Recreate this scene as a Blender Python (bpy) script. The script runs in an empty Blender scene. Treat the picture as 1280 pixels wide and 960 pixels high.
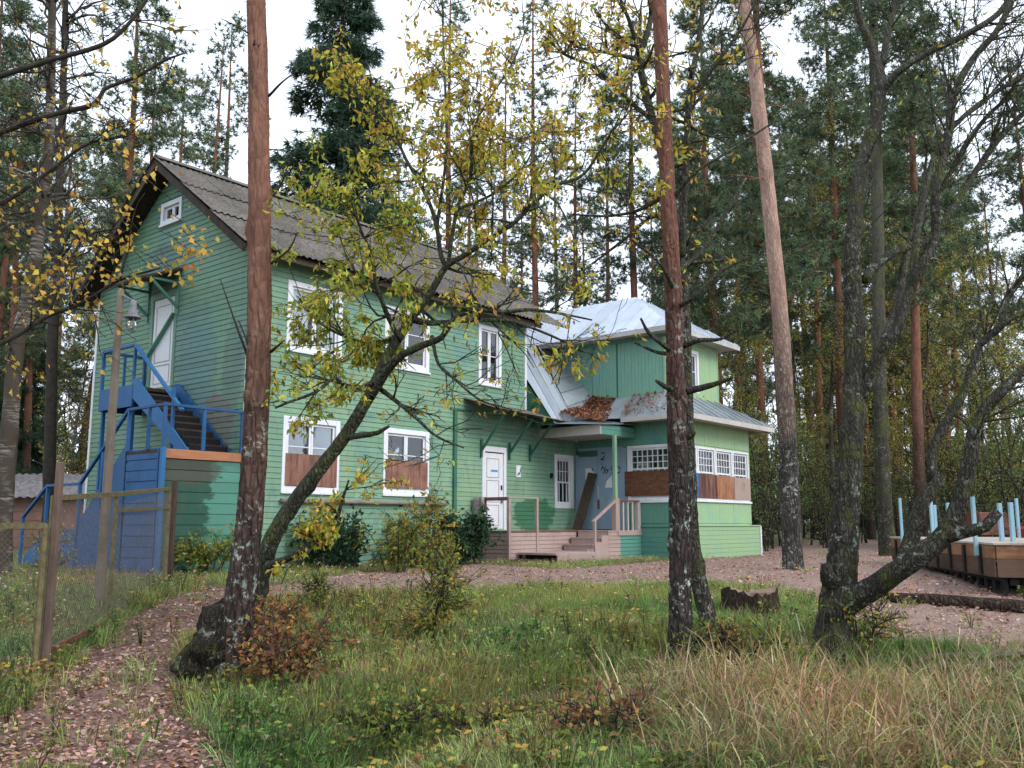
import bpy, math, random
import numpy as np
from mathutils import Vector, Matrix

# ------------------------------------------------------------------ camera, sky, sun, exposure
SC = bpy.context.scene
COL = SC.collection
F_PX, PITCH, ZC = 1146.0, math.atan(176 / 1146.0), 0.85
cam_d = bpy.data.cameras.new('camera'); cam = bpy.data.objects.new('camera', cam_d); COL.objects.link(cam)
cam.location = (0, 0, ZC); cam.rotation_euler = (math.radians(90) + PITCH, 0, 0)
cam_d.sensor_width = 36.0; cam_d.lens = 36.0 * F_PX / 1280.0
cam_d.clip_start = 0.1; cam_d.clip_end = 2000
SC.camera = cam

SUN_EL, SUN_AZ = math.radians(38), math.radians(128)      # azimuth clockwise from +Y (behind the camera, to the right)
world = bpy.data.worlds.new('World'); SC.world = world; world.use_nodes = True
wn, wl = world.node_tree.nodes, world.node_tree.links
wn.clear()
w_out = wn.new('ShaderNodeOutputWorld'); w_bg = wn.new('ShaderNodeBackground')
w_sky = wn.new('ShaderNodeTexSky'); w_sky.sky_type = 'NISHITA'; w_sky.sun_disc = False
w_sky.sun_elevation = SUN_EL; w_sky.sun_rotation = SUN_AZ
w_sky.air_density = 1.0; w_sky.dust_density = 4.0; w_sky.ozone_density = 1.0
w_mix = wn.new('ShaderNodeMix'); w_mix.data_type = 'RGBA'            # thin clear sky behind an even layer of cloud
w_mix.inputs['Factor'].default_value = 0.90
w_mix.inputs['B'].default_value = (9.6, 10.6, 12.2, 1)              # cloud radiance, same scale as the sky node
wl.new(w_sky.outputs[0], w_mix.inputs['A']); wl.new(w_mix.outputs['Result'], w_bg.inputs['Color'])
w_bg.inputs['Strength'].default_value = 0.10
wl.new(w_bg.outputs[0], w_out.inputs['Surface'])

sun_d = bpy.data.lights.new('sun', 'SUN'); sun = bpy.data.objects.new('sun', sun_d); COL.objects.link(sun)
sun_d.energy = 1.3; sun_d.angle = math.radians(25); sun_d.color = (1.0, 0.985, 0.96)
_sd = Vector((math.sin(SUN_AZ) * math.cos(SUN_EL), math.cos(SUN_AZ) * math.cos(SUN_EL), math.sin(SUN_EL)))
sun.rotation_euler = _sd.to_track_quat('Z', 'Y').to_euler()
vs = SC.view_settings
vs.view_transform = 'Standard'; vs.look = 'None'; vs.exposure = 0.70; vs.gamma = 1.0; vs.use_curve_mapping = False
SC.render.engine = 'CYCLES'
SC.cycles.max_bounces = 4; SC.cycles.diffuse_bounces = 2; SC.cycles.glossy_bounces = 2
SC.cycles.transmission_bounces = 3; SC.cycles.transparent_max_bounces = 6
SC.cycles.caustics_reflective = False; SC.cycles.caustics_refractive = False
SC.cycles.use_denoising = True
SC.cycles.use_light_tree = False
SC.cycles.use_adaptive_sampling = True; SC.cycles.adaptive_threshold = 0.025
SC.render.film_transparent = False

# ------------------------------------------------------------------ helpers
RNG = np.random.default_rng(7); random.seed(7)

def ray(x, y):
    cx = (x - 640) / F_PX; cy = -(y - 480) / F_PX
    c, s = math.cos(PITCH), math.sin(PITCH)
    return np.array([cx, c - cy * s, s + cy * c])

def at(x, y, Y):
    """world point seen at a picture position, Y metres in front of the camera"""
    d = ray(x, y); p = d * (Y / d[1]); p[2] += ZC
    return p

A_H = math.radians(39.6)
HU = np.array([math.sin(A_H), math.cos(A_H), 0.0]); HV = np.array([-math.cos(A_H), math.sin(A_H), 0.0])
HC = np.array([-5.02, 17.2, 0.0]); H_ROT = math.radians(90) - A_H

def hw(u, v, z=0.0):
    return HC + HU * u + HV * v + np.array([0, 0, z])

def smooth(a, b, x):
    t = np.clip((x - a) / (b - a), 0, 1); return t * t * (3 - 2 * t)

# ---- value noise on the plane (terrain, zones)
_NT = np.random.default_rng(3).random((256, 256))
def vnoise(x, y):
    x = np.asarray(x, float); y = np.asarray(y, float)
    xi = np.floor(x).astype(int); yi = np.floor(y).astype(int); fx = x - xi; fy = y - yi
    fx = fx * fx * (3 - 2 * fx); fy = fy * fy * (3 - 2 * fy)
    g = lambda a, b: _NT[a & 255, b & 255]
    return (g(xi, yi) * (1 - fx) * (1 - fy) + g(xi + 1, yi) * fx * (1 - fy) + g(xi, yi + 1) * (1 - fx) * fy + g(xi + 1, yi + 1) * fx * fy)
def fbm(x, y, o=3):
    s, a = 0, 1.0; t = 0
    for i in range(o):
        s = s + a * vnoise(x * 2 ** i + 17 * i, y * 2 ** i + 5 * i); t += a; a *= .5
    return s / t

# ---- ground height
def seg_dist(x, y, P):
    d = np.full(np.shape(x), 1e9)
    for (x0, y0), (x1, y1) in zip(P[:-1], P[1:]):
        dx, dy = x1 - x0, y1 - y0
        t = np.clip(((x - x0) * dx + (y - y0) * dy) / (dx * dx + dy * dy), 0, 1)
        d = np.minimum(d, np.hypot(x - x0 - t * dx, y - y0 - t * dy))
    return d

DITCH = None
def gz(x, y):
    x = np.asarray(x, float); y = np.asarray(y, float)
    t = np.clip((16.2 - y) / 10.5, 0, 1.15)
    z = -0.78 * np.clip(t * t * (3 - 2 * np.minimum(t, 1)), 0, 1.0)
    z = z - 0.16 * smooth(3, 10, x) * smooth(19, 14, y)
    z = z + 0.10 * (fbm(x * .35, y * .35) - .5) * smooth(20, 12, y) + 0.04 * (fbm(x * 1.3 + 9, y * 1.3) - .5)
    z = z + 0.6 * (fbm(x * .03 + 3, y * .03) - .5) * smooth(32, 60, y)
    if DITCH is not None:
        d = seg_dist(x, y, DITCH)
        z = z - 0.34 * np.exp(-(d / 0.62) ** 2) + 0.06 * np.exp(-((d - 1.3) / 0.5) ** 2)
    return z

def gpx(x, y):
    """the ground point seen at a picture position"""
    d = ray(x, y); t = np.linspace(3, 90, 3000)
    h = ZC + d[2] * t - gz(d[0] * t, d[1] * t); k = int(np.argmax(h < 0)) if (h < 0).any() else len(t) - 1
    t0, t1 = t[max(0, k - 1)], t[k]
    for _ in range(20):
        m = (t0 + t1) / 2
        if ZC + d[2] * m - float(gz(d[0] * m, d[1] * m)) < 0: t1 = m
        else: t0 = m
    p = d * t1
    return np.array([p[0], p[1], float(gz(p[0], p[1]))])

DITCH = [tuple(gpx(*p)[:2]) for p in ((330, 990), (440, 952), (560, 905), (680, 866), (800, 838), (930, 832))]
DITCH = DITCH + [(DITCH[-1][0] + 2.5, DITCH[-1][1] - 0.6), (DITCH[-1][0] + 9, DITCH[-1][1] - 1.5)]

# ---- mesh building
def mesh_np(name, V, F, mats=None, smooth_sh=False):
    """V (n,3); F list of integer arrays (m,3) / (m,4)"""
    me = bpy.data.meshes.new(name)
    V = np.ascontiguousarray(V, np.float32)
    F = [np.ascontiguousarray(f, np.int32) for f in (F if isinstance(F, list) else [F]) if len(f)]
    me.vertices.add(len(V)); me.vertices.foreach_set('co', V.ravel())
    tot = np.concatenate([np.full(len(f), f.shape[1], np.int32) for f in F])
    idx = np.concatenate([f.ravel() for f in F])
    start = np.concatenate([[0], np.cumsum(tot)[:-1]]).astype(np.int32)
    me.loops.add(len(idx)); me.loops.foreach_set('vertex_index', idx)
    me.polygons.add(len(tot)); me.polygons.foreach_set('loop_start', start)
    if smooth_sh: me.polygons.foreach_set('use_smooth', np.ones(len(tot), bool))
    me.update(calc_edges=True)
    if mats: me.materials.append(mats)
    return me

def link(name, me, parent=None, loc=None, rotz=None):
    o = bpy.data.objects.new(name, me); COL.objects.link(o)
    if parent is not None: o.parent = parent
    if loc is not None: o.location = loc
    if rotz is not None: o.rotation_euler = (0, 0, rotz)
    return o

def tag(o, label=None, cat=None, group=None, kind=None):
    if label: o['label'] = label
    if cat: o['category'] = cat
    if group: o['group'] = group
    if kind: o['kind'] = kind
    return o

def empty(name, loc=(0, 0, 0), rotz=0.0):
    return link(name, None, None, tuple(float(c) for c in loc), rotz)

class MB:
    """collects boxes, bars, prisms; build() links them as one mesh object"""
    def __init__(s): s.v = []; s.f = []
    def add(s, vs_, fs): b = len(s.v); s.v += [tuple(map(float, p)) for p in vs_]; s.f += [tuple(b + i for i in f) for f in fs]; return s
    def box(s, x0, x1, y0, y1, z0, z1, ch=0.0):
        x0, x1 = min(x0, x1), max(x0, x1); y0, y1 = min(y0, y1), max(y0, y1); z0, z1 = min(z0, z1), max(z0, z1)
        if ch <= 0:
            return s.add([(x0, y0, z0), (x1, y0, z0), (x1, y1, z0), (x0, y1, z0), (x0, y0, z1), (x1, y0, z1), (x1, y1, z1), (x0, y1, z1)],
                         [(0, 3, 2, 1), (4, 5, 6, 7), (0, 1, 5, 4), (1, 2, 6, 5), (2, 3, 7, 6), (3, 0, 4, 7)])
        c = min(ch, (x1 - x0) * .4, (y1 - y0) * .4, (z1 - z0) * .4)
        vv = []
        for X, sx in ((x0, 1), (x1, -1)):
            for Yy, sy in ((y0, 1), (y1, -1)):
                for Z, sz in ((z0, 1), (z1, -1)):
                    vv += [(X + sx * c, Yy + sy * c, Z), (X + sx * c, Yy, Z + sz * c), (X, Yy + sy * c, Z + sz * c)]
        m = bm_hull(vv); return s.add(*m)
    def bar(s, a, b, w, h, up=(0, 0, 1)):
        """box of section w x h from a to b"""
        a = np.array(a, float); b = np.array(b, float); d = b - a; n = np.linalg.norm(d); d = d / n
        up = np.array(up, float)
        if abs(d @ up) > .98: up = np.array([1., 0, 0])
        r = np.cross(d, up); r /= np.linalg.norm(r); u = np.cross(r, d)
        q = []
        for p in (a, b):
            for i, j in ((-1, -1), (1, -1), (1, 1), (-1, 1)): q.append(p + r * i * w / 2 + u * j * h / 2)
        return s.add(q, [(0, 1, 2, 3), (7, 6, 5, 4), (0, 4, 5, 1), (1, 5, 6, 2), (2, 6, 7, 3), (3, 7, 4, 0)])
    def cyl(s, a, b, r0, r1=None, n=10):
        r1 = r0 if r1 is None else r1
        a = np.array(a, float); b = np.array(b, float); d = b - a; d /= np.linalg.norm(d)
        up = np.array([0, 0, 1.]) if abs(d[2]) < .9 else np.array([1., 0, 0])
        r = np.cross(d, up); r /= np.linalg.norm(r); u = np.cross(d, r)
        q = [a + (r * math.cos(t) + u * math.sin(t)) * r0 for t in np.linspace(0, 2 * math.pi, n, endpoint=False)]
        q += [b + (r * math.cos(t) + u * math.sin(t)) * r1 for t in np.linspace(0, 2 * math.pi, n, endpoint=False)]
        fs = [(i, (i + 1) % n, n + (i + 1) % n, n + i) for i in range(n)] + [tuple(range(n))[::-1], tuple(range(n, 2 * n))]
        return s.add(q, fs)
    def poly(s, pts, thick):
        """flat polygon (any plane) given a thickness along minus its normal"""
        p = [np.array(q, float) for q in pts]; n = np.zeros(3)
        for i in range(len(p)): n += np.cross(p[i], p[(i + 1) % len(p)])
        n /= np.linalg.norm(n); m = len(p)
        return s.add(p + [q - n * thick for q in p], [tuple(range(m)), tuple(range(2 * m - 1, m - 1, -1))] + [(i + m, (i + 1) % m + m, (i + 1) % m, i) for i in range(m)])
    def mesh(s, name, m, sm=False):
        me = bpy.data.meshes.new(name); me.from_pydata(s.v, [], s.f); me.update()
        if m: me.materials.append(m)
        if sm: me.polygons.foreach_set('use_smooth', np.ones(len(me.polygons), bool))
        return me
    def build(s, name, m, parent=None, sm=False, loc=None, rotz=None):
        return link(name, s.mesh(name, m, sm), parent, loc, rotz)

def bm_hull(pts):
    import bmesh
    bm = bmesh.new()
    for p in pts: bm.verts.new(p)
    bmesh.ops.convex_hull(bm, input=bm.verts)
    bm.verts.index_update()
    v = [tuple(q.co) for q in bm.verts]; f = [tuple(q.index for q in a.verts) for a in bm.faces]
    bm.free(); return v, f

# ---- tubes (trunks, limbs, poles)
def catmull(P, R, seg):
    P = np.array(P, float); R = np.array(R, float)
    Q = np.vstack([2 * P[0] - P[1], P, 2 * P[-1] - P[-2]])
    op, orr = [], []
    for i in range(len(P) - 1):
        p0, p1, p2, p3 = Q[i], Q[i + 1], Q[i + 2], Q[i + 3]
        n = max(1, int(np.linalg.norm(p2 - p1) / seg))
        t = (np.arange(n) / n)[:, None]
        op.append(.5 * ((2 * p1) + (-p0 + p2) * t + (2 * p0 - 5 * p1 + 4 * p2 - p3) * t ** 2 + (-p0 + 3 * p1 - 3 * p2 + p3) * t ** 3))
        orr.append(R[i] + (R[i + 1] - R[i]) * t[:, 0])
    op.append(P[-1:]); orr.append(R[-1:])
    return np.vstack(op), np.concatenate(orr)

def tube(P, R, sides=8, seg=0.15, rough=0.0, seed=0, cap=True, knots=0):
    P, R = catmull(P, R, seg); n = len(P)
    g = np.random.default_rng(seed)
    T = np.gradient(P, axis=0); T /= np.linalg.norm(T, axis=1)[:, None] + 1e-9
    r = np.cross(T[0], [0.3, 0.9, 0.1]); r /= np.linalg.norm(r)
    Rr = np.zeros_like(P)
    for i in range(n):
        r = r - T[i] * (r @ T[i]); r /= np.linalg.norm(r); Rr[i] = r
    Uu = np.cross(T, Rr)
    th = np.linspace(0, 2 * np.pi, sides, endpoint=False)
    L = np.concatenate([[0], np.cumsum(np.linalg.norm(np.diff(P, axis=0), axis=1))])
    d = np.ones((n, sides))
    if rough > 0:
        for k in range(5):
            fr = g.integers(1, max(2, sides // 2)); lf = g.uniform(1, 9) / (1 + 0 * R[0])
            d += rough * .45 * np.sin(fr * th[None, :] + g.uniform(0, 6.28) + lf * L[:, None] + 1.5 * np.sin(L[:, None] * g.uniform(1, 4)))
        d += rough * g.normal(0, .5, (n, sides))
    for _ in range(knots):
        i0 = g.integers(0, n); j0 = g.uniform(0, 6.28); w = g.uniform(.05, .12)
        d += .35 * np.exp(-((L - L[i0]) / w) ** 2)[:, None] * np.exp(-((np.angle(np.exp(1j * (th - j0)))) / .5) ** 2)[None, :]
    V = P[:, None, :] + (Rr[:, None, :] * np.cos(th)[None, :, None] + Uu[:, None, :] * np.sin(th)[None, :, None]) * (R[:, None] * d)[:, :, None]
    V = V.reshape(-1, 3)
    i = np.arange(n - 1)[:, None] * sides; j = np.arange(sides)[None, :]; j2 = (j + 1) % sides
    F = np.stack([i + j, i + j2, i + sides + j2, i + sides + j], -1).reshape(-1, 4)
    T3 = np.zeros((0, 3), int)
    if cap:
        V = np.vstack([V, P[-1] + T[-1] * R[-1] * .5, P[0]]); c = n * sides; jj = np.arange(sides)
        T3 = np.vstack([np.stack([(n - 1) * sides + jj, (n - 1) * sides + (jj + 1) % sides, np.full(sides, c)], -1),
                        np.stack([(jj + 1) % sides, jj, np.full(sides, c + 1)], -1)])
    return V, F, T3

class TB:
    """accumulates tubes and leaves in numpy"""
    def __init__(s): s.V = []; s.Q = []; s.T = []; s.n = 0; s.c = []
    def put(s, V, Q=None, T=None, col=None):
        s.V.append(V)
        if Q is not None and len(Q): s.Q.append(np.asarray(Q) + s.n)
        if T is not None and len(T): s.T.append(np.asarray(T) + s.n)
        if col is not None: s.c.append(col)
        s.n += len(V); return s
    def tube(s, P, R, **k): V, Q, T = tube(P, R, **k); return s.put(V, Q, T)
    def mesh(s, name, m, sm=True):
        V = np.vstack(s.V); F = []
        if s.Q: F.append(np.vstack(s.Q))
        if s.T: F.append(np.vstack(s.T))
        me = mesh_np(name, V, F, m, sm)
        if s.c:
            a = me.color_attributes.new('tint', 'FLOAT_COLOR', 'POINT')
            c = np.ones((len(V), 4), np.float32); c[:, :3] = np.vstack(s.c); a.data.foreach_set('color', c.ravel())
        return me
    def build(s, name, m, parent=None, sm=True):
        return link(name, s.mesh(name, m, sm), parent)

def unit(a): return a / (np.linalg.norm(a, axis=-1, keepdims=True) + 1e-9)

def leaf_tris(C, D, Ln, W, g, fold=0.25):
    """folded leaves: base C, axis D (n,3), length Ln, width W"""
    n = len(C); D = unit(D)
    S = unit(np.cross(D, g.normal(size=(n, 3)))); Nn = np.cross(D, S)
    Ln = np.broadcast_to(np.asarray(Ln, float), (n,))[:, None]; W = np.broadcast_to(np.asarray(W, float), (n,))[:, None]
    m = C + D * Ln * .45
    V = np.stack([C, m + S * W / 2 + Nn * W * fold, C + D * Ln + Nn * Ln * -.08, m - S * W / 2 + Nn * W * fold], 1).reshape(-1, 3)
    b = np.arange(n)[:, None] * 4
    T = np.concatenate([b + [[0, 1, 2]], b + [[0, 2, 3]]], 0)
    return V, T

# ------------------------------------------------------------------ procedural materials
class NM:
    def __init__(s, name):
        s.m = bpy.data.materials.new(name); s.m.use_nodes = True; s.n = s.m.node_tree.nodes; s.l = s.m.node_tree.links
        s.n.clear(); s.out = s.n.new('ShaderNodeOutputMaterial')
    def node(s, t, **k):
        x = s.n.new(t)
        for a, b in k.items(): setattr(x, a, b)
        return x
    def put(s, sock, v):
        if hasattr(v, 'links'): s.l.new(v, sock)
        elif isinstance(v, (tuple, list)): sock.default_value = tuple(v) + ((1,) if len(v) == 3 and sock.type == 'RGBA' else ())
        else: sock.default_value = v
    def pos(s): return s.node('ShaderNodeNewGeometry').outputs['Position']
    def obj(s): return s.node('ShaderNodeTexCoord').outputs['Object']
    def rnd(s): return s.node('ShaderNodeObjectInfo').outputs['Random']
    def map(s, v, sc=(1, 1, 1), rot=(0, 0, 0)):
        x = s.node('ShaderNodeMapping'); s.put(x.inputs['Vector'], v); x.inputs['Scale'].default_value = sc; x.inputs['Rotation'].default_value = rot; return x.outputs[0]
    def noise(s, v, scale=5, detail=3, rough=.55, dist=0.0):
        x = s.node('ShaderNodeTexNoise'); s.put(x.inputs['Vector'], v); x.inputs['Scale'].default_value = scale
        x.inputs['Detail'].default_value = detail; x.inputs['Roughness'].default_value = rough; x.inputs['Distortion'].default_value = dist; return x.outputs['Fac']
    def voro(s, v, scale=5, feat='F1', rnd=1.0):
        x = s.node('ShaderNodeTexVoronoi', feature=feat); s.put(x.inputs['Vector'], v); x.inputs['Scale'].default_value = scale
        x.inputs['Randomness'].default_value = rnd; return x.outputs[0]
    def ramp(s, f, st):
        x = s.node('ShaderNodeValToRGB'); s.put(x.inputs[0], f); e = x.color_ramp.elements
        while len(e) < len(st): e.new(.5)
        for q, (p, c) in zip(e, st):
            q.position = p; q.color = (c, c, c, 1) if not isinstance(c, tuple) else (*c, 1)
        return x.outputs[0]
    def mix(s, f, a, b, mode='MIX'):
        x = s.node('ShaderNodeMix', data_type='RGBA', blend_type=mode); s.put(x.inputs['Factor'], f); s.put(x.inputs['A'], a); s.put(x.inputs['B'], b); return x.outputs['Result']
    def math(s, op, a, b=0.0, c=0.0):
        x = s.node('ShaderNodeMath', operation=op); s.put(x.inputs[0], a); s.put(x.inputs[1], b); s.put(x.inputs[2], c); return x.outputs[0]
    def sep(s, v): x = s.node('ShaderNodeSeparateXYZ'); s.put(x.inputs[0], v); return x.outputs
    def attr(s, name, typ='GEOMETRY'): x = s.node('ShaderNodeAttribute', attribute_type=typ, attribute_name=name); return x.outputs['Color'], x.outputs['Fac']
    def bump(s, h, st=.5, d=.01): x = s.node('ShaderNodeBump'); s.put(x.inputs['Height'], h); x.inputs['Strength'].default_value = st; x.inputs['Distance'].default_value = d; return x.outputs[0]
    def pbr(s, col, rough=.8, nrm=None, spec=.3, metal=0.0):
        x = s.node('ShaderNodeBsdfPrincipled'); s.put(x.inputs['Base Color'], col); s.put(x.inputs['Roughness'], rough)
        s.put(x.inputs['Specular IOR Level'], spec); s.put(x.inputs['Metallic'], metal)
        if nrm is not None: s.put(x.inputs['Normal'], nrm)
        s.l.new(x.outputs[0], s.out.inputs[0]); return s.m

def paint(name, c1, c2, c3, grime=(.12, .11, .08), gr=.35, scale=1.0, rough=.62, per=0.10, patches=()):
    """old brushed paint on boards: slow drift between three paints, per-board change, grime and fine grain"""
    m = NM(name); p = m.pos()
    n1 = m.noise(p, .45 * scale, 4, .6, .6); n2 = m.noise(p, 1.7 * scale, 5, .65)
    c = m.mix(m.ramp(n1, [(.40, 0.0), (.66, 1.0)]), c1, c2)
    c = m.mix(m.ramp(n2, [(.52, 0.0), (.70, 1.0)]), c, c3)
    for ctr, sc_, col_, amt in patches:                              # patches of other paint, splash and darker tone, each with its own outline
        q = m.node('ShaderNodeVectorMath', operation='SUBTRACT'); m.put(q.inputs[0], p); q.inputs[1].default_value = tuple(ctr)
        q2 = m.node('ShaderNodeVectorMath', operation='MULTIPLY'); m.put(q2.inputs[0], q.outputs[0]); q2.inputs[1].default_value = sc_
        ln_ = m.node('ShaderNodeVectorMath', operation='LENGTH'); m.put(ln_.inputs[0], q2.outputs[0])
        f_ = m.math('ADD', ln_.outputs['Value'], m.math('MULTIPLY_ADD', m.noise(m.map(p, (1, 1, 2.5)), 3.0, 4, .6), 1.1, -.55))
        c = m.mix(m.math('MULTIPLY', m.ramp(f_, [(.84, 1.0), (.96, 0.0)]), amt), c, col_)
    v = m.math('MULTIPLY_ADD', m.rnd(), 2 * per, 1 - per)
    c = m.mix(1.0, c, m.ramp(v, [(0, 0.0), (1, 1.0)]), 'MULTIPLY')
    g = m.noise(m.map(p, (6, 6, 1.5)), 1.6 * scale, 6, .7)
    c = m.mix(m.math('MULTIPLY', m.ramp(g, [(.52, 0.0), (.78, 1.0)]), gr), c, grime)
    fine = m.noise(m.map(p, (12, 12, 60)), 2.0, 3, .6)
    c = m.mix(m.math('MULTIPLY', m.ramp(fine, [(.35, 1.0), (.6, 0.0)]), .16), c, grime)
    h = m.math('ADD', fine, m.math('MULTIPLY', n2, .6))
    return m.pbr(c, m.math('MULTIPLY_ADD', n2, .3, rough - .15), m.bump(h, .35, .004), .3)

def plain(name, c, rough=.7, var=.25, sc=6.0, bump=.2, spec=.3, metal=0.0, dark=None, stretch=(1, 1, 1)):
    m = NM(name); p = m.map(m.pos(), stretch)
    n = m.noise(p, sc, 5, .6); d = dark or tuple(q * (1 - var * 2.0) for q in c); l = tuple(min(1, q * (1 + var)) for q in c)
    col = m.mix(m.ramp(n, [(.28, 0.0), (.72, 1.0)]), tuple(max(0, q) for q in d), l)
    n2 = m.noise(p, sc * 9, 3, .6)
    col = m.mix(m.math('MULTIPLY', m.ramp(n2, [(.4, 1.0), (.6, 0.0)]), .25), col, tuple(max(0, q * .5) for q in d))
    return m.pbr(col, rough, m.bump(m.math('ADD', n2, n), bump, .006), spec, metal)

def wood(name, c1, c2, axis=(14, 14, 1.2), sc=2.0, rough=.8, bump=.4):
    """bare wood: grain stretched along one direction"""
    m = NM(name); p = m.map(m.pos(), axis); n = m.noise(p, sc, 6, .65, .4); b = m.noise(m.pos(), 2.3, 4, .6)
    r = m.math('MULTIPLY_ADD', m.rnd(), .35, -.17)
    c = m.mix(m.ramp(m.math('ADD', n, r), [(.32, 0.0), (.68, 1.0)]), c1, c2)
    c = m.mix(m.math('MULTIPLY', m.ramp(b, [(.5, 0.0), (.75, 1.0)]), .55), c, tuple(q * .35 for q in c1))
    return m.pbr(c, rough, m.bump(n, bump, .006), .25)

def bark(name, low, high, z0, z1, lichen=(.42, .48, .40), lich=.5, moss=None, sc=1.0, plates=True):
    """bark: dark fissured foot, lighter upper stem, lichen spots"""
    m = NM(name); p = m.pos(); z = m.sep(p)[2]
    ps = m.map(p, (1, 1, .33)); n = m.noise(ps, 7 * sc, 5, .65, .5); big = m.noise(ps, 1.6 * sc, 4, .6)
    t = m.math('DIVIDE', m.math('SUBTRACT', z, z0), (z1 - z0)); t = m.math('ADD', t, m.math('MULTIPLY_ADD', big, 1.1, -.55))
    t = m.ramp(t, [(0, 0.0), (1, 1.0)])
    lo = m.mix(m.ramp(n, [(.3, 0.0), (.7, 1.0)]), tuple(q * .45 for q in low), tuple(q * 1.45 for q in low))
    hi = m.mix(m.ramp(n, [(.3, 0.0), (.66, 1.0)]), tuple(q * .62 for q in high), tuple(min(1, q * 1.25) for q in high))
    c = m.mix(t, lo, hi)
    dn = m.node('ShaderNodeTexNoise'); m.put(dn.inputs['Vector'], ps); dn.inputs['Scale'].default_value = 9 * sc; dn.inputs['Detail'].default_value = 3
    dv = m.node('ShaderNodeVectorMath', operation='MULTIPLY_ADD'); m.put(dv.inputs[0], dn.outputs['Color']); dv.inputs[1].default_value = (.09, .09, .22); m.put(dv.inputs[2], p)
    vor = m.voro(m.map(dv.outputs[0], (1, 1, .28), (.2, .1, 0)), 19 * sc, 'DISTANCE_TO_EDGE')
    crack = m.ramp(vor, [(.0, 1.0), (.14, 0.0)])
    c = m.mix(m.math('MULTIPLY', crack, m.math('MULTIPLY_ADD', t, -.30, .50)), c, tuple(q * .25 for q in low))
    if lich > 0:
        ln = m.noise(p, 13, 4, .7, .3); lm = m.noise(p, 2.2, 2, .5)
        lf = m.math('MULTIPLY', m.ramp(ln, [(.55, 0.0), (.62, 1.0)]), m.ramp(lm, [(.40, 0.0), (.60, 1.0)]))
        lf = m.math('MULTIPLY', lf, m.math('MULTIPLY_ADD', t, -.92, 1.0))
        c = m.mix(m.math('MULTIPLY', lf, lich), c, lichen)
    if moss:
        mo = m.noise(p, 3.1, 4, .6); c = m.mix(m.math('MULTIPLY', m.ramp(mo, [(.52, 0.0), (.68, 1.0)]), moss), c, (.10, .12, .02))
    h = m.math('ADD', m.math('MULTIPLY', m.ramp(vor, [(0, 0.0), (.25, 1.0)]), m.math('MULTIPLY_ADD', t, -.6, .9)), m.math('MULTIPLY', n, .8))
    return m.pbr(c, .9, m.bump(h, 1.0, .032), .15)

def foliage(name, base=None, var=.3, trans=.35, inst=False, rough=.6, spec=.25):
    """leaf: the mesh's tint attribute (or a fixed colour) with some light passing through"""
    m = NM(name)
    if base is None: c = m.attr('tint')[0]
    else: c = base
    if inst:
        t = m.attr('tint', 'INSTANCER')[0]; c = m.mix(1.0, c, t, 'MULTIPLY')
    d = m.node('ShaderNodeBsdfPrincipled'); m.put(d.inputs['Base Color'], c); d.inputs['Roughness'].default_value = rough; d.inputs['Specular IOR Level'].default_value = spec
    tr = m.node('ShaderNodeBsdfTranslucent'); m.put(tr.inputs[0], c)
    mx = m.node('ShaderNodeMixShader'); mx.inputs[0].default_value = trans
    m.l.new(d.outputs[0], mx.inputs[1]); m.l.new(tr.outputs[0], mx.inputs[2]); m.l.new(mx.outputs[0], m.out.inputs[0])
    return m.m

def glass(name):
    m = NM(name); t = m.node('ShaderNodeBsdfTransparent'); t.inputs[0].default_value = (.86, .90, .90, 1)
    g = m.node('ShaderNodeBsdfGlossy'); g.inputs['Roughness'].default_value = .04; g.inputs[0].default_value = (.95, .97, 1, 1)
    w = m.noise(m.pos(), 2.0, 2, .5); m.put(g.inputs['Normal'], m.bump(w, .25, .02))
    f = m.node('ShaderNodeFresnel'); f.inputs[0].default_value = 1.52
    mx = m.node('ShaderNodeMixShader'); m.l.new(m.math('MULTIPLY_ADD', f.outputs[0], 1.0, .06), mx.inputs[0]); m.l.new(t.outputs[0], mx.inputs[1]); m.l.new(g.outputs[0], mx.inputs[2])
    m.l.new(mx.outputs[0], m.out.inputs[0]); return m.m
# ------------------------------------------------------------------ ground
def poly_mask(x, y, poly, soft):
    """1 inside, falling to 0 over soft metres outside the polygon"""
    inside = np.zeros(np.shape(x), bool); n = len(poly)
    for i in range(n):
        x0, y0 = poly[i]; x1, y1 = poly[(i + 1) % n]
        c = ((y0 > y) != (y1 > y)) & (x < (x1 - x0) * (y - y0) / (y1 - y0 + 1e-12) + x0)
        inside ^= c
    d = seg_dist(x, y, list(poly) + [poly[0]])
    return np.clip(np.where(inside, .5 + d / soft, .5 - d / soft), 0, 1)

def gpoly(pts): return [tuple(gpx(*p)[:2]) for p in pts]
TRACK = gpoly([(395, 724), (480, 714), (560, 708), (600, 704), (700, 712), (800, 704), (850, 700), (945, 691), (985, 680), (1050, 674), (1120, 676), (1200, 690), (1290, 700), (1330, 720),
               (1330, 822), (1240, 818), (1180, 806), (1090, 804), (1062, 780), (1000, 742), (960, 733), (880, 730), (800, 733), (640, 735), (560, 742), (420, 744), (330, 752), (300, 745), (330, 735)])
LEAFY = gpoly([(-140, 985), (-60, 1040), (330, 1040), (262, 915), (228, 860), (240, 810), (268, 775), (335, 750), (335, 733), (262, 735), (195, 752), (128, 790), (60, 868), (-60, 930)])
LAWN = gpoly([(560, 744), (640, 736), (800, 734), (880, 731), (960, 735), (1010, 745), (1050, 775), (1010, 800), (900, 800), (850, 800), (760, 795), (640, 775), (560, 765)])
LAWN2 = gpoly([(1075, 808), (1180, 808), (1240, 820), (1270, 830), (1210, 842), (1120, 846), (1060, 838)])
REEDS = gpoly([(830, 838), (900, 850), (1000, 842), (1100, 838), (1200, 828), (1330, 822), (1400, 980), (1250, 1000), (900, 1000), (800, 960), (810, 880)])
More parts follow.
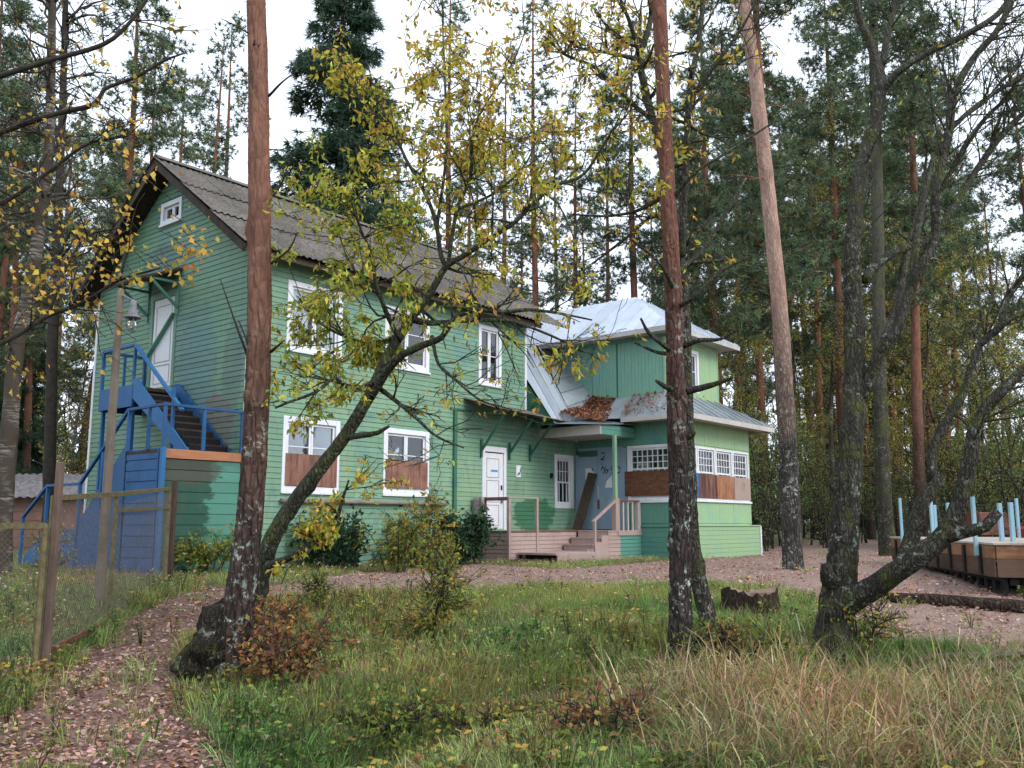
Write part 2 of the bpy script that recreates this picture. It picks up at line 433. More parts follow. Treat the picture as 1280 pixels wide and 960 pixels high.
FENCED = gpoly([(-60, 700), (130, 700), (200, 720), (140, 785), (55, 870), (-60, 910)])

def zones(x, y):
    w = .55 * (fbm(x * 1.1 + 4, y * 1.1 + 8) - .5) + .25 * (fbm(x * 4, y * 4) - .5)
    tr = np.clip(poly_mask(x, y, TRACK, .55) + w * 1.1, 0, 1); tr = smooth(.3, .7, tr)
    lf = np.clip(poly_mask(x, y, LEAFY, .6) + w * 1.1, 0, 1); lf = smooth(.3, .7, lf)
    wet = np.exp(-(seg_dist(x, y, DITCH) / .38) ** 2)
    return tr, lf, wet

def axis_pts(lo, hi, step, far_lo, far_hi):
    a = list(np.arange(lo, hi, step)); s = step; p = a[0]; pre = []
    while p > far_lo: s *= 1.3; p -= s; pre.append(p)
    s = step; p = a[-1]
    while p < far_hi: s *= 1.3; p += s; a.append(p)
    return np.array(pre[::-1] + a)
gx = axis_pts(-12, 15, .13, -500, 500); gy = axis_pts(4, 27, .13, -60, 900)
GX, GY = np.meshgrid(gx, gy); GZ = gz(GX, GY) + .012 * RNG.normal(size=GX.shape) * (GY < 28)
nx, ny = len(gx), len(gy)
ii = (np.arange(ny - 1)[:, None] * nx + np.arange(nx - 1)[None, :])
gq = np.stack([ii, ii + 1, ii + nx + 1, ii + nx], -1).reshape(-1, 4)
gme = mesh_np('ground', np.stack([GX, GY, GZ], -1).reshape(-1, 3), gq, None, True)
tr, lf, wet = zones(GX, GY)
gc = gme.color_attributes.new('zone', 'FLOAT_COLOR', 'POINT')
zc = np.stack([tr, lf, wet, np.ones_like(tr)], -1).reshape(-1).astype(np.float32); gc.data.foreach_set('color', zc)

def ground_mat():
    m = NM('ground_soil'); p = m.pos(); zn = m.sep(m.attr('zone')[0])
    n1 = m.noise(p, 1.3, 5, .6); n2 = m.noise(p, 9, 5, .65); n3 = m.noise(p, 45, 3, .6)
    turf = m.mix(m.ramp(n1, [(.35, 0.0), (.65, 1.0)]), (.115, .135, .052), (.16, .14, .075))
    turf = m.mix(m.ramp(n2, [(.45, 0.0), (.7, 1.0)]), turf, (.035, .030, .016))
    dirt = m.mix(m.ramp(n2, [(.3, 0.0), (.7, 1.0)]), (.205, .135, .108), (.37, .26, .215))
    dirt = m.mix(m.math('MULTIPLY', m.ramp(n3, [(.5, 0.0), (.66, 1.0)]), .6), dirt, (.09, .055, .042))
    leaf = m.mix(m.ramp(n2, [(.3, 0.0), (.7, 1.0)]), (.12, .070, .055), (.235, .15, .12))
    c = m.mix(zn[0], turf, dirt); c = m.mix(zn[1], c, leaf); c = m.mix(m.math('MULTIPLY', zn[2], .8), c, (.035, .028, .014))
    h = m.math('ADD', n3, m.math('MULTIPLY', n2, 1.5))
    return m.pbr(c, m.math('MULTIPLY_ADD', zn[2], -.35, .92), m.bump(h, .7, .03), .2)
gme.materials.append(ground_mat())
ground = tag(link('ground', gme), 'damp uneven ground with turf, dirt track and leaf path', kind='structure')
# ------------------------------------------------------------------ the green wooden house
M = {}
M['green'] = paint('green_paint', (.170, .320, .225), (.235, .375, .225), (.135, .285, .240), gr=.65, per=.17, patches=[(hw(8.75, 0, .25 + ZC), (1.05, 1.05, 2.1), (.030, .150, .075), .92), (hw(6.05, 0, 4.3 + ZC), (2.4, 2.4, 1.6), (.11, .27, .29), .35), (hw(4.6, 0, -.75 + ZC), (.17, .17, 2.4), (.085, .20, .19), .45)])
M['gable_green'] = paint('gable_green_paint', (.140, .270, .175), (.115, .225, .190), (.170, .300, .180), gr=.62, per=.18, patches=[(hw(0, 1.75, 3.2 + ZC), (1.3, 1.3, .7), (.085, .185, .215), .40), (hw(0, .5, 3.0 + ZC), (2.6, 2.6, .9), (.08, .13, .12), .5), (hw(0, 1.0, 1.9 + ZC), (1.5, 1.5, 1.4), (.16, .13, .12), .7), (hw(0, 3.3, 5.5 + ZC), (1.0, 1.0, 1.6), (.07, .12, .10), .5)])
M['lime'] = paint('lime_paint', (.290, .450, .250), (.335, .480, .245), (.240, .425, .300), gr=.22)
M['teal'] = paint('teal_paint', (.090, .265, .215), (.110, .290, .210), (.080, .230, .235), gr=.35)
M['upper'] = paint('sea_green_paint', (.175, .370, .290), (.205, .400, .285), (.150, .330, .310), gr=.35)
M['dark_green'] = paint('dark_green_paint', (.030, .135, .085), (.040, .165, .100), (.030, .120, .100), gr=.35)
M['white'] = paint('white_paint', (.76, .78, .80), (.70, .72, .76), (.80, .80, .81), gr=.22, per=.04)
M['cream'] = paint('cream_paint', (.50, .46, .43), (.42, .39, .36), (.55, .52, .49), gr=.4, per=.04)
M['pink'] = paint('pink_paint', (.43, .31, .28), (.36, .25, .22), (.47, .36, .32), gr=.45)
M['redwood'] = paint('worn_red_paint', (.20, .075, .055), (.15, .06, .045), (.25, .13, .10), gr=.5)
M['blue'] = paint('blue_paint', (.005, .078, .225), (.008, .098, .270), (.007, .060, .155), gr=.42, per=.14)
M['blue_lt'] = paint('light_blue_paint', (.016, .135, .320), (.014, .115, .290), (.022, .155, .34), gr=.35)
M['door_blue'] = paint('pale_blue_paint', (.27, .39, .50), (.24, .35, .46), (.30, .42, .50), gr=.3)
M['ply'] = wood('weathered_plywood', (.075, .034, .026), (.30, .150, .108), (7, 7, .6))
M['ply_lt'] = wood('orange_plywood', (.19, .08, .042), (.46, .23, .125), (7, 7, .6))
M['ply_gr'] = wood('greyed_plywood', (.15, .10, .082), (.35, .26, .22), (7, 7, .6))
M['ply_dk'] = wood('dark_plywood', (.075, .034, .020), (.19, .085, .045), (3, 3, 9))
M['board'] = wood('new_board', (.27, .095, .045), (.42, .185, .095), (1.2, 1.2, 18))
M['dark_wood'] = wood('dark_bare_wood', (.026, .019, .014), (.070, .050, .036), (9, 9, 2))
M['grey_wood'] = wood('grey_bare_wood', (.13, .105, .085), (.27, .225, .185), (2, 2, 14))
M['black'] = plain('dark_interior', (.012, .012, .014), .9, .2, 3, .1)  # flat black, also stands in for the darkness of unlit rooms
M['curtain'] = plain('grey_lilac_curtain', (.23, .23, .28), .9, .12, 2.5, .3)
M['curtain_w'] = plain('white_curtain', (.66, .67, .72), .9, .10, 3.5, .4, stretch=(4, 4, .5))
M['glass'] = glass('window_glass')
M['grey_sheet'] = None

def metal_roof(name, a, b, rust=.3):
    m = NM(name); p = m.pos(); n = m.noise(p, 1.2, 5, .6); n2 = m.noise(m.map(p, (1, 1, 3)), 6, 5, .7)
    c = m.mix(m.ramp(n, [(.35, 0.0), (.65, 1.0)]), a, b)
    v = m.math('MULTIPLY_ADD', m.rnd(), .30, .80); c = m.mix(1.0, c, m.ramp(v, [(0, 0.0), (1, 1.0)]), 'MULTIPLY')
    c = m.mix(m.math('MULTIPLY', m.ramp(n2, [(.55, 0.0), (.75, 1.0)]), rust), c, (.22, .14, .10))
    return m.pbr(c, m.math('MULTIPLY_ADD', n2, .25, .30), m.bump(n2, .15, .01), .5, .45)
M['tin'] = metal_roof('galvanised_tin', (.50, .56, .64), (.60, .65, .72), .30)
M['tin_old'] = metal_roof('old_tin', (.27, .31, .34), (.40, .44, .47), .45)

def slate_mat():
    m = NM('mossy_slate'); p = m.pos(); n = m.noise(p, 1.1, 5, .65); n2 = m.noise(p, 14, 5, .7); n3 = m.noise(p, 60, 3, .6)
    c = m.mix(m.ramp(n, [(.3, 0.0), (.7, 1.0)]), (.115, .097, .085), (.205, .180, .162))
    v = m.math('MULTIPLY_ADD', m.rnd(), .35, .78); c = m.mix(1.0, c, m.ramp(v, [(0, 0.0), (1, 1.0)]), 'MULTIPLY')
    c = m.mix(m.math('MULTIPLY', m.ramp(n2, [(.46, 0.0), (.62, 1.0)]), .8), c, (.060, .058, .034))
    c = m.mix(m.math('MULTIPLY', m.ramp(n3, [(.58, 0.0), (.68, 1.0)]), .5), c, (.36, .35, .33))
    return m.pbr(c, .9, m.bump(m.math('ADD', n2, n3), .5, .02), .15)
M['slate'] = slate_mat()

Z0 = ZC                                   # house heights below were measured from eye level
HOUSE = empty('wooden_house', HC, H_ROT)
tag(HOUSE, 'two-storey green clapboard house with slate gable roof and tin-roofed wing', 'house')
LH, WH = 8.42, 6.10                        # main block
UT, VT, UT2 = 10.63, -3.37, 14.35          # wing: near face u, outer face v, far end u
UP2, VP_ = 13.55, -2.90                    # upper room of the wing
ROW = .108

def sub_iv(iv, cuts):
    for a, b in cuts:
        out = []
        for p, q in iv:
            if b <= p or a >= q: out.append((p, q)); continue
            if a > p: out.append((p, a))
            if b < q: out.append((b, q))
        iv = out
    return [(p, q) for p, q in iv if q - p > .03]

def plank_mesh(name, mt, row=ROW):
    """one clapboard 1 m long along x, outer face towards -y, lapped lower edge"""
    pr = [(0, 0), (-.020, .002), (-.024, .010), (-.017, row - .010), (-.010, row - .0015), (0, row - .0015)]
    mb = MB(); n = len(pr)
    mb.add([(0, a, b) for a, b in pr] + [(1, a, b) for a, b in pr],
           [tuple(range(n)), tuple(range(2 * n - 1, n - 1, -1))] + [(i, i + n, (i + 1) % n + n, (i + 1) % n) for i in range(n)])
    return mb.mesh(name, mt)

PLANKS = []                                # (length, mesh, parent, matrix)
def clad_rows(z0, z1, span, openings, mesh, parent, place, row=ROW, limit=None):
    k = 0; z = z0
    while z < z1 - .01:
        iv = [span] if limit is None else limit(z + row * .8)
        iv = sub_iv(iv, [(a, b) for a, b, c, d in openings if c < z + row * .5 < d])
        iv2 = []
        for a, b in iv:                                   # butt joints: no board is longer than about four metres
            while b - a > 4.3: c_ = a + random.uniform(2.0, 4.0); iv2.append((a, c_ - .0015)); a = c_ + .0015
            iv2.append((a, b))
        for a, b in iv2:
            w = random.uniform(-.002, .002)
            PLANKS.append((b - a, mesh, parent, place(a, b, z, w)))
        z += row; k += 1

def m4(px, py, pz, ex, ey, ez):
    return Matrix(((ex[0], ey[0], ez[0], px), (ex[1], ey[1], ez[1], py), (ex[2], ey[2], ez[2], pz), (0, 0, 0, 1)))

# --- walls (backing shells the boards are nailed to)
def wall(name, boxes, mt, label=None):
    mb = MB()
    for b in boxes: mb.box(*b)
    o = mb.build(name, mt, HOUSE)
    if label: o['label'] = label
    return o
# openings measured on the long side: u0, u1, z0, z1 (from eye level)
WL = {'w1': (.84, 2.26, .635, 2.12), 'w2': (3.48, 4.88, .65, 2.10), 'A': (.83, 2.24, 3.44, 4.86), 'B': (3.45, 4.84, 3.46, 4.83), 'C': (6.56, 7.43, 3.43, 4.93),
      'door': (6.71, 7.62, -.13, 1.91), 'w3': (9.64, 10.50, .44, 1.88)}
WG = {'small': (2.64, 3.48, 6.47, 6.98), 'door': (2.62, 3.68, 2.86, 4.92)}
def holes(u0, u1, z0, z1, ops, dep):
    """boxes of a wall slab with its openings left out, as (a0,a1,z0,z1)"""
    zs = sorted({z0, z1} | {z for o in ops for z in o[2:] if z0 < z < z1}); out = []
    for a, b in zip(zs[:-1], zs[1:]):
        for p, q in sub_iv([(u0, u1)], [(o[0], o[1]) for o in ops if o[2] < (a + b) / 2 < o[3]]): out.append((p, q, a, b))
    return out
inset = lambda o, k=.05: (o[0] + k, o[1] - k, o[2] + k, o[3] - k)
BASE = -.95
ops_l = [inset(o) for o in WL.values()]
wall_long = wall('wall', [(a, b, 0, .14, c + Z0, d + Z0) for a, b, c, d in holes(0, LH, BASE, 5.22, ops_l, 0) + holes(LH, UT, BASE, 2.68, ops_l, 0)], M['green'], 'long green clapboard side wall with windows and white door')
ops_g = [inset(WG['door']), inset(WG['small'])]
RIDGE_V, RIDGE_Z, PIT = 3.05, 7.80, .735
gz_top = lambda v: RIDGE_Z - .10 - PIT * abs(v - RIDGE_V)
mbg = MB()
for a, b, c, d in holes(.141, WH - .141, BASE, 5.35, ops_g, 0): mbg.box(.0, .14, a, b, c + Z0, d + Z0)
for v0, v1 in ((0.141, WG['small'][0] + .05), (WG['small'][0] + .05, WG['small'][1] - .05), (WG['small'][1] - .05, WH - .141)):
    n = 6
    for i in range(n):
        a = v0 + (v1 - v0) * i / n; b = v0 + (v1 - v0) * (i + 1) / n
        lo = 5.35
        segs = [(lo, None)]
        if abs(v0 - WG['small'][0] - .05) < 1e-6: segs = [(lo, WG['small'][2] + .05), (WG['small'][3] - .05, None)]
        for l0, l1 in segs:
            za = gz_top(a) if l1 is None else l1; zb = gz_top(b) if l1 is None else l1
            mbg.add([(0, a, l0 + Z0), (.14, a, l0 + Z0), (.14, b, l0 + Z0), (0, b, l0 + Z0), (0, a, za + Z0), (.14, a, za + Z0), (.14, b, zb + Z0), (0, b, zb + Z0)],
                    [(0, 1, 2, 3), (7, 6, 5, 4), (0, 4, 5, 1), (1, 5, 6, 2), (2, 6, 7, 3), (3, 7, 4, 0)])
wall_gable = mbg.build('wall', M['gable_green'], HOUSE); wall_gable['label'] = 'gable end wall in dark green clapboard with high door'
wall('wall', [(0, LH, WH - .14, WH, BASE + Z0, 5.35 + Z0), (LH - .14, LH, .141, WH - .141, BASE + Z0, 5.4 + Z0)], M['green'])
# black panels stand in for the unlit rooms behind the openings
wall('interior_blackout', [(.5, LH - .2, .62, .66, BASE + Z0, 5.0 + Z0), (LH - .2, UT - .3, .62, .66, BASE + Z0, 2.4 + Z0), (.62, .66, .7, WH - .4, BASE + Z0, 5.3 + Z0), (.62, .66, 2.2, 3.9, 5.3 + Z0, 7.0 + Z0)], M['black'])
# --- clapboards, one object each
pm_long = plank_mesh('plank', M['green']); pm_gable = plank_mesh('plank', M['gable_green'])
tr_ops = [(o[0] - .0, o[1] + .0, o[2] - .0, o[3] + .0) for o in WL.values()]
def pl_long(a, b, z, w): return m4(a, w, z + Z0, (b - a, 0, 0), (0, 1, 0), (0, 0, 1))
def pl_gable(a, b, z, w): return m4(w, b, z + Z0, (0, -(b - a), 0), (1, 0, 0), (0, 0, 1))
clad_rows(BASE + .1, 5.30, (.06, LH - .05), tr_ops, pm_long, wall_long, pl_long)
clad_rows(BASE + .1, 2.66, (LH - .05, UT), tr_ops, pm_long, wall_long, pl_long)
def gable_lim(z):
    if z < 5.3: return [(.06, WH - .06)]
    h = (RIDGE_Z - .12 - z) / PIT
    return [(max(.06, RIDGE_V - h), min(WH - .06, RIDGE_V + h))] if h > .05 else []
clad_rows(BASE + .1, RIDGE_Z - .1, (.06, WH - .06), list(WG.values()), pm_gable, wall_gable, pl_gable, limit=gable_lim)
def boards_mesh(name, mt, pitch=.105, proud=.018):
    pr = [(0, 0), (0, -proud + .006), (.006, -proud), (pitch - .008, -proud), (pitch - .002, -proud + .006), (pitch - .002, 0)]
    mb = MB(); n = len(pr)
    mb.add([(a, b, 0) for a, b in pr] + [(a, b, 1) for a, b in pr], [tuple(range(n))[::-1], tuple(range(n, 2 * n))] + [(i, (i + 1) % n, (i + 1) % n + n, i + n) for i in range(n)])
    return mb.mesh(name, mt)
PLANKS.sort(key=lambda t: -t[0])
for ln, me, par, mx in PLANKS[:300]:
    o = link('plank', me, par); o.matrix_local = mx
rest = {}
for ln, me, par, mx in PLANKS[300:]: rest.setdefault(par.name, (par, me, []))[2].append(mx)
def join_boards(par, me, mxs, name='cladding'):
    vs0 = np.array([v.co for v in me.vertices]); V = []; Fc = []; n = 0
    for mx in mxs:
        R_ = np.array(mx)[:3, :3]; t_ = np.array(mx)[:3, 3]; V.append(vs0 @ R_.T + t_)
        Fc += [tuple(i + n for i in p.vertices) for p in me.polygons]; n += len(vs0)
    m2 = bpy.data.meshes.new(name); m2.from_pydata([tuple(v) for v in np.vstack(V)], [], Fc); m2.update(); m2.materials.append(me.materials[0])
    return tag(link(name, m2, par), kind='stuff')
for par, me, mxs in rest.values(): join_boards(par, me, mxs)

# --- corner boards and trims
def trim(boxes, mt, name='corner_board'):
    mb = MB()
    for b in boxes: mb.box(*b, .004)
    return mb.build(name, mt, HOUSE)
trim([(-.032, .05, -.032, .05, BASE + Z0, 5.25 + Z0)], M['green'])
trim([(-.036, -.033, .0, .05, 1.35 + Z0, 5.1 + Z0)], M['white'], 'corner_strip')
trim([(-.034, .05, WH - .05, WH + .034, BASE + Z0, 5.2 + Z0)], M['white'])
trim([(LH - .05, LH + .03, -.034, .02, 2.72 + Z0, 5.3 + Z0)], M['white'])

# --- windows
def PX(plane, a, z, out):
    """wall position to house position: plane 'L' (v const) or 'G' (u const)"""
    t, c = plane
    return (a, c - out, z + Z0) if t == 'L' else (c - out, a, z + Z0)
class WB(MB):
    def __init__(s, plane): super().__init__(); s.p = plane
    def w(s, a0, a1, z0, z1, o0, o1, ch=0.003):
        p, q = PX(s.p, a0, z0, o0), PX(s.p, a1, z1, o1); return s.box(p[0], q[0], p[1], q[1], p[2], q[2], ch)
def window(plane, o, sashes=2, cross=.38, case=.11, board=None, curtain='curtain', grid=None, label=None, depth=.03, parent=None, sill=True, bead=None):
    a0, a1, z0, z1 = o
    cb = WB(plane)                                                        # casing boards
    cb.w(a0, a0 + case, z0, z1, -.05, depth); cb.w(a1 - case, a1, z0, z1, -.05, depth)
    cb.w(a0 + case, a1 - case, z1 - case, z1, -.05, depth - .002); cb.w(a0 + case, a1 - case, z0, z0 + case, -.05, depth - .002)
    win = cb.build('window', M['white'], parent or HOUSE)
    if label: win['label'] = label
    if sill: sb = WB(plane); sb.w(a0 - .02, a1 + .02, z0 - .035, z0 + .012, 0, depth + .035); sb.build('sill', M['white'], win)
    i0, i1, k0, k1 = a0 + case, a1 - case, z0 + case, z1 - case
    n = sashes; w = (i1 - i0) / n
    for i in range(n):
        s0, s1 = i0 + w * i, i0 + w * (i + 1); r = .052; fr = WB(plane)
        e = .003
        fr.w(s0 + e, s0 + r, k0, k1, -.06, -.012); fr.w(s1 - r, s1 - e, k0, k1, -.06, -.012); fr.w(s0 + r, s1 - r, k1 - r, k1 - e, -.06, -.013); fr.w(s0 + r, s1 - r, k0 + e, k0 + r, -.06, -.013)
        zc = k0 + (k1 - k0) * (1 - cross) if cross else None
        if grid:
            nx_, ny_, zsp = grid
            zt = k0 + (k1 - k0) * zsp
            fr.w(s0 + r, s1 - r, zt - .022, zt + .022, -.058, -.014)
            for j in range(1, nx_): x = s0 + r + (s1 - s0 - 2 * r) * j / nx_; fr.w(x - .011, x + .011, zt + .022, k1 - r, -.055, -.020)
            for j in range(1, ny_): z = zt + .02 + (k1 - r - zt - .02) * j / ny_; fr.w(s0 + r, s1 - r, z - .010, z + .010, -.054, -.022)
            if bead:
                for j in range(bead): x = s0 + r + (s1 - s0 - 2 * r) * (j + .5) / bead; fr.w(x - .012, x + .012, k0 + r, zt - .022, -.055, -.020)
        elif zc: fr.w(s0 + r, s1 - r, zc - .011, zc + .011, -.056, -.018)
        fr.build('sash', M['white'], win)
        pz = [(k0 + r, k1 - r)] if (grid or not zc) else [(k0 + r, zc - .011), (zc + .011, k1 - r)]
        for p0, p1 in pz:
            gb = WB(plane); gb.w(s0 + r - .004, s1 - r + .004, p0 - .004, p1 + .004, -.044, -.039, 0); gb.build('pane', M['glass'], win)
    if curtain:
        cu = WB(plane)
        cu.w(a0 + .06, a1 - .06, z0 + .06, z1 - .06, -.16, -.13, 0); cu.build('curtain', M[curtain], win)
    if board:
        bz0, bz1, mt, inn = board; bb = WB(plane)
        bb.w(a0 + inn, a1 - inn, bz0, bz1, depth + .001, depth + .014, .002); bb.build('plywood_board', M[mt], win)
    return win
PL = ('L', 0.0); PG = ('G', 0.0)
window(PL, WL['w1'], board=(.755, 1.385, 'ply', .07), label='ground floor window half covered with rusty plywood, nearest the stairs')
window(PL, WL['w2'], board=(.80, 1.40, 'ply', .06), label='ground floor window half covered with plywood beside the downpipe')
window(PL, WL['A'], curtain='curtain_w', label='upper window with white curtain beside the pine trunk')
window(PL, WL['B'], curtain='curtain_w', label='upper middle window behind the leaning tree')
window(PL, WL['C'], sashes=2, cross=.5, case=.10, curtain='curtain_w', label='narrow upper window beside the tin roof')
window(PL, WL['w3'], sashes=1, cross=.5, case=.12, curtain='curtain', grid=(4, 2, .48), bead=3, label='tall white window beside the blue door', sill=False)
window(PG, WG['small'], sashes=2, cross=None, case=.10, curtain=None, label='small white attic window high in the gable', depth=.05)

# white side door with panels
db = WB(PL); a0, a1, z0, z1 = WL['door']; c = .10
db.w(a0, a0 + c, z0, z1, -.05, .035); db.w(a1 - c, a1, z0, z1, -.05, .035); db.w(a0 + c, a1 - c, z1 - .13, z1, -.05, .034)
door = db.build('door', M['white'], HOUSE); door['label'] = 'white side door with peeling paint under the canopy'
lf_ = WB(PL); lf_.w(a0 + c + .004, a1 - c - .004, z0 + .02, z1 - .16, -.045, .004); lf_.build('door_leaf', M['white'], door)
for p0, p1 in ((.10, .62), (.68, 1.22), (1.28, 1.76)):
    pb = WB(PL); s0, s1 = a0 + c + .08, a1 - c - .16
    pb.w(s0, s1, z0 + p0, z0 + p0 + .018, .004, .016); pb.w(s0, s1, z0 + p1 - .018, z0 + p1, .004, .016); pb.w(s0, s0 + .018, z0 + p0 + .018, z0 + p1 - .018, .004, .0155); pb.w(s1 - .018, s1, z0 + p0 + .018, z0 + p1 - .018, .004, .0155)
    pb.build('panel_moulding', M['cream'], door)
hb = WB(PL); hb.w(a1 - c - .09, a1 - c - .05, z0 + .98, z0 + 1.10, .004, .03); hb.build('handle', M['black'], door)
hb = WB(PL); hb.w(a1 - c - .10, a1 - c - .045, z0 + .66, z0 + .76, .004, .035); hb.build('padlock', M['grey_wood'], door)
M['note_blue'] = plain('blue_lettering_strip', (.12, .35, .75), .7, .35, 30, .0)
nb = WB(PL); nb.w(a0 + .34, a0 + .60, z0 + 1.42, z0 + 1.475, .0045, .006, 0); nb.build('lettering_strip', M['note_blue'], door)
# door on the gable, barred by a slanting board
a0, a1, z0, z1 = WG['door']; db = WB(PG)
db.w(a0, a0 + .10, z0, z1, -.05, .035); db.w(a1 - .10, a1, z0, z1, -.05, .035); db.w(a0 + .10, a1 - .10, z1 - .10, z1, -.05, .034)
gd = db.build('door', M['gable_green'], HOUSE); gd['label'] = 'peeling white upper door barred with a slanting green board'
dl = WB(PG); dl.w(a0 + .104, a1 - .104, z0 + .02, z1 - .11, -.045, .004); dl.build('door_leaf', M['white'], gd)
for p0, p1 in ((.10, .50), (.56, 1.80)):
    pb = WB(PG); s0, s1 = a0 + .22, a1 - .22
    pb.w(s0, s1, z0 + p0, z0 + p0 + .018, .004, .016); pb.w(s0, s1, z0 + p1 - .018, z0 + p1, .004, .016); pb.w(s0, s0 + .018, z0 + p0 + .018, z0 + p1 - .018, .004, .0155); pb.w(s1 - .018, s1, z0 + p0 + .018, z0 + p1 - .018, .004, .0155)
    pb.build('panel_moulding', M['cream'], gd)
bb = MB(); bb.bar((-.055, a0 + .06, z0 + 1.55 + Z0), (-.055, a1 - .02, z0 + .72 + Z0), .03, .10, (1, 0, 0)); bb.build('bar_board', M['teal'], gd)
# small hood over that door on two brackets
hd = MB()
hd.poly([(-.86, a0 - .12, z1 + .12 + Z0), (-.86, a1 + .25, z1 + .12 + Z0), (0.0, a1 + .25, z1 + .46 + Z0), (0.0, a0 - .12, z1 + .46 + Z0)][::-1], .05)
hood = hd.build('door_hood', M['dark_wood'], HOUSE)
for v in (a0 - .05, a1 + .12):
    bk = MB(); bk.bar((-.03, v, z1 - .55 + Z0), (-.03, v, z1 + .40 + Z0), .05, .05); bk.bar((-.03, v, z1 - .42 + Z0), (-.72, v, z1 + .14 + Z0), .05, .05, (0, 1, 0)); bk.bar((-.03, v, z1 + .12 + Z0), (-.82, v, z1 + .12 + Z0), .05, .05, (0, 1, 0))
    bk.build('bracket', M['teal'], hood)
# downpipe, pipe along the wall, notice, cable
dp = MB(); dp.box(5.66, 5.76, -.085, -.026, BASE + Z0, 2.72 + Z0, .006); dp.box(5.55, 6.3, -.06, -.026, 2.70 + Z0, 2.74 + Z0); dp.build('downpipe', M['dark_green'], HOUSE)
pp = MB(); pp.cyl((.80, -.09, .46 + Z0), (5.40, -.09, .475 + Z0), .045, n=10)
pipe = pp.build('wall_pipe', M['grey_wood'], HOUSE, True)
for u in (1.0, 2.6, 4.0, 5.2): b_ = MB(); b_.box(u - .02, u + .02, -.09, -.0, .40 + Z0, .47 + Z0); b_.build('pipe_bracket', M['dark_wood'], pipe)
M['notice'] = None
def notice_mat():
    m = NM('printed_notice'); p = m.obj(); n = m.noise(p, 9, 2, .4); c = m.mix(m.ramp(n, [(.40, 1.0), (.46, 0.0)]), (.72, .74, .76), (.10, .08, .18)); return m.pbr(c, .7, None, .3)
M['notice'] = notice_mat()
nb = WB(PL); nb.w(8.01, 8.19, 1.20, 1.50, .026, .031, 0); nb.build('notice_sheet', M['notice'], HOUSE)
cb_ = MB(); pts = [(5.0 + i * .42, -.04, 2.28 + Z0 - .05 * math.sin(i * 1.1)) for i in range(5)]
for p, q in zip(pts[:-1], pts[1:]): cb_.cyl(p, q, .008, n=5)
cb_.build('cable', M['black'], HOUSE)
mb_ = MB(); mb_.box(9.42, 9.50, -.08, -.024, 1.24 + Z0, 1.36 + Z0, .006); mb_.build('socket_box', M['black'], HOUSE)

# --- main roof: corrugated slate sheets, each its own object
EAVE_V, OVG = -.46, .50
def roof_pt(u, s, side):
    """s metres down the slope from the ridge"""
    c = 1 / math.sqrt(1 + PIT * PIT)
    return (u, RIDGE_V - side * s * c, RIDGE_Z + Z0 - s * c * PIT)
SLEN = (RIDGE_V - EAVE_V) * math.sqrt(1 + PIT * PIT)
roof = empty('roof'); roof.parent = HOUSE
mbk = MB()
for side in (1, -1):
    a, b_, c, d = roof_pt(-OVG, .02, side), roof_pt(LH + .25, .02, side), roof_pt(LH + .25, SLEN - .06, side), roof_pt(-OVG, SLEN - .06, side)
    mbk.poly([a, d, c, b_] if side == 1 else [a, b_, c, d], .03)
bo = mbk.build('roof_boarding', M['dark_wood'], roof)
bo.location.z = -.035
SW, SL, NWV = 1.05, SLEN / 3 + .10, 7
def sheet_mesh():
    nx_, ny_ = NWV * 6 + 1, 2
    xs = np.linspace(0, SW, nx_); ys = np.array([0, SL]); V = []
    for t in (0, -.008):
        for y in ys:
            for x in xs: V.append((x, y, 0.018 * math.sin(x / SW * NWV * 2 * math.pi) + t + .030 * y / SL))
    F = []
    for i in range(nx_ - 1):
        F += [(i, i + 1, nx_ + i + 1, nx_ + i), (2 * nx_ + i + 1, 2 * nx_ + i, 3 * nx_ + i, 3 * nx_ + i + 1), (nx_ + i, nx_ + i + 1, 3 * nx_ + i + 1, 3 * nx_ + i), (i + 1, i, 2 * nx_ + i, 2 * nx_ + i + 1)]
    me = bpy.data.meshes.new('roof_sheet'); me.from_pydata(V, [], F); me.update(); me.materials.append(M['slate']); return me
SHEET = sheet_mesh(); ncol = int(math.ceil((LH + .25 + OVG) / (SW * .96)))
cs = 1 / math.sqrt(1 + PIT * PIT)
for side in (1, -1):
    for r_ in range(3):
        for c_ in range(ncol):
            o = link('roof_sheet', SHEET, roof)
            p = roof_pt(-OVG + c_ * SW * .96 - .02, r_ * (SL - .13), side)
            ex = Vector((1, 0, 0)); ey = Vector((0, -side * cs, -PIT * cs)); ez = ex.cross(ey) if side == -1 else -ex.cross(ey)
            ez = Vector((0, -side * PIT * cs, cs))
            j = random.uniform(-.015, .015)
            o.matrix_local = m4(p[0] + (0 if side == 1 else 0), p[1] + j, p[2] + .02 + random.uniform(0, .012), ex, ey, ez)
rc = MB(); rc.poly([(-OVG, RIDGE_V - .16, RIDGE_Z + Z0 - .02), (LH + .3, RIDGE_V - .16, RIDGE_Z + Z0 - .02), (LH + .3, RIDGE_V, RIDGE_Z + Z0 + .10), (-OVG, RIDGE_V, RIDGE_Z + Z0 + .10)], .012)
rc.poly([(-OVG, RIDGE_V, RIDGE_Z + Z0 + .10), (LH + .3, RIDGE_V, RIDGE_Z + Z0 + .10), (LH + .3, RIDGE_V + .16, RIDGE_Z + Z0 - .02), (-OVG, RIDGE_V + .16, RIDGE_Z + Z0 - .02)], .012)
rc.build('ridge_cap', M['slate'], roof)
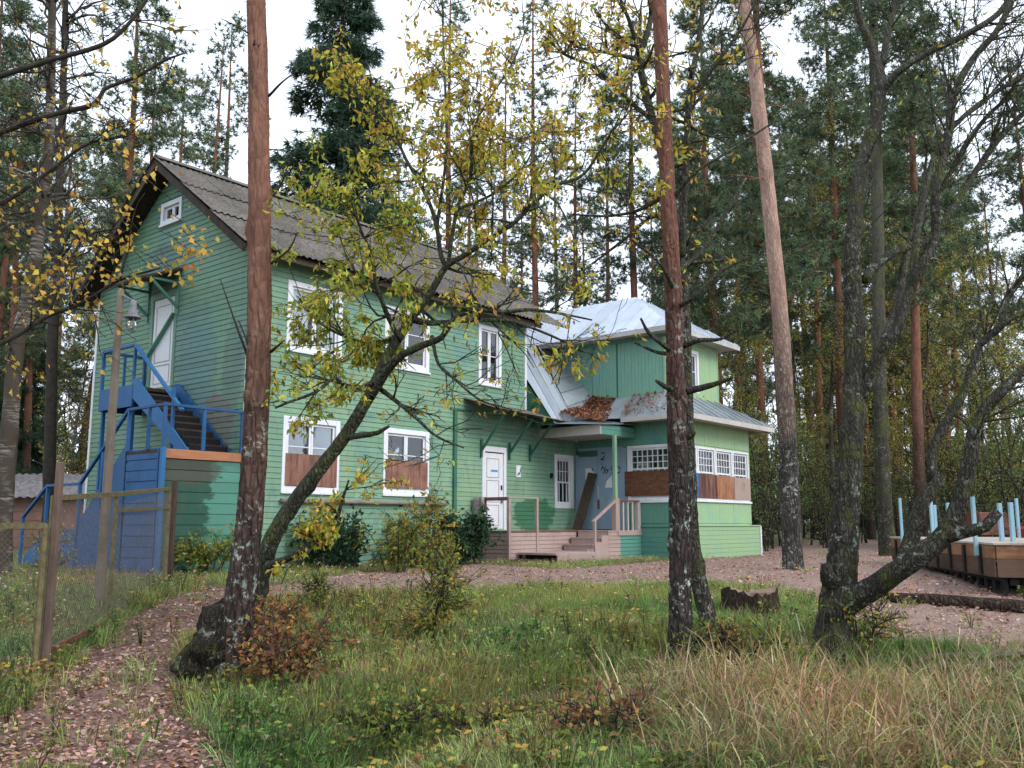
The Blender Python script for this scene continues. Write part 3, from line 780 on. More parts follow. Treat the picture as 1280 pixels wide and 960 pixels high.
for side in (1, -1):                                                        # barge boards and gable soffit purlins
    bg = MB(); a, b_ = roof_pt(-OVG + .02, 0, side), roof_pt(-OVG + .02, SLEN - .05, side)
    bg.bar((a[0], a[1], a[2] - .12), (b_[0], b_[1], b_[2] - .12), .03, .15); bg.build('barge_board', M['dark_wood'], roof)
    ev = MB(); a, b_ = roof_pt(-OVG + .05, SLEN - .10, side), roof_pt(LH + .2, SLEN - .10, side)
    ev.bar((a[0], a[1], a[2] - .12), (b_[0], b_[1], b_[2] - .12), .025, .12); ev.build('eave_board', M['dark_wood'], roof)
    for i in range(15):
        u = .2 + i * .57
        if u > LH: break
        rf = MB(); a, b_ = roof_pt(u, SLEN - .75, side), roof_pt(u, SLEN - .13, side); rf.bar((u, a[1], a[2] - .11), (u, b_[1], b_[2] - .11), .06, .09); rf.build('rafter', M['dark_wood'], roof)

# --- the wing: lower room, upper room, skirt roof and hipped tin roof
BOT = BASE
def boards_on(plane, a0, a1, z0, z1, mt, pitch, opens=(), name='cladding', parent=None, vert=True, proud=.018):
    """narrow boards too small to pick apart singly: real boards joined in one part"""
    mb = MB(); t, c = plane
    if vert:
        n = max(1, round((a1 - a0) / pitch)); w = (a1 - a0) / n
        for i in range(n):
            s0, s1 = a0 + i * w + .0015, a0 + (i + 1) * w - .0015; m_ = (s0 + s1) / 2
            for z_0, z_1 in sub_iv([(z0, z1)], [(o[2], o[3]) for o in opens if o[0] < m_ < o[1]]):
                pr_ = proud + random.uniform(-.003, .003)
                p, q = PX(plane, s0, z_0, 0), PX(plane, s1, z_1, pr_); mb.box(p[0], q[0], p[1], q[1], p[2], q[2], .004)
    else:
        n = max(1, round((z1 - z0) / pitch)); w = (z1 - z0) / n
        for i in range(n):
            k0, k1 = z0 + i * w + .0015, z0 + (i + 1) * w - .0015; m_ = (k0 + k1) / 2
            for s0, s1 in sub_iv([(a0, a1)], [(o[0], o[1]) for o in opens if o[2] < m_ < o[3]]):
                p, q = PX(plane, s0, k0, 0), PX(plane, s1, k1, proud + random.uniform(-.003, .003)); mb.box(p[0], q[0], p[1], q[1], p[2], q[2], .005)
    return tag(mb.build(name, mt, parent or HOUSE), kind='stuff')
TG = ('G', UT); TL = ('L', VT)
WT = (-3.22, -1.70, .62, 2.06)           # window strip on the near face: v0,v1,z0,z1
WD = (-1.66, -.02, -.13, 2.02)           # blue doors
ops_t = [WT, WD]
def slab_G(u, t, v0, v1, z0, z1, ops): return [(u, u + t, a, b, c + Z0, d + Z0) for a, b, c, d in holes(v0, v1, z0, z1, ops, 0)]
WR = (10.80, 14.30, .64, 2.02)
wing_near = wall('wall', slab_G(UT, .12, VT, .14, BOT, 2.78, ops_t) + [(UT, UT + .12, VP_, 1.2, 2.78 + Z0, 5.0 + Z0)], M['teal'], 'teal near wall of the wing with blue doors')
wing_out = wall('wall', [(a, b, VT + .0, VT + .12, c + Z0, d + Z0) for a, b, c, d in holes(UT + .121, UT2, BOT, 2.78, [WR], 0)] + [(a, b, VP_, VP_ + .12, c + Z0, d + Z0) for a, b, c, d in holes(UT + .121, UP2, 2.78, 5.0, [inset((11.78, 12.42, 3.55, 4.72))], 0)], M['lime'], 'lime green outer wall of the wing with barred windows')
wall('wall', [(UT2 - .12, UT2, VT + .121, 3.2, BOT + Z0, 2.78 + Z0), (UP2 - .12, UP2, VP_ + .121, 2.6, 2.78 + Z0, 5.0 + Z0)], M['lime'])
wall('interior_blackout', [(UT + .5, UT + .54, VT + .45, -.1, BOT + Z0, 2.6 + Z0), (UT + .55, UT2 - .4, VT + .44, VT + .48, BOT + Z0, 2.6 + Z0), (UT + .5, UP2 - .3, VP_ + .5, VP_ + .54, 3.0 + Z0, 5 + Z0)], M['black'])  # black panels in place of the wing's unlit rooms
boards_on(TG, VT + .05, -1.70, .04, .56, M['teal'], .105, parent=wing_near)
boards_on(TG, VT + .05, -.05, 2.08, 2.76, M['teal'], .105, parent=wing_near)
boards_on(TG, VT - .02, -1.72, BOT, -.06, M['teal'], .12, parent=wing_near, vert=False, proud=.035)
boards_on(TL, UT + .05, UT2 - .03, .04, .58, M['lime'], .105, parent=wing_out)
boards_on(TL, UT + .05, UT2 - .03, 2.06, 2.76, M['lime'], .105, parent=wing_out)
boards_on(TL, UT - .03, UT2 + .22, BOT, -.04, M['lime'], .12, parent=wing_out, vert=False, proud=.16)
trim([(UT - .05, UT2 + .25, VT - .19, VT - .0, -.036 + Z0, -.006 + Z0)], M['lime'], 'plinth_ledge')
trim([(UT - .065, UT - .0, VT + .03, -1.70, -.055 + Z0, -.02 + Z0)], M['teal'], 'plinth_ledge')
trim([(UT2 + .20, UT2 + .26, VT - .20, VT - .10, BOT + Z0, -.04 + Z0)], M['white'])
trim([(UT - .022, UT + .045, VT - .022, VT + .045, -.0 + Z0, 2.77 + Z0)], M['lime'])
trim([(UT2 - .03, UT2 + .02, VT - .022, VT + .03, -.0 + Z0, 2.77 + Z0)], M['lime'])
# upper room cladding
UG = ('G', UT); UL = ('L', VP_)
boards_on(UG, VP_ + .06, -1.45, 3.30, 4.86, M['upper'], .105, parent=wing_near)
boards_on(UG, -1.40, -.62, 3.30, 4.86, M['upper'], .105, parent=wing_near)
boards_on(UG, -.60, 1.0, 3.0, 4.86, M['upper'], .105, parent=wing_near, vert=False)
trim([(UT - .026, UT, -1.45, -1.40, 3.30 + Z0, 4.86 + Z0)], M['dark_green'], 'cover_strip')
WU = (11.78, 12.42, 3.55, 4.72)
boards_on(UL, UT + .06, UP2 - .04, 3.25, 4.86, M['lime'], .105, opens=[WU], parent=wing_out)
trim([(UT - .022, UT + .05, VP_ - .022, VP_ + .05, 3.2 + Z0, 4.88 + Z0)], M['lime'])
trim([(UP2 - .03, UP2 + .02, VP_ - .022, VP_ + .03, 3.2 + Z0, 4.88 + Z0)], M['lime'])
trim([(UT - .03, UT, VP_ + .05, 1.0, 4.86 + Z0, 5.0 + Z0)], M['teal'], 'frieze_board'); trim([(UT + .05, UP2, VP_ - .03, VP_, 4.86 + Z0, 5.0 + Z0)], M['lime'], 'frieze_board')
window(UL, WU, sashes=1, cross=.5, case=.10, curtain='curtain_w', label='upper window of the wing', sill=False, parent=HOUSE)
# windows of the lower room: small-paned casements, lower halves boarded
M['poster'] = None
def poster_mat():
    m = NM('printed_poster'); p = m.obj(); v = m.noise(m.map(p, (1, 1, 2.2)), 7.5, 2, .45); q = m.noise(p, 2.2, 2, .5)
    c = m.mix(m.ramp(v, [(.42, 0.0), (.47, 1.0)]), (.30, .03, .06), (.62, .66, .70)); c = m.mix(m.ramp(q, [(.44, 0.0), (.48, 1.0)]), c, (.55, .60, .68)); return m.pbr(c, .6, None, .4)
M['poster'] = poster_mat()
window(TG, (-3.18, -1.70, .62, 2.06), sashes=1, cross=None, case=.075, grid=(8, 3, .58), bead=7, curtain=None, label='small-paned strip window of the wing beside the blue doors', sill=False)
bb = WB(TG); bb.w(-3.20, -1.62, .74, 1.39, .031, .045, .002); bb.build('plywood_board', M['ply_dk'], HOUSE)['label'] = 'dark brown plywood sheet nailed across the wing windows'
us = [10.82, 11.30, 12.30, 13.30, 14.30]; pm = ['blue_lt', 'ply', 'ply_lt', 'ply_gr']
for i in range(4):
    ww = window(TL, (us[i] + .01, us[i + 1] - .01, .64, 2.02), sashes=1, cross=None, case=.06, grid=(5, 3, .52), bead=3, curtain='poster' if i else None, sill=False,
                label=['narrow barred window of the wing at the outer corner', 'barred window with pale poster and streaked plywood', 'barred window with dark red poster and orange plywood', 'barred window with lettered poster and grey plywood'][i])
    bb = WB(TL); bb.w(us[i] + .03, us[i + 1] + (.01 if i < 3 else .02), .68, 1.32 - .01 * i, .031 + .002 * i, .044 + .002 * i, .002); bb.build('plywood_board', M[pm[i]], ww)
trim([(UT + .1, UT2, VT - .07, VT - .024, .585 + Z0, .635 + Z0)], M['white'], 'window_ledge'); trim([(UT - .06, UT - .024, VT + .05, -1.68, .565 + Z0, .615 + Z0)], M['white'], 'window_ledge')
# pale blue double doors
bd = WB(TG); bd.w(-1.66, -1.56, -.13, 2.02, -.05, .03); bd.w(-.10, -.02, -.13, 1.90, -.05, .03)
bd.w(-1.56, -.10, 2.0, 2.07, -.05, .028); bdo = bd.build('door', M['door_blue'], HOUSE); bdo['label'] = 'pale blue double entrance doors with torn papers'
l1 = WB(TG); l1.w(-.74, -.10, -.12, 1.84, -.03, .012); l1.build('door_leaf', M['door_blue'], bdo)
l2 = WB(TG); l2.w(-1.56, -.75, -.12, 2.02, -.02, .022); l2.build('door_leaf', M['door_blue'], bdo)
l3 = WB(TG); l3.w(-.74, -.10, 1.85, 2.02, -.03, .004); l3.build('door_lintel', M['dark_green'], bdo)
for k, (v0, v1, q0, q1, mt) in enumerate(((-.62, -.34, 1.20, 1.52, 'notice'), (-1.22, -.98, .98, 1.30, 'white'))):
    pb = WB(TG); o_ = .013 if k == 0 else .023
    if k == 0: pb.w(v0, v1, q0, q1, o_, o_ + .003, 0)
    else:
        pts = [PX(TG, v1, q0, o_ + .003), PX(TG, v0, q0, o_ + .003), PX(TG, v0 + .02, q1, o_ + .003), PX(TG, v1 - .06, q1 - .14, o_ + .003)]; pb.poly(pts[::-1], .003)
    pb.build('torn_paper', M[mt], bdo)
M['graffiti'] = plain('dark_lettering', (.05, .02, .04), .8, .3, 8, .0)
def stroke(par, plane, pts, w=.028, out=.0235):
    mb = MB()
    for i, ((a, z), (b, y)) in enumerate(zip(pts[:-1], pts[1:])):
        o_ = out + .0006 * (i % 3); p, q = PX(plane, a, z, o_), PX(plane, b, y, o_); mb.bar(p, q, w if plane[0] == 'L' else .0015, .0015 if plane[0] == 'L' else w, (0, 0, 1) if plane[0] == 'G' else (0, 1, 0))
    return mb.build('painted_letter', M['graffiti'], par)
# remains of lettering on the doors: numerals and letters in two rows
for L_ in ([(-.86, 1.92), (-.98, 1.92), (-.98, 1.82), (-.86, 1.74), (-.98, 1.74)], [(-.90, 1.66), (-.90, 1.58)],
           [(-.86, 1.46), (-.92, 1.56), (-.98, 1.46), (-.94, 1.36)], [(-1.02, 1.56), (-1.02, 1.36), (-1.10, 1.46), (-1.02, 1.46)],
           [(-1.32, 1.92), (-1.32, 1.72), (-1.40, 1.82)], [(-1.28, 1.54), (-1.20, 1.54), (-1.20, 1.46), (-1.28, 1.44), (-1.28, 1.36), (-1.20, 1.36)],
           [(-1.36, 1.54), (-1.36, 1.36), (-1.46, 1.38), (-1.48, 1.48), (-1.40, 1.54), (-1.36, 1.54)]):
    stroke(bdo, TG, L_)
M['rust'] = plain('rust_brown', (.17, .07, .045), .8, .35, 12, .3)
hb = WB(TG); hb.w(-.80, -.745, .42, .66, .023, .05); hb.build('lock_plate', M['rust'], bdo)
hb = WB(TG); hb.w(-.775, -.755, .70, 1.05, .023, .06); hb.build('handle', M['cream'], bdo)

# hipped tin roof, strip by strip
def clip(poly, f):
    out = []
    for i in range(len(poly)):
        a, b = poly[i], poly[(i + 1) % len(poly)]; fa, fb = f(a), f(b)
        if fa >= 0: out.append(a)
        if (fa >= 0) != (fb >= 0): t = fa / (fa - fb); out.append(a + (b - a) * t)
    return out
def tin_plane(par, pts, eave, mt, step=.55, off=0.0, lift=.0, rib=.028):
    """standing seam sheets over a flat roof plane; pts anticlockwise from above, eave = direction along the eave"""
    P = [np.array(p, float) + [0, 0, Z0 + lift] for p in pts]; e = unit(np.array(eave, float)); n = np.zeros(3)
    for i in range(len(P)): n += np.cross(P[i] - P[0], P[(i + 1) % len(P)] - P[0])
    n = unit(n)
    if n[2] < 0: n = -n; P = P[::-1]
    s = [p @ e for p in P]; a = min(s) + off - step
    while a < max(s):
        q = clip(clip(P, lambda p: p @ e - a - .001), lambda p: a + step - .001 - p @ e)
        if len(q) >= 3 and max(p @ e for p in q) - min(p @ e for p in q) > .02:
            mb = MB(); mb.poly(q, .012)
            edge = [p for p in q if abs(p @ e - a - .001) < 1e-4]
            if len(edge) == 2 and np.linalg.norm(edge[0] - edge[1]) > .08: mb.bar(edge[0] + n * rib / 2, edge[1] + n * rib / 2, .016, rib, n)
            mb.build('tin_sheet', mt, par)
        a += step
RX, RZ, RY = 12.09, 6.50, -1.15
EL, ER, EO, EZ = 10.15, 14.05, -3.38, 5.06
wr = empty('roof'); wr.parent = HOUSE; wr['label'] = 'hipped silver tin roof of the wing'
tin_plane(wr, [(EL, EO, EZ), (RX, RY, RZ), (RX, 4.0, RZ), (EL, 4.0, EZ)], (0, 1, 0), M['tin'], .52)
tin_plane(wr, [(EL, EO, EZ), (ER, EO, EZ), (RX, RY, RZ)], (1, 0, 0), M['tin'], .52, .15)
tin_plane(wr, [(ER, EO, EZ), (ER, 4.0, EZ), (RX, 4.0, RZ), (RX, RY, RZ)], (0, 1, 0), M['tin'], .52)
fb = MB(); fb.box(EL - .01, EL + .02, EO, 3.9, EZ - .13 + Z0, EZ - .015 + Z0); fb.box(EL + .021, ER, EO - .01, EO + .02, EZ - .13 + Z0, EZ - .015 + Z0); fb.box(EL + .021, ER - .01, EO + .021, 3.9, EZ - .10 + Z0, EZ - .07 + Z0)
fb.build('fascia', M['cream'], wr)
# skirt roof round the lower room
sk = empty('roof'); sk.parent = HOUSE; sk['label'] = 'low tin skirt roof above the barred windows'
SL_, SR_, SO_, SZ = 9.92, 14.95, -3.92, 2.76
TZ = 3.42
tin_plane(sk, [(SL_, SO_, SZ), (UT + .0, VP_ - .0, TZ), (UT + .0, -1.0, TZ - .05), (SL_, -1.9, SZ - .04)], (0, 1, 0), M['tin_old'], .50)
tin_plane(sk, [(SL_, -1.9, SZ - .03), (UT, -1.0, TZ - .045), (UT, -.66, 3.43), (9.62, -.70, 2.75)], (0, 1, 0), M['tin_old'], .50, .3)
tin_plane(sk, [(SL_, SO_, SZ), (SR_, SO_, SZ), (UP2, VP_, TZ), (UT, VP_, TZ)], (1, 0, 0), M['tin_old'], .45, .2)
tin_plane(sk, [(SR_, SO_, SZ), (SR_, 3.2, SZ), (UP2, 3.0, TZ), (UP2, VP_, TZ)], (0, 1, 0), M['tin_old'], .5)
fb = MB(); fb.box(SL_ - .01, SL_ + .02, SO_, -1.96, SZ - .14 + Z0, SZ - .016 + Z0); fb.box(SL_ + .021, SR_, SO_ - .01, SO_ + .02, SZ - .15 + Z0, SZ - .016 + Z0); fb.box(SR_ - .02, SR_ + .01, SO_ + .021, 3.1, SZ - .15 + Z0, SZ - .016 + Z0)
fb.build('fascia', M['cream'], sk)
sf = MB(); sf.box(SL_ + .021, SR_ - .021, SO_ + .021, VT - .03, SZ - .10 + Z0, SZ - .07 + Z0); sf.box(SL_ + .021, UT - .03, VT - .029, -1.96, SZ - .10 + Z0, SZ - .07 + Z0); sf.build('soffit', M['cream'], sk)
# steep tin slope between the main block and the wing, and the valley beside it
st = empty('roof'); st.parent = HOUSE; st['label'] = 'steep pale tin roof strip between main block and wing'
tin_plane(st, [(LH + .02, -.93, 2.56), (9.62, -.70, 2.72), (10.12, 1.55, 5.98), (LH + .02, 1.60, 6.03)], (1, -.16, 0), M['tin'], .40, .25)
tin_plane(st, [(9.62, -.70, 2.72), (UT, -.66, 3.45), (UT, .9, 5.0), (10.10, .9, 5.05)], (0, 1, .6), M['tin_old'], .45)
ch = MB(); ch.poly([(LH + .06, -.90, 2.52 + Z0), (LH + .06, -.02, 2.52 + Z0), (LH + .06, -.02, 3.64 + Z0)][::-1], .03); ch.build('roof_cheek', M['dark_green'], st)
vb = MB(); vb.box(10.0, UT - .002, .95, 1.0, 4.2 + Z0, 5.03 + Z0); vb.build('wall_board', M['teal'], st)
vb = MB(); vb.box(LH + .04, UT - .001, .25, .35, 2.6 + Z0, 3.9 + Z0); vb.build('roof_core', M['dark_green'], st)
# porch roof: flat box beam on a post, tin over it
pr = empty('roof'); pr.parent = HOUSE; pr['label'] = 'cream boxed porch roof with fallen leaves'
CU, CV = 9.02, -1.93
bx_ = MB(); bx_.box(CU, UT - .03, CV, -.03, 2.28 + Z0, 2.32 + Z0); bx_.build('soffit', M['cream'], pr)
bx_ = MB(); bx_.box(CU - .03, CU, CV - .03, -.03, 2.25 + Z0, 2.50 + Z0); bx_.build('fascia', M['cream'], pr)
boards_on(('L', CV), CU, UT - .03, 2.25, 2.52, M['teal'], .13, name='fascia', parent=pr, vert=False, proud=.03)
tin_plane(pr, [(CU - .10, CV - .10, 2.50), (UT, CV - .10, 2.62), (UT, -.1, 3.10), (9.62, -.66, 2.74), (LH + .02, -.93, 2.54)], (1, 0, 0), M['tin_old'], .5)
lb = MB(); lb.cyl((9.35, -.95, 2.28 + Z0), (9.35, -.95, 2.21 + Z0), .035, n=10); lb.cyl((9.35, -.95, 2.21 + Z0), (9.35, -.95, 2.10 + Z0), .055, .04, n=12); lb.build('porch_light', M['glass'], pr)
# shingled canopy over the side door on three struts
cn = empty('canopy'); cn.parent = HOUSE; cn['label'] = 'sagging shingled canopy over the white side door'
cw = lambda u: 2.99 - .035 * (u - 6.0); co = lambda u: 2.70 - .035 * (u - 6.0)
for r_ in range(4):
    for k in range(22):
        u0 = 6.02 + k * .135; f0, f1 = r_ / 4, (r_ + 1) / 4 + .06
        v0, v1 = -.03 - .92 * f0, -.03 - .92 * min(1.02, f1)
        zz = lambda f, u: cw(u) + (co(u) - cw(u)) * f + Z0 + .03
        sh = MB(); j = random.uniform(-.015, .02); lz = .012 * (4 - r_) * 0
        sh.poly([(u0, v1 - j, zz(f1, u0) + .018), (u0 + .128, v1 - j, zz(f1, u0) + .018), (u0 + .128, v0, zz(f0, u0)), (u0, v0, zz(f0, u0))], .012)
        sh.build('shingle', M['grey_wood'], cn)
cb2 = MB(); cb2.poly([(6.03, -.93, co(6.03) + Z0 + .005), (8.98, -.93, co(8.98) + Z0 + .005), (8.98, -.03, cw(8.98) + Z0 + .005), (6.03, -.03, cw(6.03) + Z0 + .005)], .02); cb2.build('boarding', M['dark_wood'], cn)
for u in (6.65, 7.72, 8.55):
    bk = MB(); bk.bar((u, -.055, 1.62 + Z0), (u, -.055, 2.05 + Z0), .05, .05); bk.bar((u, -.05, 1.78 + Z0), (u, -.80, co(u) - .03 + Z0), .045, .05, (1, 0, 0)); bk.build('strut', M['dark_green'], cn)

# dark green fresh paint patch behind the porch rail
def patch_mat(col):
    m = NM('fresh_green_paint'); p = m.pos(); n = m.noise(p, 8, 3, .6); c = m.mix(n, col, tuple(q * 1.3 for q in col)); return m.pbr(c, .5, m.bump(n, .2, .004), .4)
# ------------------------------------------------------------------ blue outside staircase on the gable
ST = empty('outside_staircase', HC, H_ROT)
tag(ST, 'blue wooden outside staircase with green boarded landing against the gable', 'staircase')
def sbox(name, boxes, mt, par=None, ch=.004):
    mb = MB()
    for b in boxes: mb.box(*b, ch)
    return mb.build(name, mt, par or ST)
GZ0 = -.12                                    # feet go just under the ground
BU, BT = -1.65, 1.32 + Z0                     # landing: outer end, floor level
M['box_green'] = paint('patched_green_paint', (.014, .070, .046), (.018, .085, .056), (.022, .095, .066), gr=.30, per=.18, patches=[(hw(-.12, 0, .25 + ZC), (1.5, 1.5, 1.05), (.085, .270, .200), .9), (hw(-.35, 0, -.55 + ZC), (1.1, 1.1, 2.4), (.075, .250, .185), .85), (hw(-.25, 0, 1.02 + ZC), (2.0, 2.0, 5.0), (.09, .27, .21), .7), (hw(-1.2, 0, 1.0 + ZC), (1.3, 1.3, 3.0), (.075, .065, .050), .7)])
land = sbox('landing', [(BU + .03, -.05, .04, 1.30, BT - .06, BT - .002)], M['dark_wood'])
core = sbox('landing_core', [(BU + .06, -.05, .06, 1.25, GZ0, BT - .062)], M['black'])
nrow = 11; hgt = (BT - .17 - GZ0) / nrow
pmg = plank_mesh('plank', M['box_green'], hgt); pmb = plank_mesh('plank', M['blue'], hgt)
for k in range(nrow):
    o = link('plank', pmg, core); o.matrix_local = m4(BU + .05, .045, GZ0 + k * hgt, (-BU - .11, 0, 0), (0, 1, 0), (0, 0, 1))
for k in range(nrow + 1):
    o = link('plank', pmb, core); o.matrix_local = m4(BU + .055, 1.28, GZ0 + k * hgt, (0, -1.24, 0), (1, 0, 0), (0, 0, 1))
sbox('edge_board', [(BU + .02, -.04, .0, .03, BT - .165, BT - .002)], M['board'])['label'] = 'orange new board along the landing edge'
sbox('corner_post', [(BU - .03, BU + .05, -.035, .045, GZ0, BT + .02)], M['blue_lt'])
sbox('corner_post', [(BU - .005, BU + .05, .12, .17, GZ0, BT)], M['blue'])
# railing of the landing
RT = 2.10 + Z0
for u, v in ((BU + .02, .02), (-.86, .02), (-.06, .02), (BU + .02, .55), (BU + .02, 1.26)):
    sbox('baluster', [(u - .03, u + .03, v - .025, v + .025, BT - .002, RT - .03)], M['blue'])
sbox('handrail', [(BU - .01, -.03, -.015, .05, RT - .03, RT + .02)], M['blue']); sbox('handrail', [(BU - .012, BU + .05, .051, 1.30, RT - .03, RT + .019)], M['blue'])
sbox('toe_board', [(-.50, -.06, 1.0, 1.03, BT, BT + .28)], M['blue'])
# upper flight to the high door
LZ = 2.74 + Z0
sbox('upper_landing', [(-.95, -.03, 2.48, 3.78, LZ - .07, LZ)], M['dark_wood'])
sbox('landing_apron', [(-.99, -.955, 2.45, 3.80, LZ - .42, LZ + .02)], M['blue'])
sbox('landing_apron', [(-.954, -.03, 3.785, 3.82, LZ - .42, LZ + .02)], M['blue'])
nst = 8; run = (2.46 - .42) / nst
for k in range(nst):
    z = BT + (LZ - BT) * (k + 1) / (nst + 1); v = .42 + run * k
    sbox('tread', [(-.90, -.08, v, v + run + .03, z - .035, z)], M['dark_wood']); sbox('riser', [(-.89, -.09, v + .002, v + .018, z - .17, z - .036)], M['black'])
for u in (-.945, -.055):
    mb = MB(); mb.poly([(u, .30, BT), (u, .62, BT), (u, 2.50, LZ - .22), (u, 2.50, LZ + .12), (u, 2.30, LZ + .12)], .035); mb.build('stringer', M['blue_lt'] if u < -.5 else M['blue'], ST)
for v, z in ((.95, BT + .42), (2.49, LZ)): sbox('baluster', [(-.975, -.925, v - .03, v + .03, z - .35, z + .83)], M['blue'])
mb = MB(); mb.bar((-.95, .62, BT + .78), (-.95, 2.50, LZ + .84), .05, .07, (1, 0, 0)); mb.build('handrail', M['blue_lt'], ST)
sbox('handrail', [(-.98, -.92, 2.52, 3.80, LZ + .80, LZ + .86)], M['blue'])
for v in (3.74,): sbox('baluster', [(-.985, -.925, v, v + .06, LZ, LZ + .80)], M['blue'])
sbox('baluster', [(-.08, -.03, 3.74, 3.80, LZ, LZ + .80)], M['blue']); sbox('handrail', [(-.919, -.03, 3.74, 3.80, LZ + .80, LZ + .855)], M['blue']); sbox('baluster', [(-.52, -.47, 3.745, 3.795, LZ, LZ + .80)], M['blue'])
for v in (2.52, 3.72): sbox('prop', [(-.93, -.86, v, v + .07, GZ0, LZ - .07)], M['blue'])
# lower flight, boarded underneath
PZ = -.10 + Z0
nst = 8; v0_, v1_ = 1.32, 2.95
for k in range(nst):
    z = BT - (BT - PZ) * (k + 1) / (nst + 1); v = v0_ + (v1_ - v0_) * k / nst
    sbox('tread', [(BU + .06, -.98, v, v + .22, z - .035, z)], M['blue'])
for u in (BU + .02, -.965):
    mb = MB(); mb.poly([(u, v0_, BT + .14), (u, v1_ + .06, PZ + .12), (u, v1_ + .06, GZ0), (u, v0_, GZ0)], .03); mb.build('stringer_panel', M['blue'], ST)
mb = MB(); mb.bar((BU + .02, 1.28, RT), (BU + .02, 2.98, .80 + Z0), .05, .06, (1, 0, 0)); mb.build('handrail', M['blue'], ST)
sbox('baluster', [(BU - .0, BU + .05, 2.14, 2.20, .3 + Z0, 1.36 + Z0)], M['blue'])
sbox('lower_landing', [(BU + .02, -.98, 3.02, 4.40, PZ - .06, PZ)], M['blue']); sbox('landing_apron', [(BU - .01, BU + .02, 3.015, 4.42, GZ0, PZ + .02)], M['blue'])
for v in (3.0, 4.38): sbox('baluster', [(BU - .005, BU + .055, v - .03, v + .03, PZ - .1, .78 + Z0)], M['blue'])
sbox('handrail', [(BU - .01, BU + .05, 3.03, 4.40, .76 + Z0, .81 + Z0)], M['blue'])
mb = MB(); mb.bar((BU + .02, 4.40, .78 + Z0), (BU + .02, 5.45, .15 + Z0), .05, .06, (1, 0, 0)); mb.build('handrail', M['blue'], ST)
mb = MB(); mb.poly([(BU + .02, 4.43, PZ), (BU + .02, 5.45, .05), (BU + .02, 5.45, GZ0), (BU + .02, 4.43, GZ0)], .03); mb.build('stringer_panel', M['blue'], ST)
sbox('baluster', [(BU - .005, BU + .055, 5.40, 5.46, GZ0, .18 + Z0)], M['blue'])

# ------------------------------------------------------------------ entrance porch
PO = empty('entrance_porch', HC, H_ROT); tag(PO, 'pinkish wooden porch deck with steps and railings before the doors', 'porch')
def pbox(name, boxes, mt, ch=.004, par=None):
    mb = MB()
    for b in boxes: mb.box(*b, ch)
    return mb.build(name, mt, par or PO)
DZ = -.14 + Z0; DU0, DV = 6.35, -1.17; D2, DV2 = 9.05, -2.10
nb_ = 8
for k in range(nb_):
    v = DV + (-.04 - DV) * k / nb_
    pbox('deck_board', [(DU0, UT - .03, v + .004, v + (-.04 - DV) / nb_ - .004, DZ - .035, DZ)], M['redwood'])
for k in range(7):
    v = DV2 + (DV - DV2) * k / 7
    pbox('deck_board', [(D2, UT - .03, v + .004, v + (DV - DV2) / 7 - .004, DZ - .036, DZ)], M['pink'])
core = pbox('deck_core', [(DU0 + .05, UT - .04, DV + .04, -.04, -.1, DZ - .037), (D2 + .05, UT - .04, DV2 + .04, DV + .039, -.1, DZ - .038)], M['black'], 0)
r7 = (DZ - .037 + .1) / 8; pmp = plank_mesh('plank', M['pink'], r7)
for k in range(8):
    z = -.1 + k * r7
    o = link('plank', pmp, core); o.matrix_local = m4(DU0 + .02, DV + .035, z, (D2 - DU0 - .05, 0, 0), (0, 1, 0), (0, 0, 1))
    o = link('plank', pmp, core); o.matrix_local = m4(DU0 + .045, -.03, z, (0, DV + .06, 0), (1, 0, 0), (0, 0, 1))
    o = link('plank', pmp, core); o.matrix_local = m4(D2 + .045, DV + .0, z, (0, DV2 - DV + .03, 0), (1, 0, 0), (0, 0, 1))
pmt = plank_mesh('plank', M['teal'], r7)
for k in range(8):
    o = link('plank', pmt, core); o.matrix_local = m4(9.56, DV2 + .035, -.1 + k * r7, (UT - 9.60, 0, 0), (0, 1, 0), (0, 0, 1))
for k in range(8):
    o = link('plank', pmp, core); o.matrix_local = m4(D2 + .02, DV2 + .034, -.1 + k * r7, (.535, 0, 0), (0, 1, 0), (0, 0, 1))
pbox('fascia_board', [(9.50, UT - .03, DV2 - .01, DV2 + .03, DZ - .13, DZ + .004)], M['pink'])
# steps down along the deck front
for k in range(3):
    z = DZ - .16 * (k + 1); u1 = D2 - .02 - .30 * k
    pbox('step', [(u1 - .33, u1, DV2 + .02, DV - .03, z - .045, z)], M['pink'])
    pbox('riser', [(u1 - .015, u1 - .001, DV2 + .03, DV - .04, z + .001, z + .115)], M['pink'])
    pbox('step_side', [(u1 - .30, u1 - .001, DV2 - .02, DV2 + .015, -.1, z - .005 + .05)], M['pink'])
LDZ = DZ - .49
pbox('step_platform', [(6.62, 8.15, -2.32, DV - .03, LDZ - .05, LDZ)], M['pink'])
pbox('platform_front', [(6.66, 8.15, -2.335, -2.30, -.1, LDZ - .051)], M['pink']); pbox('platform_post', [(6.66, 6.72, DV - .10, DV - .04, -.1, LDZ - .051)], M['dark_wood'])
pbox('platform_shadow_board', [(6.9, 6.93, -2.28, DV - .05, -.1, LDZ - .052)], M['dark_wood'])  # dark board standing in for the shade under the platform
pbox('low_step', [(6.16, 6.60, -2.05, -1.35, -.1, .075)], M['dark_wood'], .02)
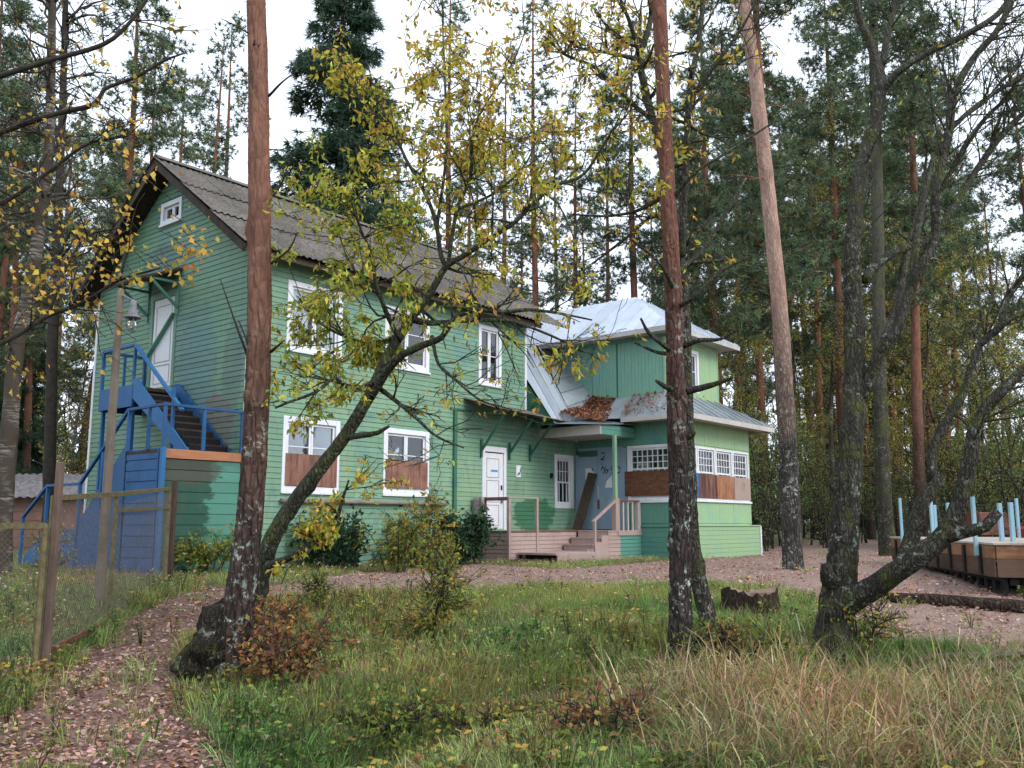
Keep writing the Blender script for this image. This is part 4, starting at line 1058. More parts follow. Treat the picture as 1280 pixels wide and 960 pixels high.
# railings
for u in (DU0 + .03, 7.42): pbox('rail_post', [(u - .035, u + .035, DV - .01, DV + .06, -.05 if u < 7 else LDZ, .61 + Z0)], M['pink'])
pbox('rail', [(DU0 - .02, 7.47, DV - .005, DV + .055, .61 + Z0, .645 + Z0)], M['pink']); pbox('rail', [(DU0 - .02, DU0 + .08, DV + .056, -.10, .56 + Z0, .64 + Z0)], M['redwood'])
pbox('rail_post', [(8.22, 8.28, -2.28, -2.22, -.08, .10 + Z0)], M['pink'])
mb = MB(); mb.bar((8.20, -2.22, .06 + Z0), (9.46, -2.08, .62 + Z0), .05, .06, (0, 1, 0)); mb.build('sloping_rail', M['pink'], PO)
pbox('rail_post', [(9.42, 9.60, -2.09, -1.97, DZ, .66 + Z0)], M['pink'])
pbox('canopy_post', [(9.46, 9.56, -2.07, -1.985, .66 + Z0, 2.245 + Z0)], M['green'], .008)
for u in (9.80, 10.02, 10.24): pbox('baluster', [(u, u + .05, -2.06, -2.02, DZ, .58 + Z0)], M['cream'])
pbox('rail', [(9.61, UT - .07, -2.08, -2.0, .58 + Z0, .63 + Z0)], M['redwood']); pbox('rail_post', [(10.46, 10.60, -2.09, -1.97, DZ, .579 + Z0)], M['cream'])

def hobj(name, mb, mt, label, cat, sm=False):
    o = mb.build(name, mt, None, sm, tuple(HC), H_ROT); return tag(o, label, cat)
# plank leaning against the blue door
p0, p1 = np.array([10.15, -.55, DZ]), np.array([10.60, -1.06, 1.36 + Z0]); p1 = np.array([10.56, -.62, 1.38 + Z0]); p0 = np.array([10.10, -.40, DZ + .005])
mb = MB(); mb.bar(p0, p1, .26, .035, (1, .2, 0)); lp = hobj('leaning_plank', mb, M['dark_wood'], 'dark plank leaning against the pale blue doors', 'plank')
# rag over the rail
def rag():
    g = np.random.default_rng(5); nx_, ny_ = 14, 22; V = []
    for i in range(nx_):
        for j in range(ny_):
            a = i / (nx_ - 1); s = (j / (ny_ - 1) - .5) * 2
            x = .05 - .05 * math.sin(0) + (.055 + .02 * math.sin(a * 9)) * (1 if s > 0 else -1) * min(1, abs(s) * 6) * (1 + .25 * math.sin(a * 14 + s * 3))
            z = -.02 - max(0, abs(s) - .12) * .42 * (1 + .10 * math.sin(a * 7 + 2) + (.12 if s < 0 else 0)); y = a * .30 + .02 * math.sin(s * 5 + a * 3)
            V.append((x, y, z))
    F = [(i * ny_ + j, (i + 1) * ny_ + j, (i + 1) * ny_ + j + 1, i * ny_ + j + 1) for i in range(nx_ - 1) for j in range(ny_ - 1)]
    mb = MB(); mb.add(V, F); return mb
M['rag'] = plain('grey_rag', (.36, .31, .30), .95, .25, 9, .4)
o = rag().build('rag', M['rag'], None, True); tag(o, 'crumpled grey floor rag hung over the porch rail by the white door', 'rag')
o.location = tuple(hw(DU0 - .03, -.42, .665 + Z0)); o.rotation_euler = (0, 0, H_ROT); so = o.modifiers.new('thick', 'SOLIDIFY'); so.thickness = .008

# ------------------------------------------------------------------ wire fence with gate
M['angle'] = plain('rusty_mossy_iron', (.165, .138, .062), .8, .30, 14, .4, dark=(.075, .055, .028))
M['wire'] = plain('rusty_wire', (.17, .145, .12), .7, .3, 20, .1)
M['post_wood'] = wood('weathered_post', (.065, .040, .032), (.150, .100, .080), (12, 12, 1.0))
gp = lambda x, y: gpx(x, y)
F0 = gpx(46, 846); F1 = gpx(135, 783); F2 = gpx(207, 727); Fm = gpx(-190, 960)
def net(mb, a, b, z0a, z1a, z0b, z1b, pitch=.060, r=.0017):
    """diamond netting between two uprights"""
    a = np.array(a[:2]); b = np.array(b[:2]); Lh = np.linalg.norm(b - a); H_ = max(z1a - z0a, z1b - z0b)
    d = np.append((b - a) / Lh, 0)
    z0 = lambda s: z0a + (z0b - z0a) * s / Lh
    for sg in (1, -1):
        c = -H_
        while c < Lh:
            s0, s1 = max(0, c), min(Lh, c + H_)
            if s1 - s0 > .01:
                h0, h1 = s0 - c, s1 - c
                if sg < 0: h0, h1 = H_ - h0, H_ - h1
                p = np.append(a, 0) + d * s0 + [0, 0, z0(s0) + h0 * (z1a - z0a) / H_]; q = np.append(a, 0) + d * s1 + [0, 0, z0(s1) + h1 * (z1b - z0b) / H_]
                mb.cyl(p, q, r, n=3)
            c += pitch
    return mb
def zt(p, y_px, x_px=None):
    """height above p at which a picture row lies"""
    q = at(x_px or 0, y_px, p[1]); return q[2]
gate = empty('wire_gate', (0, 0, 0)); tag(gate, 'mossy angle-iron gate panel with wire netting along the leaf path', 'gate')
zl, zm_, zr = zt(F0, 622), zt(F1, 618), zt(F2, 611)
def lin(a, b, t): return a + (b - a) * t
def upr(par, p, z0, z1, w, mt, name='stile'):
    mb = MB(); mb.bar((p[0], p[1], z0), (p[0], p[1], z1), w, w * .8, (HU[0], HU[1], 0)); return mb.build(name, mt, par)
fd = unit(F2[:2] - F0[:2]); e0 = np.array([F0[0] + fd[0] * .10, F0[1] + fd[1] * .10, F0[2]])
upr(gate, e0, F0[2] + .05, zl + .02, .05, M['angle']); upr(gate, F1, F1[2] + .0, zm_ - .0, .045, M['angle']); e2 = F2 - np.append(fd * .08, 0); upr(gate, e2, F2[2], zr + .02, .05, M['angle'])
mb = MB(); mb.bar((e0[0], e0[1], zl), (F1[0], F1[1], zm_), .05, .055); mb.build('rail', M['angle'], gate)
mb = MB(); mb.bar((F1[0], F1[1], zm_), (e2[0], e2[1], zr), .05, .055); mb.build('rail', M['angle'], gate)
mb = MB(); mb.bar((F1[0], F1[1], zm_ - .20), (e2[0], e2[1], zr - .30), .04, .045); mb.build('rail', M['angle'], gate)
mb = MB(); mb.bar((e0[0], e0[1], F0[2] + .20), (F1[0], F1[1], F1[2] + .06), .04, .05); mb.build('rail', M['rust'], gate)
mb = MB(); net(mb, e0, F1, F0[2] + .2, zl - .03, F1[2] + .06, zm_ - .03); net(mb, F1, e2, F1[2] + .05, zm_ - .03, F2[2] + .05, zr - .03); tag(mb.build('wire_netting', M['wire'], gate), kind='stuff')
fen = empty('wire_fence_panel', (0, 0, 0)); tag(fen, 'low mossy iron fence panel with netting at the frame edge', 'fence')
Fa = F0 - np.append(fd * .10, 0); Fd = np.array([-8.5, F0[1] + .35, float(gz(-8.5, F0[1] + .35))])
zf = zt(F0, 657)
upr(fen, Fa, F0[2] + .0, zf + .02, .05, M['angle']); mb = MB(); mb.bar((Fa[0], Fa[1], zf), (Fd[0], Fd[1], zf - .02), .05, .055); mb.build('rail', M['angle'], fen)
mb = MB(); net(mb, Fa, Fd, F0[2] + .1, zf - .03, Fd[2] + .1, zf - .05); tag(mb.build('wire_netting', M['wire'], fen), kind='stuff'); upr(fen, Fd, Fd[2], zf, .05, M['angle'])
def post(name, p, z1, w, mt, label, top=None, tilt=(0, 0)):
    V, Q, T = tube([(0, 0, -.3), (tilt[0] * .5, tilt[1] * .5, (z1 - p[2]) * .5), (tilt[0], tilt[1], z1 - p[2])], [w * .55, w * .5, w * .48], sides=9, seg=.12, rough=.05, seed=int(w * 1e4))
    tb = TB(); tb.put(V, Q, T); o = tb.build(name, mt); o.location = tuple(p); return tag(o, label, 'post')
mb = MB(); mb.box(-.032, .032, -.032, .032, -.3, zt(F0, 577) - F0[2], .006); o = mb.build('gate_post', M['post_wood']); o.location = (F0[0] + .03, F0[1] + .09, F0[2]); tag(o, 'square weathered wooden gate post at the near end of the netting', 'post')
mb = MB(); mb.box(-.038, .038, -.038, .038, -.3, zt(F2, 600) - F2[2], .006); o = mb.build('gate_post', M['post_wood']); o.location = tuple(F2 + [.04, .06, 0]); tag(o, 'dark wooden gate post before the green stair landing', 'post')
# lamp pole
pb_ = gpx(123, 762); pt_ = at(151, 362, pb_[1] + .05)
lampp = empty('lamp_pole', pb_); tag(lampp, 'leaning grey timber pole with caged lamp before the gable', 'lamp pole')
M['pole'] = wood('grey_pole_wood', (.105, .080, .060), (.20, .16, .125), (11, 11, .7))
tb = TB(); tb.tube([np.array([0, 0, -.3]), (pt_ - pb_) * .5, pt_ - pb_], [.068, .058, .046], sides=12, seg=.2, rough=.03, seed=2); tb.build('pole', M['pole'], lampp)
lm = at(166, 396, pb_[1] - .05) - pb_
M['enamel'] = plain('grey_enamel', (.20, .18, .20), .45, .3, 8, .1, .5)
def lathe(mb, c, prof, n=18):
    V = [(c[0] + r * math.cos(t), c[1] + r * math.sin(t), c[2] + z) for r, z in prof for t in np.linspace(0, 2 * math.pi, n, endpoint=False)]
    F = [(i * n + j, i * n + (j + 1) % n, (i + 1) * n + (j + 1) % n, (i + 1) * n + j) for i in range(len(prof) - 1) for j in range(n)]
    return mb.add(V, F)
mb = MB(); lathe(mb, lm, [(.0, .24), (.035, .23), (.045, .14), (.04, .11), (.06, .09), (.062, .03), (.105, .0), (.11, -.02), (.05, -.015), (0, -.015)]); mb.build('lamp_shade', M['enamel'], lampp, True)
mb = MB(); lathe(mb, lm, [(.0, -.02), (.045, -.03), (.06, -.10), (.055, -.16), (.03, -.19), (0, -.195)]); mb.build('lamp_globe', M['glass'], lampp, True)
mb = MB()
for k in range(6):
    t = k * math.pi / 3; pts = [lm + np.array([r * math.cos(t), r * math.sin(t), z]) for r, z in ((.085, -.03), (.085, -.12), (.06, -.19), (0, -.215))]
    for a, b in zip(pts[:-1], pts[1:]): mb.cyl(a, b, .004, n=4)
for z in (-.07, -.14):
    pts = [lm + np.array([.086 * math.cos(t), .086 * math.sin(t), z]) for t in np.linspace(0, 2 * math.pi, 13)]
    for a, b in zip(pts[:-1], pts[1:]): mb.cyl(a, b, .004, n=4)
mb.build('lamp_cage', M['enamel'], lampp)
mb = MB(); q = lm + np.array([0, 0, .22]); mb.cyl(q, (pt_ - pb_) * .985, .015, n=6); mb.build('lamp_arm', M['enamel'], lampp)

# ------------------------------------------------------------------ flat wagon with stakes, log, stump, things beyond
WC = gpx(1247, 746)
wa = math.radians(79)                                          # direction of the long side, going away to the left
wag = empty('flat_wagon', WC, wa); tag(wag, 'flat farm wagon with orange plywood sides and pale blue stakes', 'wagon')
WL_, WW_ = 7.2, 2.3                                           # local x along the visible side, local y to the right-rear
zb0, zb1 = zt(WC, 722, 1247) - WC[2], zt(WC, 677, 1247) - WC[2]
def wbox(name, boxes, mt, ch=.004):
    mb = MB()
    for b in boxes: mb.box(*b, ch)
    return mb.build(name, mt, wag)
M['wag_deck'] = wood('pale_deck_boards', (.30, .26, .22), (.50, .44, .38), (14, 14, 14))
M['stake'] = paint('pale_blue_stake_paint', (.27, .47, .56), (.33, .52, .62), (.20, .40, .46), gr=.3)
M['wag_side'] = wood('orange_wagon_board', (.15, .070, .036), (.29, .150, .080), (1.4, 1.4, 9))
M['wag_low'] = wood('dark_wagon_board', (.055, .032, .022), (.120, .072, .050), (1.4, 1.4, 9))  # darker brown for the lower boards
M['chassis'] = plain('black_chassis', (.018, .016, .015), .7, .3, 8, .2)
zm = zb0 + (zb1 - zb0) * .52
for k in range(5):
    L3 = WL_ / 5; wbox('side_board', [(k * L3 + .004, (k + 1) * L3 - .004, -.02, .01, zm, zb1 - .06)], M['wag_side']); wbox('side_board', [(k * L3 + .004, (k + 1) * L3 - .004, -.018, .012, zb0, zm - .004)], M['wag_low'])
for k in range(2):
    wbox('end_board', [(-.02, .01, -.021 - (k + 1) * WW_ / 2 + .004, -.021 - k * WW_ / 2 - .004, zm, zb1 - .06)], M['wag_side']); wbox('end_board', [(-.018, .012, -.021 - (k + 1) * WW_ / 2 + .004, -.021 - k * WW_ / 2 - .004, zb0, zm - .004)], M['wag_low'])
wbox('far_board', [(.02, WL_, -WW_ - .03, -WW_, zb0, zb1 - .06)], M['wag_low']); wbox('far_board', [(WL_, WL_ + .03, -WW_, -.02, zb0, zb1 - .06)], M['wag_low'])
for k in range(10): w_ = (WW_ + .05) / 10; wbox('deck_board', [(-.04, WL_ + .05, -WW_ - .035 + k * w_ + .003, -WW_ - .035 + (k + 1) * w_ - .003, zb1 - .055 + .003 * (k % 2), zb1 - .02 + .003 * (k % 2))], M['wag_deck'])
for k in range(8): wbox('side_bracket', [(.55 + k * .86, .66 + k * .86, .012, .05, zb0 + .02, zb1 - .07)], M['chassis'])
for i, (x, h, y) in enumerate(((.56, .68, 1), (3.15, .74, 1), (5.7, .80, 1), (4.6, .74, 0), (6.3, .80, 0))):
    yy = .050 if y else -WW_ - .10
    wbox('stake', [(x, x + .085, yy, yy + .05, zb1 - .22, zb1 + h)], M['stake'], .005)
wbox('chassis_beam', [(.10, WL_ - .12, -.34, -.22, zb0 - .12, zb0 - .012), (.10, WL_ - .12, -WW_ + .22, -WW_ + .34, zb0 - .12, zb0 - .012), (.35, .45, -WW_ + .34, -.34, zb0 - .11, zb0 - .014), (5.8, 5.9, -WW_ + .34, -.34, zb0 - .11, zb0 - .014)], M['chassis'])
for k in range(16): wbox('chassis_slat', [(.15 + k * .40, .30 + k * .40, -.21, -.14, .02, zb0 - .01)], M['chassis'])
wbox('chassis_rail', [(.08, WL_ - .1, -.139, -.10, .02, .07), (.08, WL_ - .1, -.139, -.10, zb0 - .06, zb0 - .012)], M['chassis'])
def deck_x(px, yl):
    """distance along the wagon at which a line yl inside its edge is seen at a picture column"""
    d = ray(px, 665)[:2]; ex = np.array([math.cos(wa), math.sin(wa)]); ey = np.array([-math.sin(wa), math.cos(wa)]); o_ = WC[:2] + ey * yl
    A_ = np.array([[d[0], -ex[0]], [d[1], -ex[1]]]); return float(np.linalg.solve(A_, o_)[1])
for px, h in ((1170, .66), (1187, .68), (1252, .60), (1266, .60)):
    x = deck_x(px, -.62); wbox('stake', [(x, x + .085, -.66, -.60, zb1 - .02, zb1 + h)], M['stake'], .005)
M['tyre'] = plain('black_tyre', (.020, .019, .018), .85, .3, 10, .3)
for x in (1.1, 5.4):
    for y in (-.55, -WW_ + .55):
        mb = MB(); mb.cyl((x, y - .09, .17), (x, y + .09, .17), .18, n=20); mb.build('wheel', M['tyre'], wag, True)
# log on the dirt
la, lb_ = gpx(1108, 752), gpx(1300, 768)
M['log'] = bark('dark_log_bark', (.050, .034, .026), (.075, .05, .036), 0, 3, lich=.15)
tb = TB(); la[2] += .06; lb_[2] += .07; tb.tube([la, la * .6 + lb_ * .4 + [0, .05, .01], lb_], [.065, .085, .095], sides=14, seg=.08, rough=.05, seed=9, knots=6); o = tb.build('log', M['log']); tag(o, 'dark wet log lying on the dirt before the wagon', 'log')
# stump
sp_ = gpx(938, 768)
stp = empty('tree_stump', sp_); tag(stp, 'broad old sawn tree stump in the grass', 'stump')
M['stump_bark'] = bark('stump_bark', (.060, .040, .030), (.09, .06, .045), 0, 3, lich=.12, moss=.35)
M['stump_top'] = wood('sawn_stump_top', (.10, .065, .048), (.23, .155, .115), (6, 6, 6))
n = 40; g = np.random.default_rng(4); th = np.linspace(0, 2 * np.pi, n, endpoint=False)
rr = .33 * (1 + .10 * np.sin(3 * th + 1) + .07 * np.sin(7 * th) + .04 * g.normal(size=n))
V = []; prof = [(1.55, -.12), (1.32, .0), (1.12, .06), (1.02, .14), (.98, .33)]
top = .29 + .04 * np.sin(th * 2 + 1) + .018 * g.normal(size=n)
for k, h in prof: V += [(r * k * math.cos(t) * (1 + .03 * g.normal()), r * k * math.sin(t), h if h < .33 else float(tp)) for r, t, tp in zip(rr, th, top)]
F = [(i * n + j, i * n + (j + 1) % n, (i + 1) * n + (j + 1) % n, (i + 1) * n + j) for i in range(len(prof) - 1) for j in range(n)]
mb = MB(); mb.add(V, F); mb.build('trunk_base', M['stump_bark'], stp, True)
V = [(0, 0, .26)] + [(r * .97 * math.cos(t), r * .97 * math.sin(t), float(tp) - .002) for r, t, tp in zip(rr, th, top)]
mb = MB(); mb.add(V, [(0, 1 + j, 1 + (j + 1) % n) for j in range(n)]); mb.build('cut_face', M['stump_top'], stp)
# planks lying in the reeds at the frame edge
for k, (a_, b_) in enumerate((((1165, 838), (1330, 842)), ((1150, 828), (1320, 826)))):
    p, q = gpx(*a_), gpx(*b_); mb = MB(); mb.bar(p + [0, 0, .06], q + [0, 0, .10], .14, .035); o = mb.build('old_plank', M['grey_wood']); tag(o, ['grey old plank lying nearer in the reeds at the frame edge', 'grey old plank lying farther back behind the reeds'][k], 'plank', 'planks in the reeds')
# red-brown trailer box and red car beyond the wagon
tc = at(1246, 668, 30.0); tc[2] = float(gz(tc[0], tc[1]))
trl = empty('box_trailer', tc, math.radians(8)); tag(trl, 'red-brown box trailer standing behind the flat wagon', 'trailer')
M['redbrown'] = plain('red_brown_paint', (.21, .088, .066), .6, .2, 4, .1); M['car_red'] = plain('car_red_paint', (.42, .02, .04), .3, .08, 3, .0, .6)
mb = MB(); mb.box(-.55, .5, 0, 1.3, .50, 1.25, .03); mb.build('body', M['redbrown'], trl); mb = MB(); mb.box(-.50, .45, .05, 1.25, .40, .495); mb.build('chassis', M['chassis'], trl)
for y in (.12, 1.0):
    mb = MB(); mb.cyl((.0, y, .30), (.0, y + .16, .30), .30, n=18); mb.build('wheel', M['tyre'], trl, True)
cc = at(1362, 660, 27.0); cc[2] = float(gz(cc[0], cc[1]))
car = empty('parked_car', cc, math.radians(12)); tag(car, 'red car parked beyond the wagon at the frame edge', 'car')
def car_body():
    prof = [(-2.05, .35), (-2.1, .72), (-1.35, .86), (-1.0, .90), (-.45, 1.36), (.85, 1.40), (1.55, .98), (2.0, .92), (2.08, .40)]
    V = []; 
    for y, s in ((-.80, 1.0), (-.74, 1.0), (.74, 1.0), (.80, 1.0)):
        e = .0 if abs(y) < .78 else .05
        for x, z in prof: V.append((x * (1 - e * .5), y if z < .95 else y * .84, z - (e if z > .5 else -e)))
    m_ = len(prof); F = [(k * m_ + i, (k + 1) * m_ + i, (k + 1) * m_ + (i + 1) % m_, k * m_ + (i + 1) % m_) for k in range(3) for i in range(m_)] + [tuple(range(m_)), tuple(range(4 * m_ - 1, 3 * m_ - 1, -1))]
    mb = MB(); mb.add(V, F); return mb
o = car_body().build('body', M['car_red'], car)
for y in (-.70, .70):
    s_ = 1 if y > 0 else -1
    mb = MB(); mb.poly([(-.78, s_ * .765, .97), (1.25, s_ * .765, .97), (.80, s_ * .682, 1.32), (-.38, s_ * .682, 1.30)][::s_ * -1], .01); mb.build('side_window', M['black'], car)
    for x in (-1.3, 1.3): mb = MB(); mb.cyl((x, y - .09 * s_, .32), (x, y + .10 * s_, .32), .32, n=20); mb.build('wheel', M['tyre'], car, True)

# ------------------------------------------------------------------ shed far left
sh_c = at(35, 640, 34.0); sh_c[2] = float(gz(sh_c[0], sh_c[1]))
shed = empty('shed', sh_c, math.radians(0)); tag(shed, 'long low pinkish shed with corrugated grey roof behind the blue stairs', 'shed')
M['shed_wall'] = paint('shed_red_paint', (.255, .135, .105), (.21, .11, .09), (.29, .17, .135), gr=.35)
M['shed_roof'] = plain('grey_corrugated', (.27, .25, .26), .85, .3, 7, .3)
hw_, hr = 1.95, 2.75
mb = MB(); mb.box(-8, 4.5, 0, 5, -.5, hw_); mb.build('wall', M['shed_wall'], shed)
for k in range(6): mb = MB(); mb.box(-8, 4.5, -.025, -.001, .05 + k * .32, .05 + k * .32 + .305, .004); mb.build('plank', M['shed_wall'], shed)
nxw = 180; V = []; 
for t, (y, z) in enumerate(((-.45, hw_ - .10), (2.6, hr + .1))):
    for i in range(nxw + 1): V.append((-8.2 + i * 12.9 / nxw, y, z + .035 * math.sin(i * math.pi / 2)))
mb = MB(); mb.add(V, [(i, i + 1, nxw + 2 + i, nxw + 1 + i) for i in range(nxw)]); rf = mb.build('roof', M['shed_roof'], shed); so = rf.modifiers.new('t', 'SOLIDIFY'); so.thickness = .02
# ------------------------------------------------------------------ trees
BK = {}
BK['pine'] = bark('pine_bark', (.058, .040, .035), (.205, .100, .068), 0.8, 3.8, lich=.85, sc=.8)
BK['pine_mid'] = bark('pine_bark_lichen', (.055, .042, .038), (.180, .080, .058), 1.4, 4.4, lich=1.0)
BK['pine_pale'] = bark('pale_pine_bark', (.075, .066, .058), (.37, .235, .185), 2.2, 5.5, lich=.85)
BK['pine_far'] = bark('far_pine_bark', (.060, .046, .040), (.230, .105, .070), 1.0, 7.0, lich=.3)
BK['grey'] = bark('grey_lichen_bark', (.064, .057, .046), (.080, .074, .058), 0, 9, lichen=(.30, .35, .28), lich=.9, moss=.55, sc=1.5)
BK['cherry'] = bark('greenish_cherry_bark', (.070, .070, .050), (.080, .086, .060), 0, 9, lichen=(.20, .26, .15), lich=.6, moss=.45, sc=1.3)
BK['twig'] = plain('dark_twig_bark', (.040, .032, .026), .9, .3, 9, .3)
def birch_bark():
    m = NM('birch_bark'); p = m.pos(); z = m.sep(p)[2]; n = m.noise(m.map(p, (2, 2, 14)), 2.2, 4, .65); b = m.noise(p, 1.5, 3, .6)
    c = m.mix(m.ramp(n, [(.46, 0.0), (.56, 1.0)]), (.045, .036, .03), (.33, .29, .26)); c = m.mix(m.ramp(b, [(.50, 0.0), (.68, 1.0)]), (.060, .048, .035), c); return m.pbr(c, .85, m.bump(n, .5, .01), .2)
BK['birch'] = birch_bark()
LEAF = foliage('broad_leaf', None, .25, .45)
NEEDLE = foliage('pine_needle', None, .30, .15, spec=.2)

def pick_cols(g, n, cols, w, jit=.25):
    w = np.array(w, float) / sum(w); i = g.choice(len(cols), n, p=w); c = np.array(cols)[i]
    return np.clip(c * (1 + g.normal(0, jit, (n, 1))) * (1 + g.normal(0, .06, (n, 3))), .004, .9)

def trace(pts, Y0):
    """picture trace (x, y, depth offset, half-width in pixels) to world polyline and radii"""
    P = [at(x, y, Y0 + dy) for x, y, dy, r in pts]; R = [r * (Y0 + dy) / 1146.0 / 1.0 for x, y, dy, r in pts]
    return np.array(P), np.array(R)

def grow(tb, p, d, L, r, depth, g, ends, up=.06, wig=.22, nch=(2, 4), ratio=.58, sides=6, spread=.9):
    n = max(3, int(L / .18)); pts = [np.array(p, float)]; d = unit(np.array(d, float)); ds = []
    for i in range(n):
        d = unit(d + g.normal(0, wig, 3) + np.array([0, 0, up])); pts.append(pts[-1] + d * L / n); ds.append(d)
    R = np.linspace(r, max(r * .38, .0035), n + 1)
    V, Q, T = tube(pts, R, sides=sides if depth > 0 else max(4, sides - 2), seg=9, rough=.05, seed=int(g.integers(1e6)), cap=True); tb.put(V, Q, T)
    if depth <= 1:
        for i in range(n // 3, n + 1): ends.append((pts[i], ds[min(i, n - 1)]))
    if depth > 0:
        for _ in range(int(g.integers(nch[0], nch[1] + 1))):
            t = g.uniform(.25, .98); i = min(n - 1, int(t * n)); dd = unit(ds[i] + unit(g.normal(size=3)) * spread)
            grow(tb, pts[i], dd, L * ratio * g.uniform(.7, 1.2), R[i] * .62, depth - 1, g, ends, up, wig, nch, ratio, sides, spread)

def leaves_on(tb, ends, g, per, Ln, W, cols, wts, droop=.6, keep=1.0, spread=.05):
    if not ends: return
    E = [e for e in ends if g.random() < keep]
    if not E: return
    P = np.array([e[0] for e in E]); D = np.array([e[1] for e in E])
    k = g.poisson(per, len(E)); P = np.repeat(P, k, 0); D = np.repeat(D, k, 0); n = len(P)
    if n == 0: return
    P = P + g.normal(0, spread, (n, 3)); dirs = unit(D * .5 + g.normal(0, .7, (n, 3)) + np.array([0, 0, -droop]))
    sc = g.uniform(.7, 1.2, n)
    V, T = leaf_tris(P, dirs, Ln * sc, W * sc, g); tb.put(V, None, T, np.repeat(pick_cols(g, n, cols, wts), 4, 0))

def spawn(tb, P, R, g, ends, n, Lr, t0=.3, depth=1, up=.06, r=None, nch=(2, 4), wig=.22, bias=None, ratio=.58):
    Pc, Rc = catmull(P, R, .1); m = len(Pc)
    for _ in range(n):
        i = min(m - 2, int(g.uniform(t0, 1) * m)); tdir = unit(Pc[i + 1] - Pc[i]); dd = unit(tdir * .5 + unit(g.normal(size=3)) + (0 if bias is None else np.array(bias)))
        rr_ = min(Rc[i] * .55, .035) if r is None else r
        grow(tb, Pc[i], dd, g.uniform(*Lr), max(.006, rr_), depth, g, ends, up, wig, nch, ratio)

def tree(name, label, base, cat='tree', group=None):
    return tag(empty(name, (float(base[0]), float(base[1]), float(base[2]))), label, cat, group)
def part(tb, name, mt, root, kind=None, sm=True):
    o = tb.build(name, mt, root, sm); o.matrix_parent_inverse = Matrix.Identity(4)
    o.location = -Vector(root.location)                              # geometry was laid out in world coordinates
    if kind: o['kind'] = kind
    return o

# ---- pine prototypes for the wood behind
def needles(tb, C, A, g, k, ln, w, cols, wts, spread=.75):
    n = len(C); C2 = np.repeat(C, k, 0); A2 = np.repeat(A, k, 0); N = n * k
    D = unit(A2 * .7 + g.normal(0, spread, (N, 3))); S = unit(np.cross(D, g.normal(size=(N, 3)))) * w / 2
    l = (ln * g.uniform(.6, 1.2, N))[:, None]
    V = np.stack([C2 + S, C2 - S, C2 + D * l], 1).reshape(-1, 3); T = np.arange(N * 3).reshape(-1, 3)
    tb.put(V, None, T, np.repeat(np.repeat(pick_cols(g, n, cols, wts, .28), k, 0), 3, 0))
PCOL = [(.115, .165, .095), (.145, .190, .098), (.175, .205, .095), (.085, .125, .078)]; PW = [3, 3, 1.5, 2]  # greens lightened in place of haze over the wood behind
def pine_proto(seed, H=21, c0=.42, nb=46, r0=.20, dense=1.0, blen=2.3):
    g = np.random.default_rng(seed); wt = TB(); cr = TB()
    bx, by = g.normal(0, .25, 2); path = [(0, 0, -.4), (bx * .3, by * .3, H * .3), (bx, by, H * .65), (bx * 1.3, by * .7, H)]
    wt.tube(path, [r0 * 1.15, r0 * .86, r0 * .58, r0 * .12], sides=10, seg=.6, rough=.03, seed=seed)
    Pc, Rc = catmull(path, [r0, r0 * .8, r0 * .5, r0 * .1], .1); C, A = [], []
    for i in range(nb):
        t = c0 + (1 - c0) * (i + g.random()) / nb; k = min(len(Pc) - 1, int(t * len(Pc))); p = Pc[k]; az = g.uniform(0, 6.28)
        f = (t - c0) / (1 - c0); L = blen * (1.0 - .62 * f ** 1.6) * g.uniform(.55, 1.25) * (.55 + .45 * min(1, f * 5))
        d = np.array([math.cos(az), math.sin(az), g.uniform(-.15, .45)]); ends = []
        n = 5; pts = [p]; dd = unit(d)
        for j in range(n): dd = unit(dd + g.normal(0, .18, 3) + [0, 0, .07]); pts.append(pts[-1] + dd * L / n)
        wt.tube(pts, np.linspace(max(.012, Rc[k] * .28), .008, n + 1), sides=4, seg=9, seed=i)
        for j in range(int(20 * dense * L)):
            q = g.uniform(.25, 1.0) ** .8; a = min(n - 1, int(q * n)); b = pts[a] + (pts[a + 1] - pts[a]) * (q * n - a)
            off = g.normal(0, 1, 3) * np.array([.34, .34, .16]) * L * .42
            C.append(b + off); A.append(unit(np.array(unit(off) + [0, 0, .55])))
    needles(cr, np.array(C), np.array(A), g, 13, .25, .034, PCOL, PW)
    return wt.mesh('trunk', BK['pine_far']), cr.mesh('crown', NEEDLE, False)
PINES = [pine_proto(11, 21, .40, 52, .19, 1.5), pine_proto(12, 24, .50, 48, .22, 1.5, 2.6), pine_proto(13, 19, .32, 50, .17, 1.5, 2.1), pine_proto(14, 23, .28, 66, .20, 1.7, 2.7), pine_proto(15, 20, .55, 34, .16, 1.0, 2.0), pine_proto(16, 21, .45, 40, .15, .75, 2.1), pine_proto(17, 22, .40, 44, .16, .7, 2.0)]
SCOL = [(.052, .098, .064), (.070, .118, .070), (.090, .135, .072)]; SW_ = [3, 3, 1]
